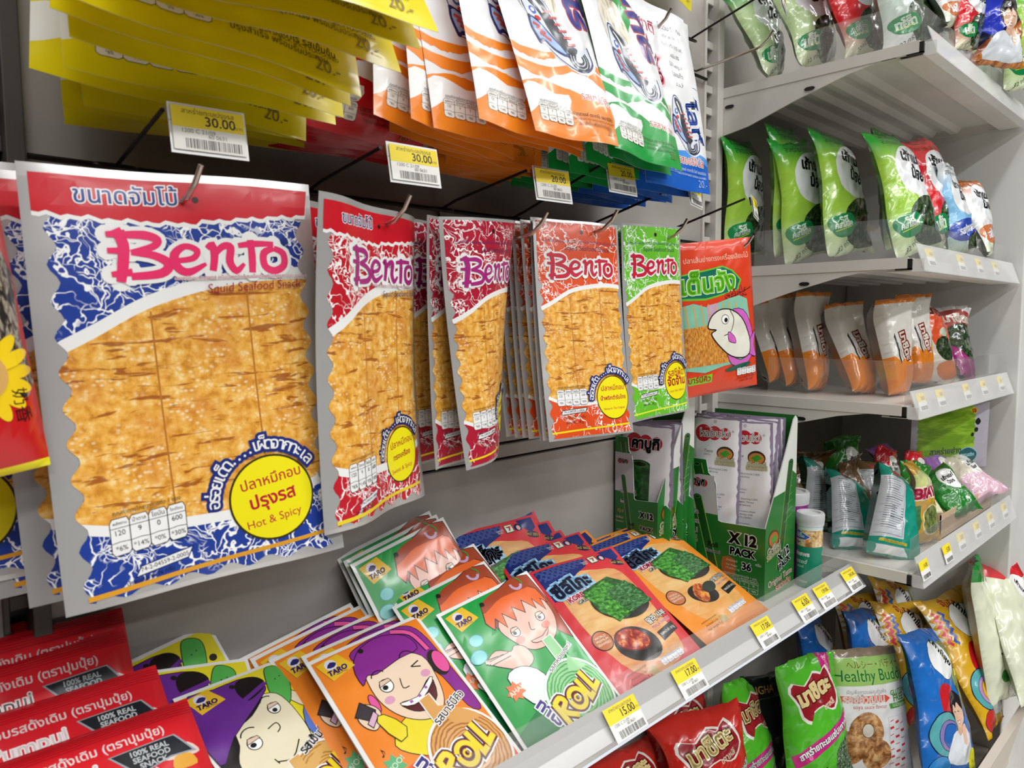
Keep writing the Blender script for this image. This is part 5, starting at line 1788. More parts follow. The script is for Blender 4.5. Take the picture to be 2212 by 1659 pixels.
def portrait(A, cx, cy, s, style='gloss'):
    """Printed photograph of a smiling dark-haired young person in a white shirt."""
    sk = C('#e8bfa4', style); hair = C('#241c20', style); sh = C('#e4eaf0', style)
    a = A.w / A.h
    q = lambda pts: [(cx + x * s, cy + y * s * a) for x, y in pts]
    A.poly(q([(-1.3, 2.9), (-1.15, 1.5), (-.5, 1.1), (.1, 1.3), (.75, 1.05), (1.35, 1.8), (1.5, 2.9)]), sh, smooth=3, line=C('#b9c4d0', style), lw=.004)
    A.poly(q([(-.3, .6), (.35, .6), (.45, 1.2), (.05, 1.45), (-.35, 1.15)]), C('#dcae92', style))
    A.poly(q([(-.85, -.1), (-.6, -.95), (.1, -1.2), (.8, -.8), (.95, .1), (.6, .5), (-.6, .5)]), hair, smooth=4)
    A.poly(q([(-.62, -.15), (-.2, -.5), (.35, -.5), (.72, -.1), (.68, .5), (.3, .92), (0, .98), (-.3, .88), (-.6, .4)]), sk, smooth=4)
    A.poly(q([(-.75, -.1), (-.5, -.75), (.2, -.85), (.75, -.4), (.78, 0), (.55, -.25), (.2, -.5), (-.05, -.15), (-.3, -.4), (-.6, -.05)]), hair, smooth=3)
    for x in (-.3, .3):
        A.line(q([(x - .14, .08), (x, .02), (x + .14, .08)]), .045 * s, hair)
    A.line(q([(.03, .15), (-.05, .38), (.06, .40)]), .03 * s, C('#c48f74', style))
    A.poly(q([(-.25, .56), (0, .60), (.28, .54), (.12, .74), (-.12, .74)]), C('#f4f0ec', style), line=C('#b4544c', style), lw=.03 * s)
    A.poly(q([(.45, 1.9), (.35, 1.1), (.5, .8), (.68, .85), (.75, 1.3), (.8, 1.9)]), sk, smooth=3)


def star_bag_art(w, h, ground, alt):
    A = Art(w, h)
    st = 'gloss'
    A.rect(0, 0, 1, 1, C(ground, st))
    sw = mottled('crisp_sheet', [(0.36, '3a4a20'), (0.5, '6c7c3e'), (0.66, '97a362'), (0.8, 'c4c98e')], 150, 1, .35, 5, 'gloss')
    A.poly([(.62, .10), (1, .16), (1, .62), (.80, .55), (.66, .35)], sw, smooth=3)
    if alt:
        for off, c in ((0, '#d8343c'), (.09, '#3a5ab0'), (-.09, '#f0f0ee')):
            A.line([(.06 + off + (.05 if i % 2 else 0), .10 + i * .028) for i in range(10)], .035, C(c, st))
        A.text('จัมโบ้', .42, .07, .12, C('#b5282c', st), rot=-20, bold=.03)
    A.poly([(.30, .14), (.45, .075), (.66, .11), (.74, .20), (.70, .30), (.52, .345), (.38, .30), (.28, .23)], C('#f1f2f2', st), smooth=4, line=C('#2a2a2e', st), lw=.006)
    A.text('เถ้าแก่', .56, .15, .1, C('#16161a', st), fit=.25, rot=-65, bold=.04); A.text('น้อย', .64, .20, .1, C('#16161a', st), fit=.16, rot=-65, bold=.04)
    A.poly([(.76, .20), (.95, .17), (.93, .31), (.74, .33)], C('#f4de1c', st)); A.text('อบ', .845, .255, .14, C('#cf3a26', st), bold=.04, rot=-10)
    A.ell(.42, .50, .17, .20, C('#c8202a', st))
    A.ell(.30, .70, .24, .22, C('#58a8ac', st), line=C('#1c2440', st), lw=.012); A.ell(.34, .71, .17, .15, C('#b48ac0' if alt else '#8a7ab8', st), line=C('#1c2440', st)); A.ell(.37, .715, .13, .12, C('#d8a41c' if alt else '#2a66b4', st), line=C('#1c2440', st))
    A.ell(.20, .92, .16, .12, C('#c8322c' if alt else '#2a8ad0', st), line=C('#1c2440', st))
    portrait(A, .56, .56, .17)
    A.ell(.84, .90, .09, .12, C('#e4e02c', st)); A.text('16.-', .84, .90, .06, C('#6a5a1c', st))
    A.ell(.92, .66, .07, .07, C('#c8dc9a', st))
    return A


def masita_art(w, h, ground, pink=True):
    A = Art(w, h)
    st = 'gloss'
    A.rect(0, 0, 1, 1, C(ground, st))
    pk = C('#cf2a86', st)
    if pink:
        A.poly([(.62, .0), (.86, .0), (.80, .16), (.66, .18)], pk); A.text('ตราดั้งเดิม', .73, .05, .06, C('#f0d0e0', st), rot=-60)
    lg = [(.10, .24), (.16, .17), (.30, .20), (.48, .125), (.60, .145), (.70, .10), (.78, .20), (.82, .30), (.70, .40), (.58, .385), (.50, .36), (.34, .39), (.30, .46), (.20, .42), (.17, .34)]
    A.poly([(.46 + (x - .46) * 1.09, .27 + (y - .27) * 1.12) for x, y in lg], C('#f3efe6', st), smooth=2)
    A.poly(lg, C('#a01c28', st), smooth=2)
    A.text('มาชิตะ', .45, .255, .1, C('#f0dc9a', st), fit=.56, bold=.06, rot=14, out=C('#5a0c14', st), outw=.05)
    A.text('เกาหลี', .62, .365, .1, C('#f0dcc0', st), fit=.2, bold=.03, rot=14)
    A.poly([(.04, .70), (.94, .44), (.99, .53), (.07, .80)], pk if pink else C('#d83a2a', st))
    A.text('สาหร่ายทะเลแซ่บเกาหลี', .52, .615, .1, C('#f4f2f0', st), fit=.86, bold=.04, rot=21, out=C('#2a1420', st), outw=.05)
    A.text('ORIGINAL', .30, .86, .1, C('#16240e', st), fit=.42, bold=.04, rot=15); A.text('FLAVOUR', .34, .93, .1, C('#16240e', st), fit=.36, bold=.04, rot=15)
    sw = mottled('crisp_speckle', [(0.36, '24361e'), (0.50, '4c6844'), (0.62, '86a082'), (0.76, 'c9d6c2')], 330, 1, 1, 4, 'gloss')
    A.poly([(.66, .72), (.88, .62), (1.02, .66), (1.02, 1), (.70, 1), (.64, .86)], sw, smooth=3)
    return A


def buddy_art(w, h):
    A = Art(w, h)
    st = 'gloss'
    A.rect(0, 0, 1, 1, C('#e9e9e8', st))
    A.poly([(0, .06), (1, .05), (1, .24), (.6, .262), (0, .27)], C('#9cc66a', st), smooth=0)
    A.rect(0, 0, 1, .055, C('#8c7a66', st))
    g = C('#1c6e3a', st)
    A.text('ヘルシー・バディー', .52, .115, .1, C('#7a4a2a', st), fit=.78)
    A.text('Healthy Buddy', .46, .195, .1, g, fit=.96)
    A.text('ธัญพืชกรอบผสมธัญพืช', .36, .315, .1, C('#8a8a88', st), fit=.5)
    A.poly([(.0, .345), (.60, .345), (.66, .37), (.60, .40), (.0, .40)], C('#df5a3e', st)); A.text('รสซีอิ๊วญี่ปุ่น', .33, .372, .1, C('#f4efe8', st), fit=.5, bold=.04)
    A.text('soya sauce flavour', .40, .43, .1, C('#b8502c', st), fit=.42)
    A.text('GLUTEN', .80, .33, .1, C('#55a03a', st), fit=.26, bold=.03, rot=4); A.text('FREE', .80, .375, .1, C('#55a03a', st), fit=.18, bold=.03, rot=4)
    A.poly([(.64, .415), (.96, .395), (.94, .44), (.66, .455)], C('#55a03a', st)); A.text('ไม่มีกลูเตน', .80, .427, .1, C(W0, st), fit=.22)
    crk = mottled('cracker', [(0.35, '7a4a22'), (0.5, 'b9814a'), (0.68, 'e6bd84')], 70, 1, 1, 3, 'gloss')
    A.ell(.35, .62, .20, .20, crk); A.ell(.15, .75, .2, .18, crk); A.ell(.48, .80, .17, .16, crk)
    A.ell(.36, .61, .07, .07, C('#d8d0c0', st), line=C('#3a2a1c', st))
    for i in range(7):
        for j in range(3):
            A.line([(.64 + j * .075, .55 + i * .055 + j * .012), (.69 + j * .075, .538 + i * .055 + j * .012)], .024 if (i + j) % 2 else .008, C('#d23c3a', st))
    A.line([(.62, .52), (.84, .50), (.88, .93), (.66, .95), (.62, .52)], .005, C('#d0cfcf', st))
    return A


def white_bag_art(w, h, top, mark='#c8242a'):
    A = Art(w, h)
    st = 'gloss'
    A.rect(0, 0, 1, 1, C('#dfe3c8', st))
    A.poly([(0, 0), (1, 0), (1, .10), (.7, .13), (.5, .10), (.3, .14), (0, .12)], C(top, st), smooth=0)
    A.poly([(.45, .12), (.62, .10), (.80, .18), (.86, .34), (.74, .42), (.60, .30), (.46, .22)], C('#f4f4f2', st), smooth=4)
    A.text('เถ้าแก่น้อย', .64, .23, .1, C('#16161a', st), fit=.36, rot=-50, bold=.04)
    A.poly([(.70, .42), (.95, .40), (1, .58), (.78, .60)], C(mark, st), smooth=3)
    for i in range(5):
        A.ell(.30 + i * .09, .66 + .04 * (i % 2), .022, .012, C('#20241c', st), rot=.6)
    A.poly([(.55, .70), (1, .66), (1, .88), (.6, .84)], C(mark, st), smooth=2); A.ell(.35, .82, .10, .07, C('#3f8a3a', st))
    A.ell(.62, .93, .18, .1, C(W0, st))
    return A


def masita_white_art(w, h):
    A = Art(w, h)
    st = 'gloss'
    A.rect(0, 0, 1, 1, C('#e6e3da', st))
    A.rect(0, 0, 1, .05, C('#ee8a24', st))
    A.poly([(0, .62), (.10, .60), (.20, .64), (.34, .66), (.46, .63), (.60, .665), (.70, .60), (.78, .62), (.84, .53), (.92, .56), (1, .50), (1, 1), (0, 1)], C('#ef8a26', st))
    A.poly([(.60, .665), (.66, .60), (.70, .60), (.74, .68)], C('#e6e3da', st))
    A.poly([(.17, .40), (.22, .36), (.31, .66), (.26, .69)], C('#23262c', st))
    A.text('สาหร่ายอบกรอบ', .26, .50, .1, C('#9aa0a8', st), fit=.30, rot=-78)
    A.text('มาชิตะ', .56, .50, .1, C('#f4e8dc', st), fit=.66, rot=-76, bold=.04, out=C('#8a2a20', st), outw=.12)
    A.text('Masita', .40, .60, .1, C('#a8664a', st), fit=.26, rot=-76)
    return A


def gusset_art(w, h, col='#11907a'):
    """Back of a folded seaweed bag: coloured edge and a silver facts panel."""
    A = Art(w, h)
    st = 'gloss'
    A.rect(0, 0, 1, 1, C(col, st))
    A.poly([(.0, .16), (.46, .16), (.52, .20), (.52, .80), (.0, .82)], C('#c9cdd2', st))
    A.poly([(.10, .10), (.50, .08), (.54, .12), (.14, .145)], C('#d0304a', st)); A.poly([(.55, .03), (.80, .02), (.92, .10), (.72, .15), (.56, .10)], C('#eef0f0', st), smooth=3); A.text('น้อย', .73, .085, .1, C('#16161a', st), fit=.2, bold=.05)
    k = C('#32363a', st)
    rnd = random.Random(4)
    for i in range(22):
        y = .20 + i * .0245
        A.line([(.05, y), (.05 + rnd.uniform(.22, .42), y)], .007 if i % 4 else .012, k)
    for i in range(5):
        A.line([(.14, .48 + i * .03), (.24, .48 + i * .03)], .010, k); A.line([(.42, .48 + i * .03), (.48, .48 + i * .03)], .010, k)
    A.line([(.02, .18), (.48, .18), (.48, .78), (.02, .78)], .005, k)
    A.rect(.06, .835, .60, .865, C('#c8b83a', st)); A.text('ปริมาณโซเดียม', .33, .85, .1, k, fit=.4)
    A.poly([(.05, .90), (.55, .89), (.7, .97), (.1, .985)], C('#e4e8ea', st))
    return A


def small_bag_art(w, h, col, col2='#e9e4cf', mark='#f0f0ec'):
    A = Art(w, h)
    st = 'gloss'
    A.rect(0, 0, 1, 1, C(col, st))
    A.poly([(.0, .55), (.3, .5), (.65, .56), (1, .5), (1, 1), (0, 1)], C(col2, st), smooth=0)
    A.poly([(.50, .22), (.70, .16), (.90, .28), (.90, .50), (.72, .60), (.52, .48)], C(mark, st), smooth=4)
    A.text('เถ้าแก่', .71, .34, .1, C('#16161a', st), fit=.32, bold=.05, rot=8); A.text('น้อย', .71, .44, .1, C('#16161a', st), fit=.2, bold=.05, rot=8)
    for i in range(5):
        A.line([(0, .02 + i * .02), (1, .02 + i * .02)], .006, C('#00000', st) if False else C(col, 'foil'))
    return A


def ave_art(w, h):
    A = Art(w, h)
    st = 'gloss'
    A.rect(0, 0, 1, 1, C('#d0a032', st)); A.poly([(0, .12), (.5, .08), (1, .14), (1, .28), (0, .28)], C('#cdd28a', st))
    A.text('BRAVE', .46, .36, .1, C('#c42a50', st), fit=.92, bold=.06, out=C('#f4ece0', st), outw=.08)
    sw = mottled('crisp_sheet', [(0.36, '3a4a20'), (0.5, '6c7c3e'), (0.66, '97a362'), (0.8, 'c4c98e')], 150, 1, .35, 5, 'gloss')
    A.ell(.60, .70, .36, .36, C('#ead9a0', st)); A.ell(.60, .70, .32, .32, sw)
    A.poly([(.05, .5), (.2, .5), (.2, .95), (.05, .9)], C('#3a7a4a', st))
    return A


def face_pack_art(w, h):
    """Large green sheet pack, silver rimmed; the printed figure is left out."""
    A = Art(w, h)
    A.rect(0, 0, 1, 1, C('#b4b0bc'))
    A.poly([(.08, .02), (.78, .02)] + [(.78 + (.02 if i % 2 else 0), .04 + i * .045) for i in range(20)] + [(.78, .98), (.08, .98)] + [(.08 - (.02 if i % 2 else 0), .96 - i * .045) for i in range(20)], mottled('green_waves', [(0.40, '6f9a1c'), (0.52, '8cb82a'), (0.62, 'a4cc3c')], 22, .5, 2.2))
    A.poly([(.72, .10), (.78, .05), (.84, .10), (.78, .16)], C('#e8c21c')); A.text('เจ', .78, .105, .07, C('#b0241c'), bold=.04)
    A.poly([(.83, .22), (.87, .28), (.83, .33), (.79, .28)], C('#14201c'), smooth=3); A.ell(.81, .40, .028, .028, C('#14201c')); A.ell(.76, .47, .022, .022, C('#14201c'))
    A.poly([(.60, .72), (.72, .66), (.84, .76), (.80, .88), (.68, .90), (.60, .82)], C('#195a64'), smooth=4, line=C('#8ccad0'), lw=.01)
    A.text('คลาสสิค', .71, .78, .1, C('#a4dce0'), fit=.18, bold=.04)
    A.text('สาหร่ายย่าง', .42, .70, .1, C('#3c4650'), fit=.4, bold=.02)
    return A

# ================================================================ kinds of pack
SIL = C('#e0dedc', 'mirror')
J = dict(nx=12, ny=16, seals=(0.03, 0.012), T=0.006, form='pouch', bend=0.004, wave=0.0035)
AJ = bento_art(.164, .243, '#213f9a', True, C('#f02c6c'), '#22307c', ('ปลาหมึกอบ', 'ปรุงรส'), 'Hot & Spicy', '74-2-04559-2-0005', C('#e2a02a'), 0.9)
kind('jumbo_blue', .164, .243, AJ, SIL, SIL, seed=1, **J)
AR = bento_art(.130, .222, '#c41a2a', True, C('#a8287c'), '#22307c', ('ปลาหมึกอบ', 'ทรงเครื่อง'), 'Sweet & Spicy', '74-2-04559-2-0004', C('#f0d62c'), 1.0)
kind('jumbo_red', .130, .222, AR, SIL, SIL, seed=2, **{**J, 'wave': .006, 'fold': -.006})
S_ = dict(nx=9, ny=14, seals=(0.02, 0.012), T=0.004, form='pouch', bend=0.003)
AO = bento_art(.105, .203, '#e2501f', False, C('#c8203c'), '#22307c', ('ปลาหมึกอบ', 'น้ำพริกตำรับไทย'), 'Namprik Thai Original', '74-2-04559-2-0006', C('#f0e01c'), 1.3)
kind('small_orange', .105, .203, AO, SIL, SIL, seed=3, wave=.0018, **S_)
AG = bento_art(.103, .200, '#6cc22e', False, C('#c8203c'), '#22307c', ('รสซีฟู้ด', 'จัดจ้าน'), 'Super Spicy Seafood', '74-2-04559-6-0017', C('#e6f03c'), 1.3)
kind('small_green', .103, .200, AG, SIL, SIL, seed=4, wave=.0018, **S_)
AM = bento_art(.100, .199, '#b01a34', False, C('#8c1c5c'), '#22307c', ('ปลาหมึกอบ', 'ทรงเครื่อง'), 'Sweet & Spicy', '74-2-04559-2-0004', C('#f0d81c'), 1.4)
kind('small_maroon', .100, .199, AM, SIL, SIL, seed=5, wave=.004, **S_)
kind('small_maroon_curled', .092, .199, AM if False else bento_art(.092, .199, '#b01a34', False, C('#a8287c'), '#22307c', ('ปลาหมึกอบ', 'ทรงเครื่อง'), 'Sweet & Spicy', '74-2-04559-2-0004', C('#f0d81c'), 1.4), SIL, SIL, seed=6, wave=.002, fold=-.012, twist=.01, **S_)
kind('fish_stick', .108, .178, stick_art(.108, .178), C('#d83c1c', 'gloss'), C('#d83c1c', 'gloss'), seed=7, nx=14, ny=18, seals=(.10, .06), T=.016, form='pillow', crink=.0012, cs=45)
kind('sunflower', .100, .170, sunflower_art(.100, .170), C('#c8161c', 'gloss'), C('#c8161c', 'gloss'), seed=8, nx=12, ny=16, seals=(.06, .05), T=.03, form='pillow', crink=.001, cs=35)
HC = dict(nx=12, ny=18, seals=(.05, .03), T=.006, form='pouch', bend=-.004, crink=.0018, cs=26)
WF = C('#edeef0')
kind('hang_yellow', .168, .195, strip_pack_art(.168, .195, '#f0dc12', 'SPICY FLAVOURED', 'รสเข้มข้น'), WF, C('#e8d410'), seed=11, wave=.003, **HC)
kind('hang_red', .118, .190, strip_pack_art(.118, .190, '#cf1c24', 'HOT CHILI', 'รสแซ่บ'), WF, C('#b8181e'), seed=12, wave=.003, **HC)
kind('hang_orange', .118, .190, strip_pack_art(.118, .190, '#f58a24', 'BAR-B-Q FLAVOURED', 'รสบาร์บีคิว'), WF, C('#f08020'), seed=13, wave=.003, **HC)
kind('hang_green', .112, .190, strip_pack_art(.112, .190, '#1fa044', 'SEAWEED FLAVOURED', 'รสสาหร่าย', style='green'), WF, C('#17883a'), seed=14, wave=.003, **HC)
kind('hang_blue', .124, .195, strip_pack_art(.124, .195, '#2b62c8', 'ORIGINAL', 'รสออริจินัล', style='light'), WF, C('#233f9c'), seed=15, wave=.002, **HC)
R_ = dict(nx=10, ny=12, seals=(.03, .02), T=.008, form='pouch', crink=.0006, cs=30)
kind('roll_girl', .107, .152, roll_art(.107, .152, 'girl'), C(W0), C('#c8662c'), seed=21, **R_)
kind('roll_boy', .107, .152, roll_art(.107, .152, 'boy'), C(W0), C('#b8a820'), seed=22, **R_)
kind('roll_red', .107, .152, roll_art(.107, .152, 'red'), C(W0), C('#1a6e3a'), seed=23, **R_)
K_ = dict(nx=12, ny=16, seals=(.06, .08), T=.009, form='pouch', crink=.0010, cs=26, wave=.0015)
kind('kor_red', .118, .168, korean_art(.118, .168, '#d8363e', 'd88a5a'), C('#d8363e', 'gloss'), C('#a82028', 'gloss'), seed=24, **K_)
kind('kor_orange', .118, .168, korean_art(.118, .168, '#f0922e', 'e09a4a', True), C('#f0922e', 'gloss'), C('#b86a20', 'gloss'), seed=25, **K_)
kind('pumpui', .165, .15, pumpui_art(.165, .15), C('#d81c28'), C('#b81420'), seed=26, nx=14, ny=16, seals=(.10, .04), T=.020, form='pillow', crink=.0010, cs=30)
kind('sachet_front', .070, .150, sachet_art(.070, .150), C('#e4e2ea'), C('#d4d2da'), seed=27, nx=6, ny=12, seals=(.03, .03), T=.008, form='pillow', crink=.0008, cs=40)
kind('sachet_big', .075, .165, sachet_art(.075, .165, False), C('#e4e2ea'), C('#d4d2da'), seed=28, nx=6, ny=12, seals=(.03, .03), T=.008, form='pillow', crink=.0006, cs=40)
B_ = dict(form='pillow', crink=.0030, cs=30, pinch=.10)
def bag(name, w, h, art, base, seed, T=.034, **k):
    kind(name, w, h, art, C(base, 'gloss'), C(base, 'gloss'), nx=16, ny=20, seals=(.07, .05), seed=seed, **{**B_, 'T': T, 'twist': (.014, -.012, .008, -.006)[seed % 4], 'curl': (.010, -.012, -.006, .014, -.016)[seed % 5], **k})
bag('tkn_green', .104, .170, tkn_art(.104, .170), '#7fb83a', 31)
bag('tkn_pale', .104, .170, tkn_art(.104, .170, '#2f9a4a', '#c3dca4', 'รสเผ็ด'), '#c8dcb8', 32)
bag('tkn_white', .104, .170, tkn_art(.104, .170, '#bfe0c8', '#d6e6da', 'รสทอด', white=True), '#d8e4dc', 33)
bag('tkn_red', .104, .170, tkn_art(.104, .170, '#d8202a', '#d8202a', 'รสเผ็ด'), '#d8202a', 34)
bag('tkn_blue', .085, .125, tkn_art(.085, .125, '#e8eaee', '#8cc4ea', 'รสกุ้งทอด', '#2a4ab0', '#2a4ab0'), '#a8cce8', 35, T=.028)
bag('tkn_orange', .085, .125, tkn_art(.085, .125, '#d8702a', '#f0f0ee', 'รสต้มยำ', '#c8341c', '#d8804a'), '#ecebe6', 36, T=.028)
ph = Art(.104, .170); ph.rect(0, 0, 1, 1, C('#1a1c3a', 'gloss')); ph.rect(.0, 0, 1, .2, C('#e6e6ec', 'gloss')); ph.ell(.3, .1, .2, .14, C('#d8262c', 'gloss')); ph.poly([(.6, 0), (1, 0), (1, .2), (.6, .22)], C('#f0d81c', 'gloss')); ph.poly([(0, .3), (.4, .2), (.5, .5), (.2, .7), (0, .6)], C('#2c3cc0', 'gloss'), smooth=3); ph.poly([(.1, .75), (.6, .6), (1, .4), (1, 1), (0, 1)], mottled('crisp_gold', [(0.36, '7a3a20'), (0.5, 'c8702c'), (0.66, 'e0a850'), (0.8, 'c45058')], 70, 1, .6, 5, 'gloss'), smooth=2); portrait(ph, .48, .48, .26)
bag('photo_bag', .104, .170, ph, '#20203c', 37)
bag('masita_white', .062, .140, masita_white_art(.062, .140), '#e6e3da', 38, T=.036, form='brick', crink=.0018, cs=34)
mc = Art(.078, .140); mc.rect(0, 0, 1, 1, C('#e4e0d0', 'gloss')); mc.poly([(.1, .2), (.8, .15), (.9, .5), (.2, .6)], C('#e8582c', 'gloss'), smooth=3); mc.text('มาชิตะ', .45, .18, .1, C('#8a2420', 'gloss'), fit=.7, bold=.06, rot=-10); mc.ell(.5, .62, .32, .26, mottled('crisp_seaweed', [], 1)); mc.poly([(.2, .80), (.8, .76), (.9, .92), (.3, .96)], C('#e07a2a', 'gloss'), smooth=3); mc.ell(.5, .42, .14, .10, C('#cfd8c0', 'gloss'))
bag('masita_colour', .078, .140, mc, '#e4e0d0', 39, T=.036)
mp = Art(.078, .140); mp.rect(0, 0, 1, 1, C('#cfd0cc', 'gloss')); mp.poly([(.05, .1), (.9, .1), (.9, .35), (.1, .4)], C('#a83a34', 'gloss'), smooth=3); mp.poly([(.1, .35), (.9, .3), (.85, .75), (.2, .8)], mottled('crisp_seaweed', [], 1), smooth=3); mp.poly([(0, .55), (.3, .7), (.95, .85), (1, 1), (0, 1)], C('#9c1c74', 'gloss')); mp.text('มาชิตะ', .5, .2, .1, C('#f2e8d8', 'gloss'), fit=.7, bold=.05)
bag('masita_purple', .078, .140, mp, '#cfd0cc', 40, T=.036)
bag('teal_back', .075, .140, gusset_art(.075, .140), '#11907a', 41, T=.036, form='brick', crink=.0016, cs=36)
bag('brown_back', .075, .140, gusset_art(.075, .140, '#7a5a2c'), '#7a5a2c', 42, T=.034, form='brick', crink=.0016, cs=36)
for nm, c1, c2, sd in (('mini_green', '#2f8a2a', '#d8d8b0', 43), ('mini_deep', '#1a7a24', '#1a7a24', 44), ('mini_red', '#cf1c28', '#d8d4c0', 45), ('mini_violet', '#9a6ab4', '#d8d0c8', 46), ('mini_cream', '#e4dcc8', '#e0b8c8', 47), ('mini_brown', '#6a4a24', '#8a6a34', 48)):
    bag(nm, .075, .110, small_bag_art(.075, .110, c1, c2), c1, sd, T=.030, crink=.003, cs=40)
bag('brave', .075, .140, ave_art(.075, .140), '#d0a032', 49, T=.024)
kind('face_pack', .15, .115, face_pack_art(.15, .115), C('#b4b0bc', 'foil'), C('#a8a4b0', 'foil'), nx=8, ny=8, seals=(.03, .03), T=.012, form='pouch', seed=50)
bag('star_blue', .125, .185, star_bag_art(.125, .185, '#1f6ec4', False), '#1f6ec4', 51, T=.042)
bag('star_gold', .125, .185, star_bag_art(.125, .185, '#d9a81e', True), '#d9a81e', 52, T=.042)
bag('cream_green', .12, .185, white_bag_art(.12, .185, '#1f8f34'), '#dfe3c8', 53, T=.042)
bag('cream_red', .12, .19, white_bag_art(.12, .19, '#d0222c'), '#dfe3c8', 54, T=.042)
bag('masita_green', .12, .18, masita_art(.12, .18, '#56c02c'), '#56c02c', 55, T=.046)
bag('masita_red', .135, .165, masita_art(.135, .165, '#d4281e', False), '#c4241c', 56, T=.046)
bag('buddy', .145, .19, buddy_art(.145, .19), '#e9e9e8', 57, T=.040, pinch=.02, crink=.0018)
sg = Art(.12, .165); sg.rect(0, 0, 1, 1, C('#17181a', 'gloss')); sg.text('SINGHA', .26, .14, .1, C('#c98f4a', 'gloss'), fit=.40, bold=.01, sx=.8); sg.line([(0, .22), (1, .20)], .006, C('#5a5c60', 'gloss'))
bag('black_pouch', .12, .165, sg, '#17181a', 58, pinch=.02)


# ================================================================ hooks of the left bay
RAILZ = 1.309
rail = MB()
rail.tube([(-0.86, -0.006, RAILZ), (-0.036, -0.006, RAILZ)], 0.0022, BLKWIRE)
tag(rail.build('hanging_rail', smooth=True), 'thin black rail across the wall that carries the lower row of hooks', 'rail')
rail = MB()
rail.tube([(-0.86, -0.006, 1.535), (-0.036, -0.006, 1.535)], 0.0022, BLKWIRE)
tag(rail.build('hanging_rail', smooth=True), 'black rail hidden above, carrying the upper row of hooks', 'rail')


def hook(x, z, L, label, La=None, price=None, rise=0.0, drop=0.040, tilt=0.30, tagx=0.0, group=None, name='peg_hook', plate=(0.042, 0.026), tag_dz=0.0, yaw=0.0):
    """Wire display hook: prong with upturned tip, upper arm that ends in a label plate."""
    zt = z - drop
    La = La or L
    mb = MB()
    mb.tube([(x, -0.004, z), (x, -0.010, zt + 0.001), (x, -0.020, zt - 0.004), (x, -L + 0.022, zt + 0.003), (x, -L + 0.014, zt + 0.0045), (x + 0.001, -L + 0.004, zt + 0.012), (x + 0.0025, -L - 0.001, zt + 0.021)], 0.0017, CHROME)
    o = mb.build(name, smooth=True)
    tag(o, label, 'hook', group)
    rg = MB()
    pts = [(x + 0.014 * math.cos(t), -0.010 + 0.004 * math.sin(t), z + 0.0015 * math.sin(t)) for t in np.linspace(0, 2 * math.pi, 17)]
    rg.tube(pts, 0.0013, BLKWIRE, n=6, caps=False)
    rg.build('wire_loop', parent=o, smooth=True)
    if price:
        am = MB()
        ze = z + 0.015 + rise
        am.tube([(x, -0.010, z), (x + 0.001, -0.030, z + 0.006), (x + tagx, -La + 0.004, ze)], 0.0014, BLKWIRE, n=8)
        w, h = plate
        c = Vector((x + tagx, -La - 0.002, ze))
        cr, sr = math.cos(yaw), math.sin(yaw)
        xa = Vector((cr, sr, 0))
        am.tube([tuple(c), tuple(c + xa * 0.004), tuple(c + xa * 0.008 + Vector((0, -.002, -.004))), tuple(c + Vector((0, -.002, -.008))), tuple(c)], 0.0013, CHROME, n=6)
        am.build('label_arm', parent=o, smooth=True)
        up = Vector((0.0, tilt * 0.6, 1)).normalized()
        M = frame(c + xa * (w / 2 + 0.001) - up * (h / 2 - 0.002) + Vector((0, -0.003, 0)), xa, up)
        f = shape_fn(w + 0.003, h + 0.004, T=0.0012, form='pouch')
        me = part_mesh('label_plate', f, None, w, h, lins(0, 1, 1), lins(0, 1, 1), C('#e9e9e8', 'plastic'), C('#cfcfcf', 'plastic'))
        p = link('label_plate', me, o); p.matrix_world = M @ Matrix.Translation((0, 0, -0.0012))
        t = link('price_tag', tag_mesh('price_tag', price, w, h), p)
        t.matrix_parent_inverse = p.matrix_world.inverted()
        t.matrix_world = M
    return o


hx = [(-.808, '30.00', 'jumbo blue squid packs', .000), (-.660, '30.00', 'jumbo red squid packs', .002), (-.517, '20.00', 'maroon squid packs', .006), (-.421, '20.00', 'orange squid packs', .024), (-.302, '20.00', 'light green squid pack', .024), (-.162, '3.80', 'orange fish-stick pack', .024)]
for i, (x, p, what, rise) in enumerate(hx):
    hook(x, RAILZ, 0.145, 'wire hook that carries the ' + what + ', with its yellow price label', .124, p, rise=rise, drop=(.040, .040, .038, .027, .024, .030)[i], tagx=(-.008, -.004, .004, .008, .030, .030)[i], group='hooks of the lower row', yaw=(-.08, -.05, -.05, 0, .22, .34)[i], plate=(.042, .026) if i < 4 else (.036, .024))
UP = 1.538
ux = [(-.755, 'yellow fish-snack packs'), (-.600, 'red fish-snack packs'), (-.490, 'orange fish-snack packs'), (-.395, 'green fish-snack packs'), (-.312, 'white and blue fish-snack packs')]
for x, what in ux:
    hook(x, UP, 0.128, 'wire hook of the upper row that carries the ' + what, None, None, group='hooks of the upper row')
hook(-.085, 1.576, .125, 'empty wire hook beside the upright, its label arm pointing at the top shelf', None, '18.00', rise=.02, tagx=.01, yaw=.3)


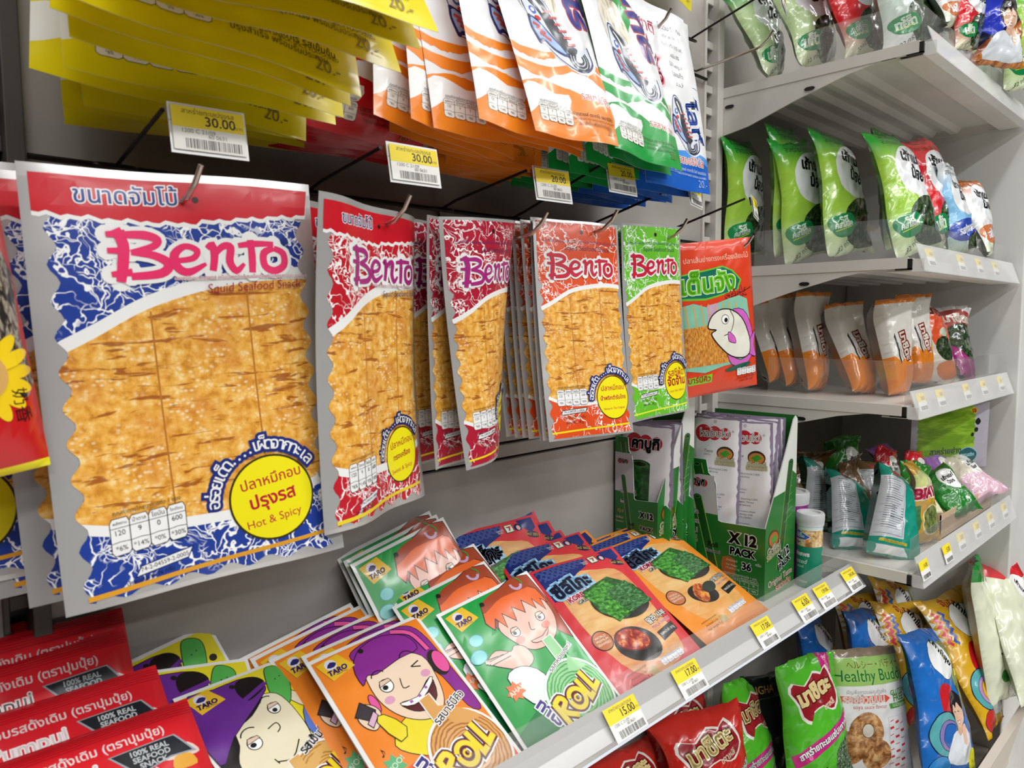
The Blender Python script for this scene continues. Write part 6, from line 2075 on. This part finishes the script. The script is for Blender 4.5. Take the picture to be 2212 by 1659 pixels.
def stack(kname, objname, M0, n, dy, label, cat, group, jit=0.0, seed=0, dx=0.0, drot=0.0, dz=0.0, first=0, rnd_rot=.02):
    """Copies of the front pack receding along a hook towards the wall."""
    rnd = random.Random(seed)
    root = None
    for i in range(n):
        y = dy(i) if callable(dy) else dy * i
        M = Matrix.Translation((dx * i + rnd.uniform(-jit, jit) * (i > 0), y, dz * i + rnd.uniform(-jit, jit) * .5 * (i > 0))) @ M0 @ Matrix.Rotation((drot * i + rnd.uniform(-rnd_rot, rnd_rot) * (i > 0)), 4, 'Z') @ Matrix.Rotation(rnd.uniform(-rnd_rot, rnd_rot) * (i > 0), 4, 'Y')
        k = i + first
        lab = label[k] if isinstance(label, (list, tuple)) else '%s, %s on its hook%s' % (label, ORD[k] if k < len(ORD) else 'rearmost', '' if k == 0 else ' from the front')
        put(kname, objname, M, lab, cat, group)


# lower row
stack('jumbo_blue', 'squid_snack_pack', pose('jumbo_blue'), 3, .032, 'jumbo dark blue squid snack pack with silver rim', 'snack pack', 'jumbo blue squid packs', .002, 1, dx=-.011)
put('jumbo_blue', 'squid_snack_pack', Matrix.Translation((-.150, .075, .004)) @ pose('jumbo_blue'), 'jumbo blue squid snack pack mostly cut off by the left edge', 'snack pack')
stack('jumbo_red', 'squid_snack_pack', pose('jumbo_red'), 2, .035, 'jumbo red squid snack pack with torn red header', 'snack pack', 'jumbo red squid packs', .002, 2)
put('small_maroon_curled', 'squid_snack_pack', pose('small_maroon'), 'curled maroon squid snack pack, frontmost on the third hook', 'snack pack', 'maroon squid packs')
put('small_maroon', 'squid_snack_pack', pose('small_maroon2'), 'flat maroon squid snack pack, second on the third hook from the front', 'snack pack', 'maroon squid packs')
put('small_maroon', 'squid_snack_pack', Matrix.Translation((-.006, .022, .0)) @ pose('small_maroon2'), 'maroon squid snack pack, third on its hook and hidden at its right', 'snack pack', 'maroon squid packs')
stack('small_orange', 'squid_snack_pack', pose('small_orange'), 7, lambda i: (0, .006, .013, .026, .034, .045, .056)[i], 'orange squid snack pack', 'snack pack', 'orange squid packs', .001, 3)
stack('small_green', 'squid_snack_pack', pose('small_green'), 2, .012, 'light green squid snack pack', 'snack pack', 'light green squid packs', .001, 4)
put('fish_stick', 'fish_stick_pack', pose('fish_stick'), 'orange-red fish-stick pack with a white fish, hanging beside the upright', 'snack pack')
put('small_maroon', 'squid_snack_pack', Matrix.Translation((-.165, -.030, 1.262)) @ frame((0, 0, 0), (1, .3, 0), (0, .02, 1)).to_3x3().to_4x4() @ Matrix.Diagonal((.5, .5, 1, 1)), 'dark red pack deep in the shade behind the last hook', 'snack pack')
put('sunflower', 'sunflower_seed_bag', frame((-.945, -.135, 1.205), (1, .10, .02), (-.12, .03, 1)), 'red sunflower seed bag with a yellow flower, cut off by the left edge', 'snack bag')


# upper row: packs hang from the hooks and splay out at the foot
def fan(kname, x, n, yf, yb, zf, zb, label, group, seed, tx=0.0, yawf=0.0, yawb=0.0, spread=0.012, h=.19, roll=0.0, offs=()):
    rnd = random.Random(seed)
    for i in range(n):
        t = i / max(1, n - 1)
        top = Vector((x + rnd.uniform(-.003, .003), -0.112 + 0.085 * t, UP - 0.018 + rnd.uniform(-.001, .001)))
        foot = Vector((x + tx * (1 - t) + rnd.uniform(-spread, spread), yf + (yb - yf) * t + rnd.uniform(-.003, .003), zf + (zb - zf) * t))
        if i < len(offs):
            top.x += offs[i] * .8; foot.x += offs[i]
        d = (top - foot).normalized()
        yaw = yawf + (yawb - yawf) * t + rnd.uniform(-.10, .10) * (i > 0)
        M = frame(top + d * 0.008 - d * (h / 2), (math.cos(yaw), math.sin(yaw), roll), d)
        put(kname, 'fish_snack_pack', M, '%s, %s on its hook%s' % (label, ORD[i] if i < len(ORD) else 'rearmost', '' if i == 0 else ' from the front'), 'snack pack', group)


fan('hang_yellow', -.772, 11, -.222, -.030, 1.372, 1.345, 'yellow and white fish-snack pack', 'yellow fish-snack packs', 21, tx=-.012, yawf=-.10, yawb=.05, spread=.014, h=.195)
fan('hang_red', -.645, 10, -.085, -.030, 1.362, 1.345, 'red and white fish-snack pack', 'red fish-snack packs', 22, spread=.008)
fan('hang_orange', -.512, 14, -.165, -.030, 1.366, 1.345, 'orange and white fish-snack pack', 'orange fish-snack packs', 23, tx=.004, yawf=0.0, spread=.010, offs=(0, -.028, -.012, -.062, -.078, -.094, -.030, -.06))
fan('hang_green', -.394, 8, -.168, -.030, 1.362, 1.345, 'green and white fish-snack pack', 'green fish-snack packs', 24, spread=.006, yawf=.05)
fan('hang_blue', -.312, 7, -.140, -.030, 1.348, 1.343, 'white and blue fish-snack pack', 'white and blue fish-snack packs', 25, spread=.005, h=.195, yawf=.04)
put('hang_blue', 'fish_snack_pack', frame((-.165, -.022, 1.490), (1, 0, 0), (0, .03, 1)), 'white fish-snack pack half hidden, hanging nearest the upright', 'snack pack')
put('hang_yellow', 'fish_snack_pack', frame((-.155, -.030, 1.690), (1, .1, 0), (0, .03, 1)) @ Matrix.Diagonal((.6, .9, 1, 1)), 'small yellow and white pack at the top beside the upright', 'snack pack')


# ================================================================ the tray of the left bay
def tray_row(kname, objname, pose_name, n, label, group, cat='snack pack'):
    for i in range(n + 1):
        put(kname, objname, pose(pose_name if i == 0 else '%s_%d' % (pose_name, i)), '%s, %s in its row' % (label, ORD[i]), cat, group)


tray_row('roll_boy', 'roll_snack_pack', 'roll_boy', 2, 'yellow roll snack pack, cartoon boy in purple hat', 'yellow roll snack packs')
tray_row('roll_girl', 'roll_snack_pack', 'roll_girl', 4, 'orange roll snack pack, cartoon girl in pink headphones', 'orange roll snack packs')
tray_row('roll_red', 'roll_snack_pack', 'roll_red', 7, 'green roll snack pack, cartoon red-haired youngster', 'green roll snack packs')
tray_row('kor_red', 'grilled_seaweed_pack', 'kor_red', 5, 'red grilled seaweed pack with a navy corner', 'red grilled seaweed packs')
tray_row('kor_orange', 'grilled_seaweed_pack', 'kor_orange', 3, 'orange grilled seaweed pack with a navy corner', 'orange grilled seaweed packs')
tray_row('pumpui', 'squid_snack_bag', 'pum', 5, 'red crispy squid bag with a black ribbon label', 'red crispy squid bags', 'snack bag')

# price tags on the tray rail
upv = Vector((0, 0.0175, 0.0225)).normalized()
for x, p, w_, lab in ((-0.500, '15.00', .042, 'under the green roll packs'), (-0.402, '17.00', .040, 'under the red seaweed packs'), (-0.256, '17.00', .038, 'under the orange seaweed packs'), (-0.160, '6.00', .038, 'under the seaweed roll box'), (-0.106, '139.00', .036, 'second from the right end of the tray'), (-0.025, '245.00', .036, 'at the right end of the tray')):
    o = link('price_tag', tag_mesh('price_tag', p, w_, .027))
    o.matrix_world = frame((x, -.2205, ZL + .0145), (1, 0, 0), upv)
    tag(o, 'yellow and white price tag reading %s, %s' % (p, lab), 'price tag', 'price tags on the tray rail')


# ---------------------------------------------------------------- seaweed roll display boxes
def roll_box(x0, y0, z0, label, Dy=.118):
    """Die-cut counter box: low front-left corner, rising panels, pictures on both faces."""
    Wx, H0, Hb, Hr = .080, .090, .165, .222
    root = bpy.data.objects.new('seaweed_roll_box', None); COL.objects.link(root)
    root.location = (x0, y0, z0)
    tag(root, label, 'display box', 'seaweed roll boxes')
    card = C('#d9d9d4', 'paper')
    gm = mottled('box_green', [(0.30, '14501c'), (0.5, '23782a'), (0.7, '3f9a34')], 26, .4, 4, 3, 'plastic')
    rg = mottled('roll_green', [], 1)

    def panel(name, outline, art, M):
        # flat board of 1 mm with printed face; outline in share coordinates
        a = art
        mb = MB()
        P = [(x * a.w, (1 - y) * a.h) for x, y in outline]
        n = len(P)
        fr = [M @ Vector((x, y, 0)) for x, y in P]; bk = [M @ Vector((x, y, -.0012)) for x, y in P]
        tri = [tuple(t) for t in tessellate_polygon([[Vector((x, y, 0)) for x, y in P]])]
        mb.faces(fr + bk, tri + [tuple(n + i for i in reversed(t)) for t in tri] + [(i, (i + 1) % n, n + (i + 1) % n, n + i) for i in range(n)], card)
        nn = (M.to_3x3() @ Vector((0, 0, 1)))
        for L, (tris, mat) in zip(a.layers(), a.ops):
            vs = [M @ Vector((p[0], p[1], EPS * 1.6 * (L + 1))) for t in tris for p in t]
            mb.faces(vs, [(i, i + 1, i + 2) for i in range(0, len(vs), 3)], mat)
        return mb.build(name, parent=root)

    k = C(K0, 'plastic'); wh = C(W0, 'plastic')

    def seaweed_roll(A, x0, y0, x1, y1, wd, hood=True):
        A.line([(x0, y0), (x1, y1)], wd + .02, C('#9fc85a', 'plastic')); A.line([(x0, y0), (x1, y1)], wd, rg)
        A.ell(x0, y0, wd / 2, wd * .32, rg); A.ell(x0, y0 + .002, wd * .32, wd * .18, C('#0a1c0c', 'plastic'), line=C('#3c8036', 'plastic'), lw=.012)

    def grilled(A, x, y, s, rot=0):
        A.ell(x, y - .03, s * .42, s * .34, C('#5a2c12', 'plastic')); A.ell(x, y - .03, s * .36, s * .27, C('#b4631e', 'plastic')); A.poly([(x - s * .25, y - .03), (x + s * .05, y - .055), (x + s * .28, y - .03), (x, y - .005)], C('#3f9a2c', 'plastic'))
        A.text('Grilled', x, y + .022, .1, C('#f0edcc', 'plastic'), fit=s, bold=.04, out=C('#5c5418', 'plastic'), outw=.05, rot=rot)
        A.text('Seaweed', x, y + .052, .1, C('#e4e8b4', 'plastic'), fit=s * 1.1, bold=.04, out=C('#5c5418', 'plastic'), outw=.05, rot=rot)
    # side face (towards -X): local x runs from the back (+Y) to the front (-Y)
    A = Art(Dy, Hb)
    yl = 1 - H0 / Hb
    side = [(0, .12), (.035, .12), (.08, .10), (.06, .03), (.075, .0), (.30, -.0), (.33, .10), (.40, .14), (.42, .18), (.46, .46), (.50, yl + .015), (1, yl - .0), (1, 1), (0, 1)]
    A.poly(side, gm)
    A.poly([(.0, .12), (.40, .12), (.46, .42), (.0, .42)], C('#c9c6cc', 'plastic'))
    for i, (c_, r) in enumerate(((.12, .055), (.20, .05), (.28, .042))):
        A.ell(c_, .185, r, r, C('#b8202e', 'plastic'))
    A.text('คาบูกิ', .20, .18, .1, k, fit=.17, bold=.05, out=wh, outw=.03, rot=-6)
    seaweed_roll(A, .19, .04, .22, .12, .10)
    seaweed_roll(A, .20, .30, .42, .86, .09)
    for i, t in enumerate(('ka', 'bu', 'ki')):
        A.text(t, .18, .42 + i * .075, .085, wh, bold=.06, out=C('#7a3a1c', 'plastic'), outw=.06)
    grilled(A, .12, .60, .17)
    A.text('Roll', .40, .66, .08, k, bold=.02); A.text('Seaweed', .40, .71, .1, k, fit=.17, out=wh, outw=.04, bold=.02)
    A.text('สาหร่าย', .12, .72, .1, wh, fit=.14, bold=.03); A.text('ย่างม้วน', .12, .775, .1, wh, fit=.12, bold=.03)
    A.text('Original Taste', .26, .87, .1, C('#f0d8cc', 'plastic'), fit=.32, out=C('#a83a20', 'plastic'), outw=.06, bold=.02)
    A.text('รสดั้งเดิม', .30, .94, .1, C('#f0d8cc', 'plastic'), fit=.2, out=C('#a83a20', 'plastic'), outw=.06, bold=.02)
    A.text('X 12', .75, yl + .12, .1, k, fit=.30, bold=.07, out=wh, outw=.05); A.text('PACK', .75, yl + .22, .1, k, fit=.28, bold=.05, out=wh, outw=.05)
    A.poly([(.52, .735), (.66, .735), (.66, .86), (.52, .86)], C('#b8642c', 'plastic'), smooth=2)
    A.text('น้ำหนักสุทธิ', .63, .75, .1, C('#e4e8d0', 'plastic'), fit=.13); A.text('Net Weight', .63, .785, .1, C('#e4e8d0', 'plastic'), fit=.13); A.text('(12 packs x 3 g)', .64, .81, .1, C('#e4e8d0', 'plastic'), fit=.16); A.text('36', .80, .775, .11, k, bold=.04, out=wh, outw=.05); A.text('กรัม', .93, .74, .04, wh)
    nutri(A, .52, .865, .42, .10, vals=('10', '2', '0', '35'), ink=C('#e4e8d0', 'plastic'), fill=gm)
    Ms = Matrix(((0, 0, -1, 0), (-1, 0, 0, Dy), (0, 1, 0, 0), (0, 0, 0, 1)))
    panel('side_panel', side, A, Ms)
    # front face (towards -Y)
    B = Art(Wx, Hr)
    fl_ = 1 - H0 / Hr
    front = [(0, fl_), (.25, fl_ - .16), (.62, fl_ - .40), (.86, .02), (.94, .0), (1, .02), (1, 1), (0, 1)]
    B.poly(front, C('#dfe2dc', 'plastic'))
    B.poly([(0, fl_), (.25, fl_ - .16), (.62, .42), (.80, .30), (1, .34), (1, 1), (0, 1)], gm)
    seaweed_roll(B, .80, .26, .46, .86, .15)
    for i in range(6):
        B.line([(.60 + i * .05, .60 - i * .05), (.86, .56 - i * .04)], .006, C('#8ccf6a', 'plastic'))
    grilled(B, .27, .70, .42, 12)
    B.text('X 12', .60, .78, .1, k, fit=.36, bold=.06, out=wh, outw=.05, rot=18); B.text('PACK', .64, .83, .1, k, fit=.36, bold=.05, out=wh, outw=.05, rot=18)
    B.text('Original Taste', .52, .91, .1, C('#e8e0d0', 'plastic'), fit=.8, out=C('#6a3a20', 'plastic'), outw=.05, bold=.02, rot=6); B.text('รสดั้งเดิม', .62, .955, .1, C('#e8d0c0', 'plastic'), fit=.5, out=C('#a83a20', 'plastic'), outw=.05, bold=.02, rot=6)
    panel('front_panel', front, B, Matrix(((1, 0, 0, 0), (0, 0, -1, 0), (0, 1, 0, 0), (0, 0, 0, 1))))
    # far side and back, plain card inside
    D = Art(Dy, Hr); D.rect(0, 0, 1, 1, gm)
    panel('far_panel', [(0, .02), (.22, .34), (.5, .40), (1, .38), (1, 1), (0, 1)], D, Matrix(((0, 0, 1, Wx), (1, 0, 0, 0), (0, 1, 0, 0), (0, 0, 0, 1))))
    E_ = Art(Wx, Hb); E_.rect(0, 0, 1, 1, gm)
    panel('back_panel', [(0, .20), (1, .12), (1, 1), (0, 1)], E_, Matrix(((-1, 0, 0, Wx), (0, 0, 1, Dy), (0, 1, 0, 0), (0, 0, 0, 1))))
    return root


BX, BY, BZ = -.140, -.160, ZL + .0005
BX2, BY2, BZ2 = -.234, -.068, ZL + .034
roll_box(BX, BY, BZ, 'green counter box of roasted seaweed rolls, full of white sachets')
roll_box(BX2, BY2, BZ2, 'green counter box of roasted seaweed rolls in shade, behind the front box', .064)
# sachets stand in the front box, faces towards the left end
names = ['leftmost and nearest', 'second from the left end', 'third from the left end', 'fourth from the left end', 'fifth from the left end', 'rearmost left', 'rearmost middle', 'rearmost right']
spots = [(.012, .078, 0, 2), (.024, .040, 2, 1), (.037, .044, -3, 2), (.050, .042, 3, 2), (.063, .044, 1, 2), (.030, .084, -2, 3), (.046, .082, 2, 2), (.062, .084, 0, 2)]
for i, (dx, dy, rl, ln) in enumerate(spots):
    M = frame((BX + dx, BY + dy, BZ + .0765 + (.067 if i != 1 else .064)), (.10, -1, 0), (math.sin(math.radians(ln)), math.sin(math.radians(rl)), 1))
    put('sachet_front', 'seaweed_roll_sachet', M, 'white seaweed roll sachet in the front box, %s' % names[i], 'sachet', 'sachets in the front box')
for i, (dx, dy) in enumerate(((.014, .048), (.028, .060), (.042, .052), (.056, .062), (.068, .056))):
    M = frame((BX2 + dx, BY2 + dy * .60, BZ2 + .098), (.10, -1, 0), (.06, .03 * i, 1))
    put('sachet_big', 'seaweed_roll_sachet', M, 'white seaweed roll sachet in the shaded box, %s from its left face' % ORD[i].replace('frontmost', 'first'), 'sachet', 'sachets in the shaded box')
put('kor_orange', 'grilled_seaweed_pack', frame((-.205, -.046, ZL + .022), (1, .05, 0), (0, 1, .02)) @ Matrix.Diagonal((.6, .45, 1.8, 1)), 'orange grilled seaweed pack lying flat under the shaded box', 'snack pack')


# ---------------------------------------------------------------- nut cans
def can(x, y, z, r, h, body, label, purple):
    mb = MB()
    mb.lathe([(0, 0), (r, 0), (r, .002), (r, h - .012)], C(body, 'plastic'), n=48, c=(0, 0))
    o = mb.build('nut_can', smooth=True)
    o.location = (x, y, z)
    tag(o, label, 'can')
    lid = MB(); lm = clear('lid_plastic', 'dfe8f4', haze=.55, rough=.15)
    lid.lathe([(r + .0015, h - .016), (r + .0022, h - .008), (r + .0022, h - .002), (r + .001, h), (r - .003, h), (r - .004, h - .0025), (0, h - .0025)], lm, n=48)
    lid.build('plastic_lid', parent=o, smooth=True)
    rim = MB(); rim.lathe([(r, h - .013), (r + .0008, h - .011), (r + .0008, h - .009), (r - .002, h - .007), (0, h - .007)], C('#b8bcc4', 'mirror'), n=48); rim.build('metal_rim', parent=o, smooth=True)
    # printed wrap, art laid around the side that faces the aisle
    A = Art(2 * math.pi * r, h - .014)
    wh = C(W0, 'plastic')
    nut = mottled('nuts', [(0.35, 'a06a34'), (0.5, 'd8b078'), (0.65, 'efd6a4'), (0.8, 'f6e8c8')], 110, 1, 1, 3, 'plastic')
    for base in (0.0, .5):
        X = base + .25
        if purple:
            for i in range(30):
                xx, yy = base + (i * .137) % .5, .05 + (i * .291) % .62
                A.ell(xx, yy, .018, .010, C('#a83aa4', 'plastic'), line=C('#5c1458', 'plastic'), lw=.003, rot=i)
            A.text('ALMONDS', X, .40, .1, wh, fit=.30, bold=.06); A.text('SALTED', X, .50, .1, C('#e8b84a', 'plastic'), fit=.12, bold=.03)
            A.text('GLUTEN FREE', X + .05, .64, .1, wh, fit=.2, bold=.04, rot=-40)
            A.ell(X - .04, .83, .13, .11, wh); A.ell(X - .04, .84, .12, .10, nut)
        else:
            A.rect(base, .0, base + .5, .10, C('#d8e4e4', 'plastic'))
            A.rect(base, .10, base + .5, .36, nut)
            A.poly([(X - .15, .20), (X, .10), (X + .16, .20), (X, .33)], C('#2a62b4', 'plastic'), line=wh, lw=.006)
            A.text('BLUE', X, .165, .1, wh, fit=.10, bold=.04); A.text('DIAMOND', X, .205, .1, wh, fit=.17, bold=.04)
            A.rect(X - .14, .245, X + .14, .29, C('#e8843a', 'plastic')); A.text('ALMONDS', X, .27, .1, wh, fit=.2, bold=.04)
            A.text('Cashews', X, .48, .1, wh, fit=.30, bold=.05); A.text('roasted', X, .60, .1, C('#cfe8dc', 'plastic'), fit=.24, shear=.2, bold=.02); A.text('& salted', X, .68, .1, C('#cfe8dc', 'plastic'), fit=.16, shear=.2)
            A.text('PARTLY FRESH', X, .92, .1, wh, fit=.26)
    n = 40
    us = lins(0, 1, n)
    fcan = lambda u, v, side=1: ((r + .0003) * math.cos(2 * math.pi * u - 2.1), (r + .0003) * math.sin(2 * math.pi * u - 2.1), .001 + v * (h - .014)) if side > 0 else (r * .99 * math.cos(2 * math.pi * u - 2.1), r * .99 * math.sin(2 * math.pi * u - 2.1), .001 + v * (h - .014))
    me = part_mesh('printed_wrap', fcan, A, A.w, A.h, us, lins(0, 1, 4), C(body, 'plastic'), C(body, 'plastic'))
    link('printed_wrap', me, o)
    return o


can(-.043, -.1725, ZL + .0005, .0155, .096, '#128a6c', 'small green nut can with a clear lid, beside the seaweed roll box', False)
can(-.0265, -.1360, ZL + .0005, .0235, .116, '#8c1c88', 'purple almond can with a clear lid, behind the green can', True)

# ================================================================ packs on the right bay shelves
pk = lambda n, kn, on, lab, cat='snack bag', grp=None: put(kn, on, pose(n), lab, cat, grp)
G1 = 'seaweed bags on the top shelf'
pk('g1', 'tkn_pale', 'seaweed_bag', 'pale green seaweed bag at the very back of the top shelf end', grp=G1)
pk('g2', 'tkn_pale', 'seaweed_bag', 'pale green seaweed bag, second from the upright on the top shelf', grp=G1)
pk('g3', 'tkn_red', 'seaweed_bag', 'dark red seaweed bag standing between pale green ones on the top shelf', grp=G1)
pk('g4', 'tkn_white', 'seaweed_bag', 'whitish green seaweed bag at the front corner of the top shelf', grp=G1)
pk('g5', 'tkn_orange', 'seaweed_bag', 'pinkish seaweed bag behind the clear guard of the top shelf', grp=G1)
pk('g6', 'tkn_red', 'seaweed_bag', 'seaweed bag with a red print beside the photo bag on the top shelf', grp=G1)
pk('g7', 'photo_bag', 'seaweed_bag', 'dark blue seaweed bag printed with a young person on the top shelf', grp=G1)
pk('g8', 'tkn_green', 'seaweed_bag', 'dark green and red seaweed bag at the top right edge', grp=G1)
G2 = 'seaweed bags on the second shelf'
for n, kn, lab in (('a1', 'tkn_green', 'green seaweed bag nearest the upright on the second shelf'), ('a2', 'tkn_green', 'green seaweed bag turned sideways, half hidden behind its neighbour'), ('a3', 'tkn_green', 'green seaweed bag third from the upright on the second shelf'), ('a4', 'tkn_green', 'green seaweed bag in the middle of the second shelf'), ('a5', 'tkn_green', 'large green seaweed bag at the front corner of the second shelf'), ('a6', 'tkn_green', 'green seaweed bag peeping out behind the front one'), ('a7', 'tkn_red', 'red seaweed bag behind the front green one'), ('a8', 'tkn_blue', 'white and light blue seaweed bag on the second shelf'), ('a9', 'tkn_orange', 'white and orange seaweed bag at the far end of the second shelf')):
    pk(n, kn, 'seaweed_bag', lab, grp=G2)
G3 = 'bags on the third shelf'
for i, n in enumerate(('b1', 'b2', 'b3', 'b4', 'b5', 'b6')):
    pk(n, 'masita_white', 'seaweed_bag', 'white bag with an orange foot, %s from the upright on the third shelf' % ['first', 'second', 'third', 'fourth', 'fifth', 'sixth'][i], grp=G3)
pk('b7', 'masita_colour', 'seaweed_bag', 'cream bag with an orange-red picture on the third shelf', grp=G3)
pk('b8', 'masita_purple', 'seaweed_bag', 'purple and dark green bag at the far end of the third shelf', grp=G3)
G4 = 'bags on the lowest raised shelf'
pk('c1', 'teal_back', 'seaweed_bag', 'small teal bag partly behind the nut cans', grp=G4)
pk('c2', 'teal_back', 'seaweed_bag', 'teal bag with a silver facts panel, left one of the two big ones', grp=G4)
pk('c3', 'teal_back', 'seaweed_bag', 'teal bag with a silver facts panel at the front corner of its shelf', grp=G4)
pk('c4', 'brown_back', 'seaweed_bag', 'brown bag standing between the two big teal bags', grp=G4)
pk('c12', 'brave', 'seaweed_bag', 'gold bag with pink capital letters beside the front teal bag', grp=G4)
pk('c14', 'face_pack', 'seaweed_sheet_pack', 'large bright green sheet pack standing behind the small bags', grp=None)
Z4 = .886


def loose(kn, x, y, z, rx, ry, rz, lab, s=1.0, s2=None):
    M = Matrix.Translation((x, y, z)) @ Euler((math.radians(rx), math.radians(ry), math.radians(rz))).to_matrix().to_4x4() @ Matrix.Diagonal((s, s2 or s, s, 1))
    put(kn, 'seaweed_bag', M, lab, 'snack bag', G4)


# a carton and the little bags heaped behind it
m = MB(); kc = mottled('kraft_card', [(0.3, 'c8a888'), (0.6, 'd8bb9c'), (0.8, 'e0c6aa')], 30, 1, 1, 3, 'paper')
m.box((0, 0, 0), (.27, .0015, .036), kc); m.box((0, .09, 0), (.27, .0915, .05), kc); m.box((0, 0, 0), (.0015, .09, .036), kc); m.box((.2685, 0, 0), (.27, .09, .05), kc); m.box((0, 0, 0), (.27, .09, .0015), kc)
o = m.build('carton'); o.location = (.185, -.262, Z4 + .0008)
tag(o, 'low brown carton filled with little seaweed bags, on the lowest raised shelf', 'carton')
loose('mini_brown', .115, -.100, .955, 78, 5, -20, 'dark brown bag lying on top at the back, by the green one', .9)
loose('mini_green', .200, -.120, .965, 75, -8, -35, 'green and cream bag slumped over the brown bags', .95)
loose('mini_brown', .150, -.160, .950, 60, 4, 12, 'brown bag with white lettering under the green one', .8)
loose('mini_red', .245, -.170, .962, 62, 6, -28, 'red-topped little bag behind the gold bag', .72)
loose('mini_violet', .305, -.150, .958, 66, 2, -10, 'violet little bag in front of the big green sheet pack', .75)
loose('mini_green', .235, -.215, .945, 50, 8, -40, 'light green little bag standing in the carton by the gold bag', .75)
loose('mini_red', .330, -.190, .950, 58, -6, -24, 'red and cream little bag in the middle of the carton', .7)
loose('mini_violet', .372, -.205, .948, 55, 4, -30, 'violet and cream little bag near the far end of the carton', .7)
loose('mini_deep', .288, -.238, .938, 42, -18, -34, 'shiny deep green little bag lying across the carton', .95, .8)
loose('mini_cream', .405, -.240, .945, 40, -12, -20, 'cream and pink little bag over the far end of the carton', .95, .85)

G5 = 'large bags in the base deck'
for n, kn, lab in (('d8', 'star_gold', 'gold bag deep at the back of the base deck, farthest of the gold ones'),
                   ('d9', 'star_gold', 'gold and white bag behind the blue ones in the base deck'),
                   ('d10', 'star_blue', 'blue and white bag at the back, just right of the tray rail'),
                   ('d11', 'star_gold', 'gold bag with zigzag stripes standing behind the blue bag with a portrait'),
                   ('d7', 'star_blue', 'blue bag leaning behind the clear resealable pouch'),
                   ('d3', 'star_blue', 'blue bag with a red disc and a smiling person in white'),
                   ('d4', 'star_gold', 'gold bag with a red disc and a person in white'),
                   ('d5', 'cream_green', 'cream bag with a green top in the base deck'),
                   ('d6', 'cream_red', 'cream bag with a red top at the right edge'),
                   ('d12', 'black_pouch', 'black pouch with small gold lettering behind the bright green bag'),
                   ('d2', 'buddy', 'clear and white resealable pouch with a light green header'),
                   ('d1', 'masita_green', 'bright green bag with a dark red lettered shield and pink band'),
                   ('d15', 'masita_green', 'green bag in the shade left of the bright green one'),
                   ('d13', 'masita_red', 'red bag with cream lettering nearest under the tray rail'),
                   ('d14', 'masita_red', 'dark red bag behind the nearest red one, under the tray rail'),
                   ('d16', 'masita_red', 'red bag at the bottom edge under the 15.00 price tag')):
    pk(n, kn, 'seaweed_bag', lab, grp=G5)
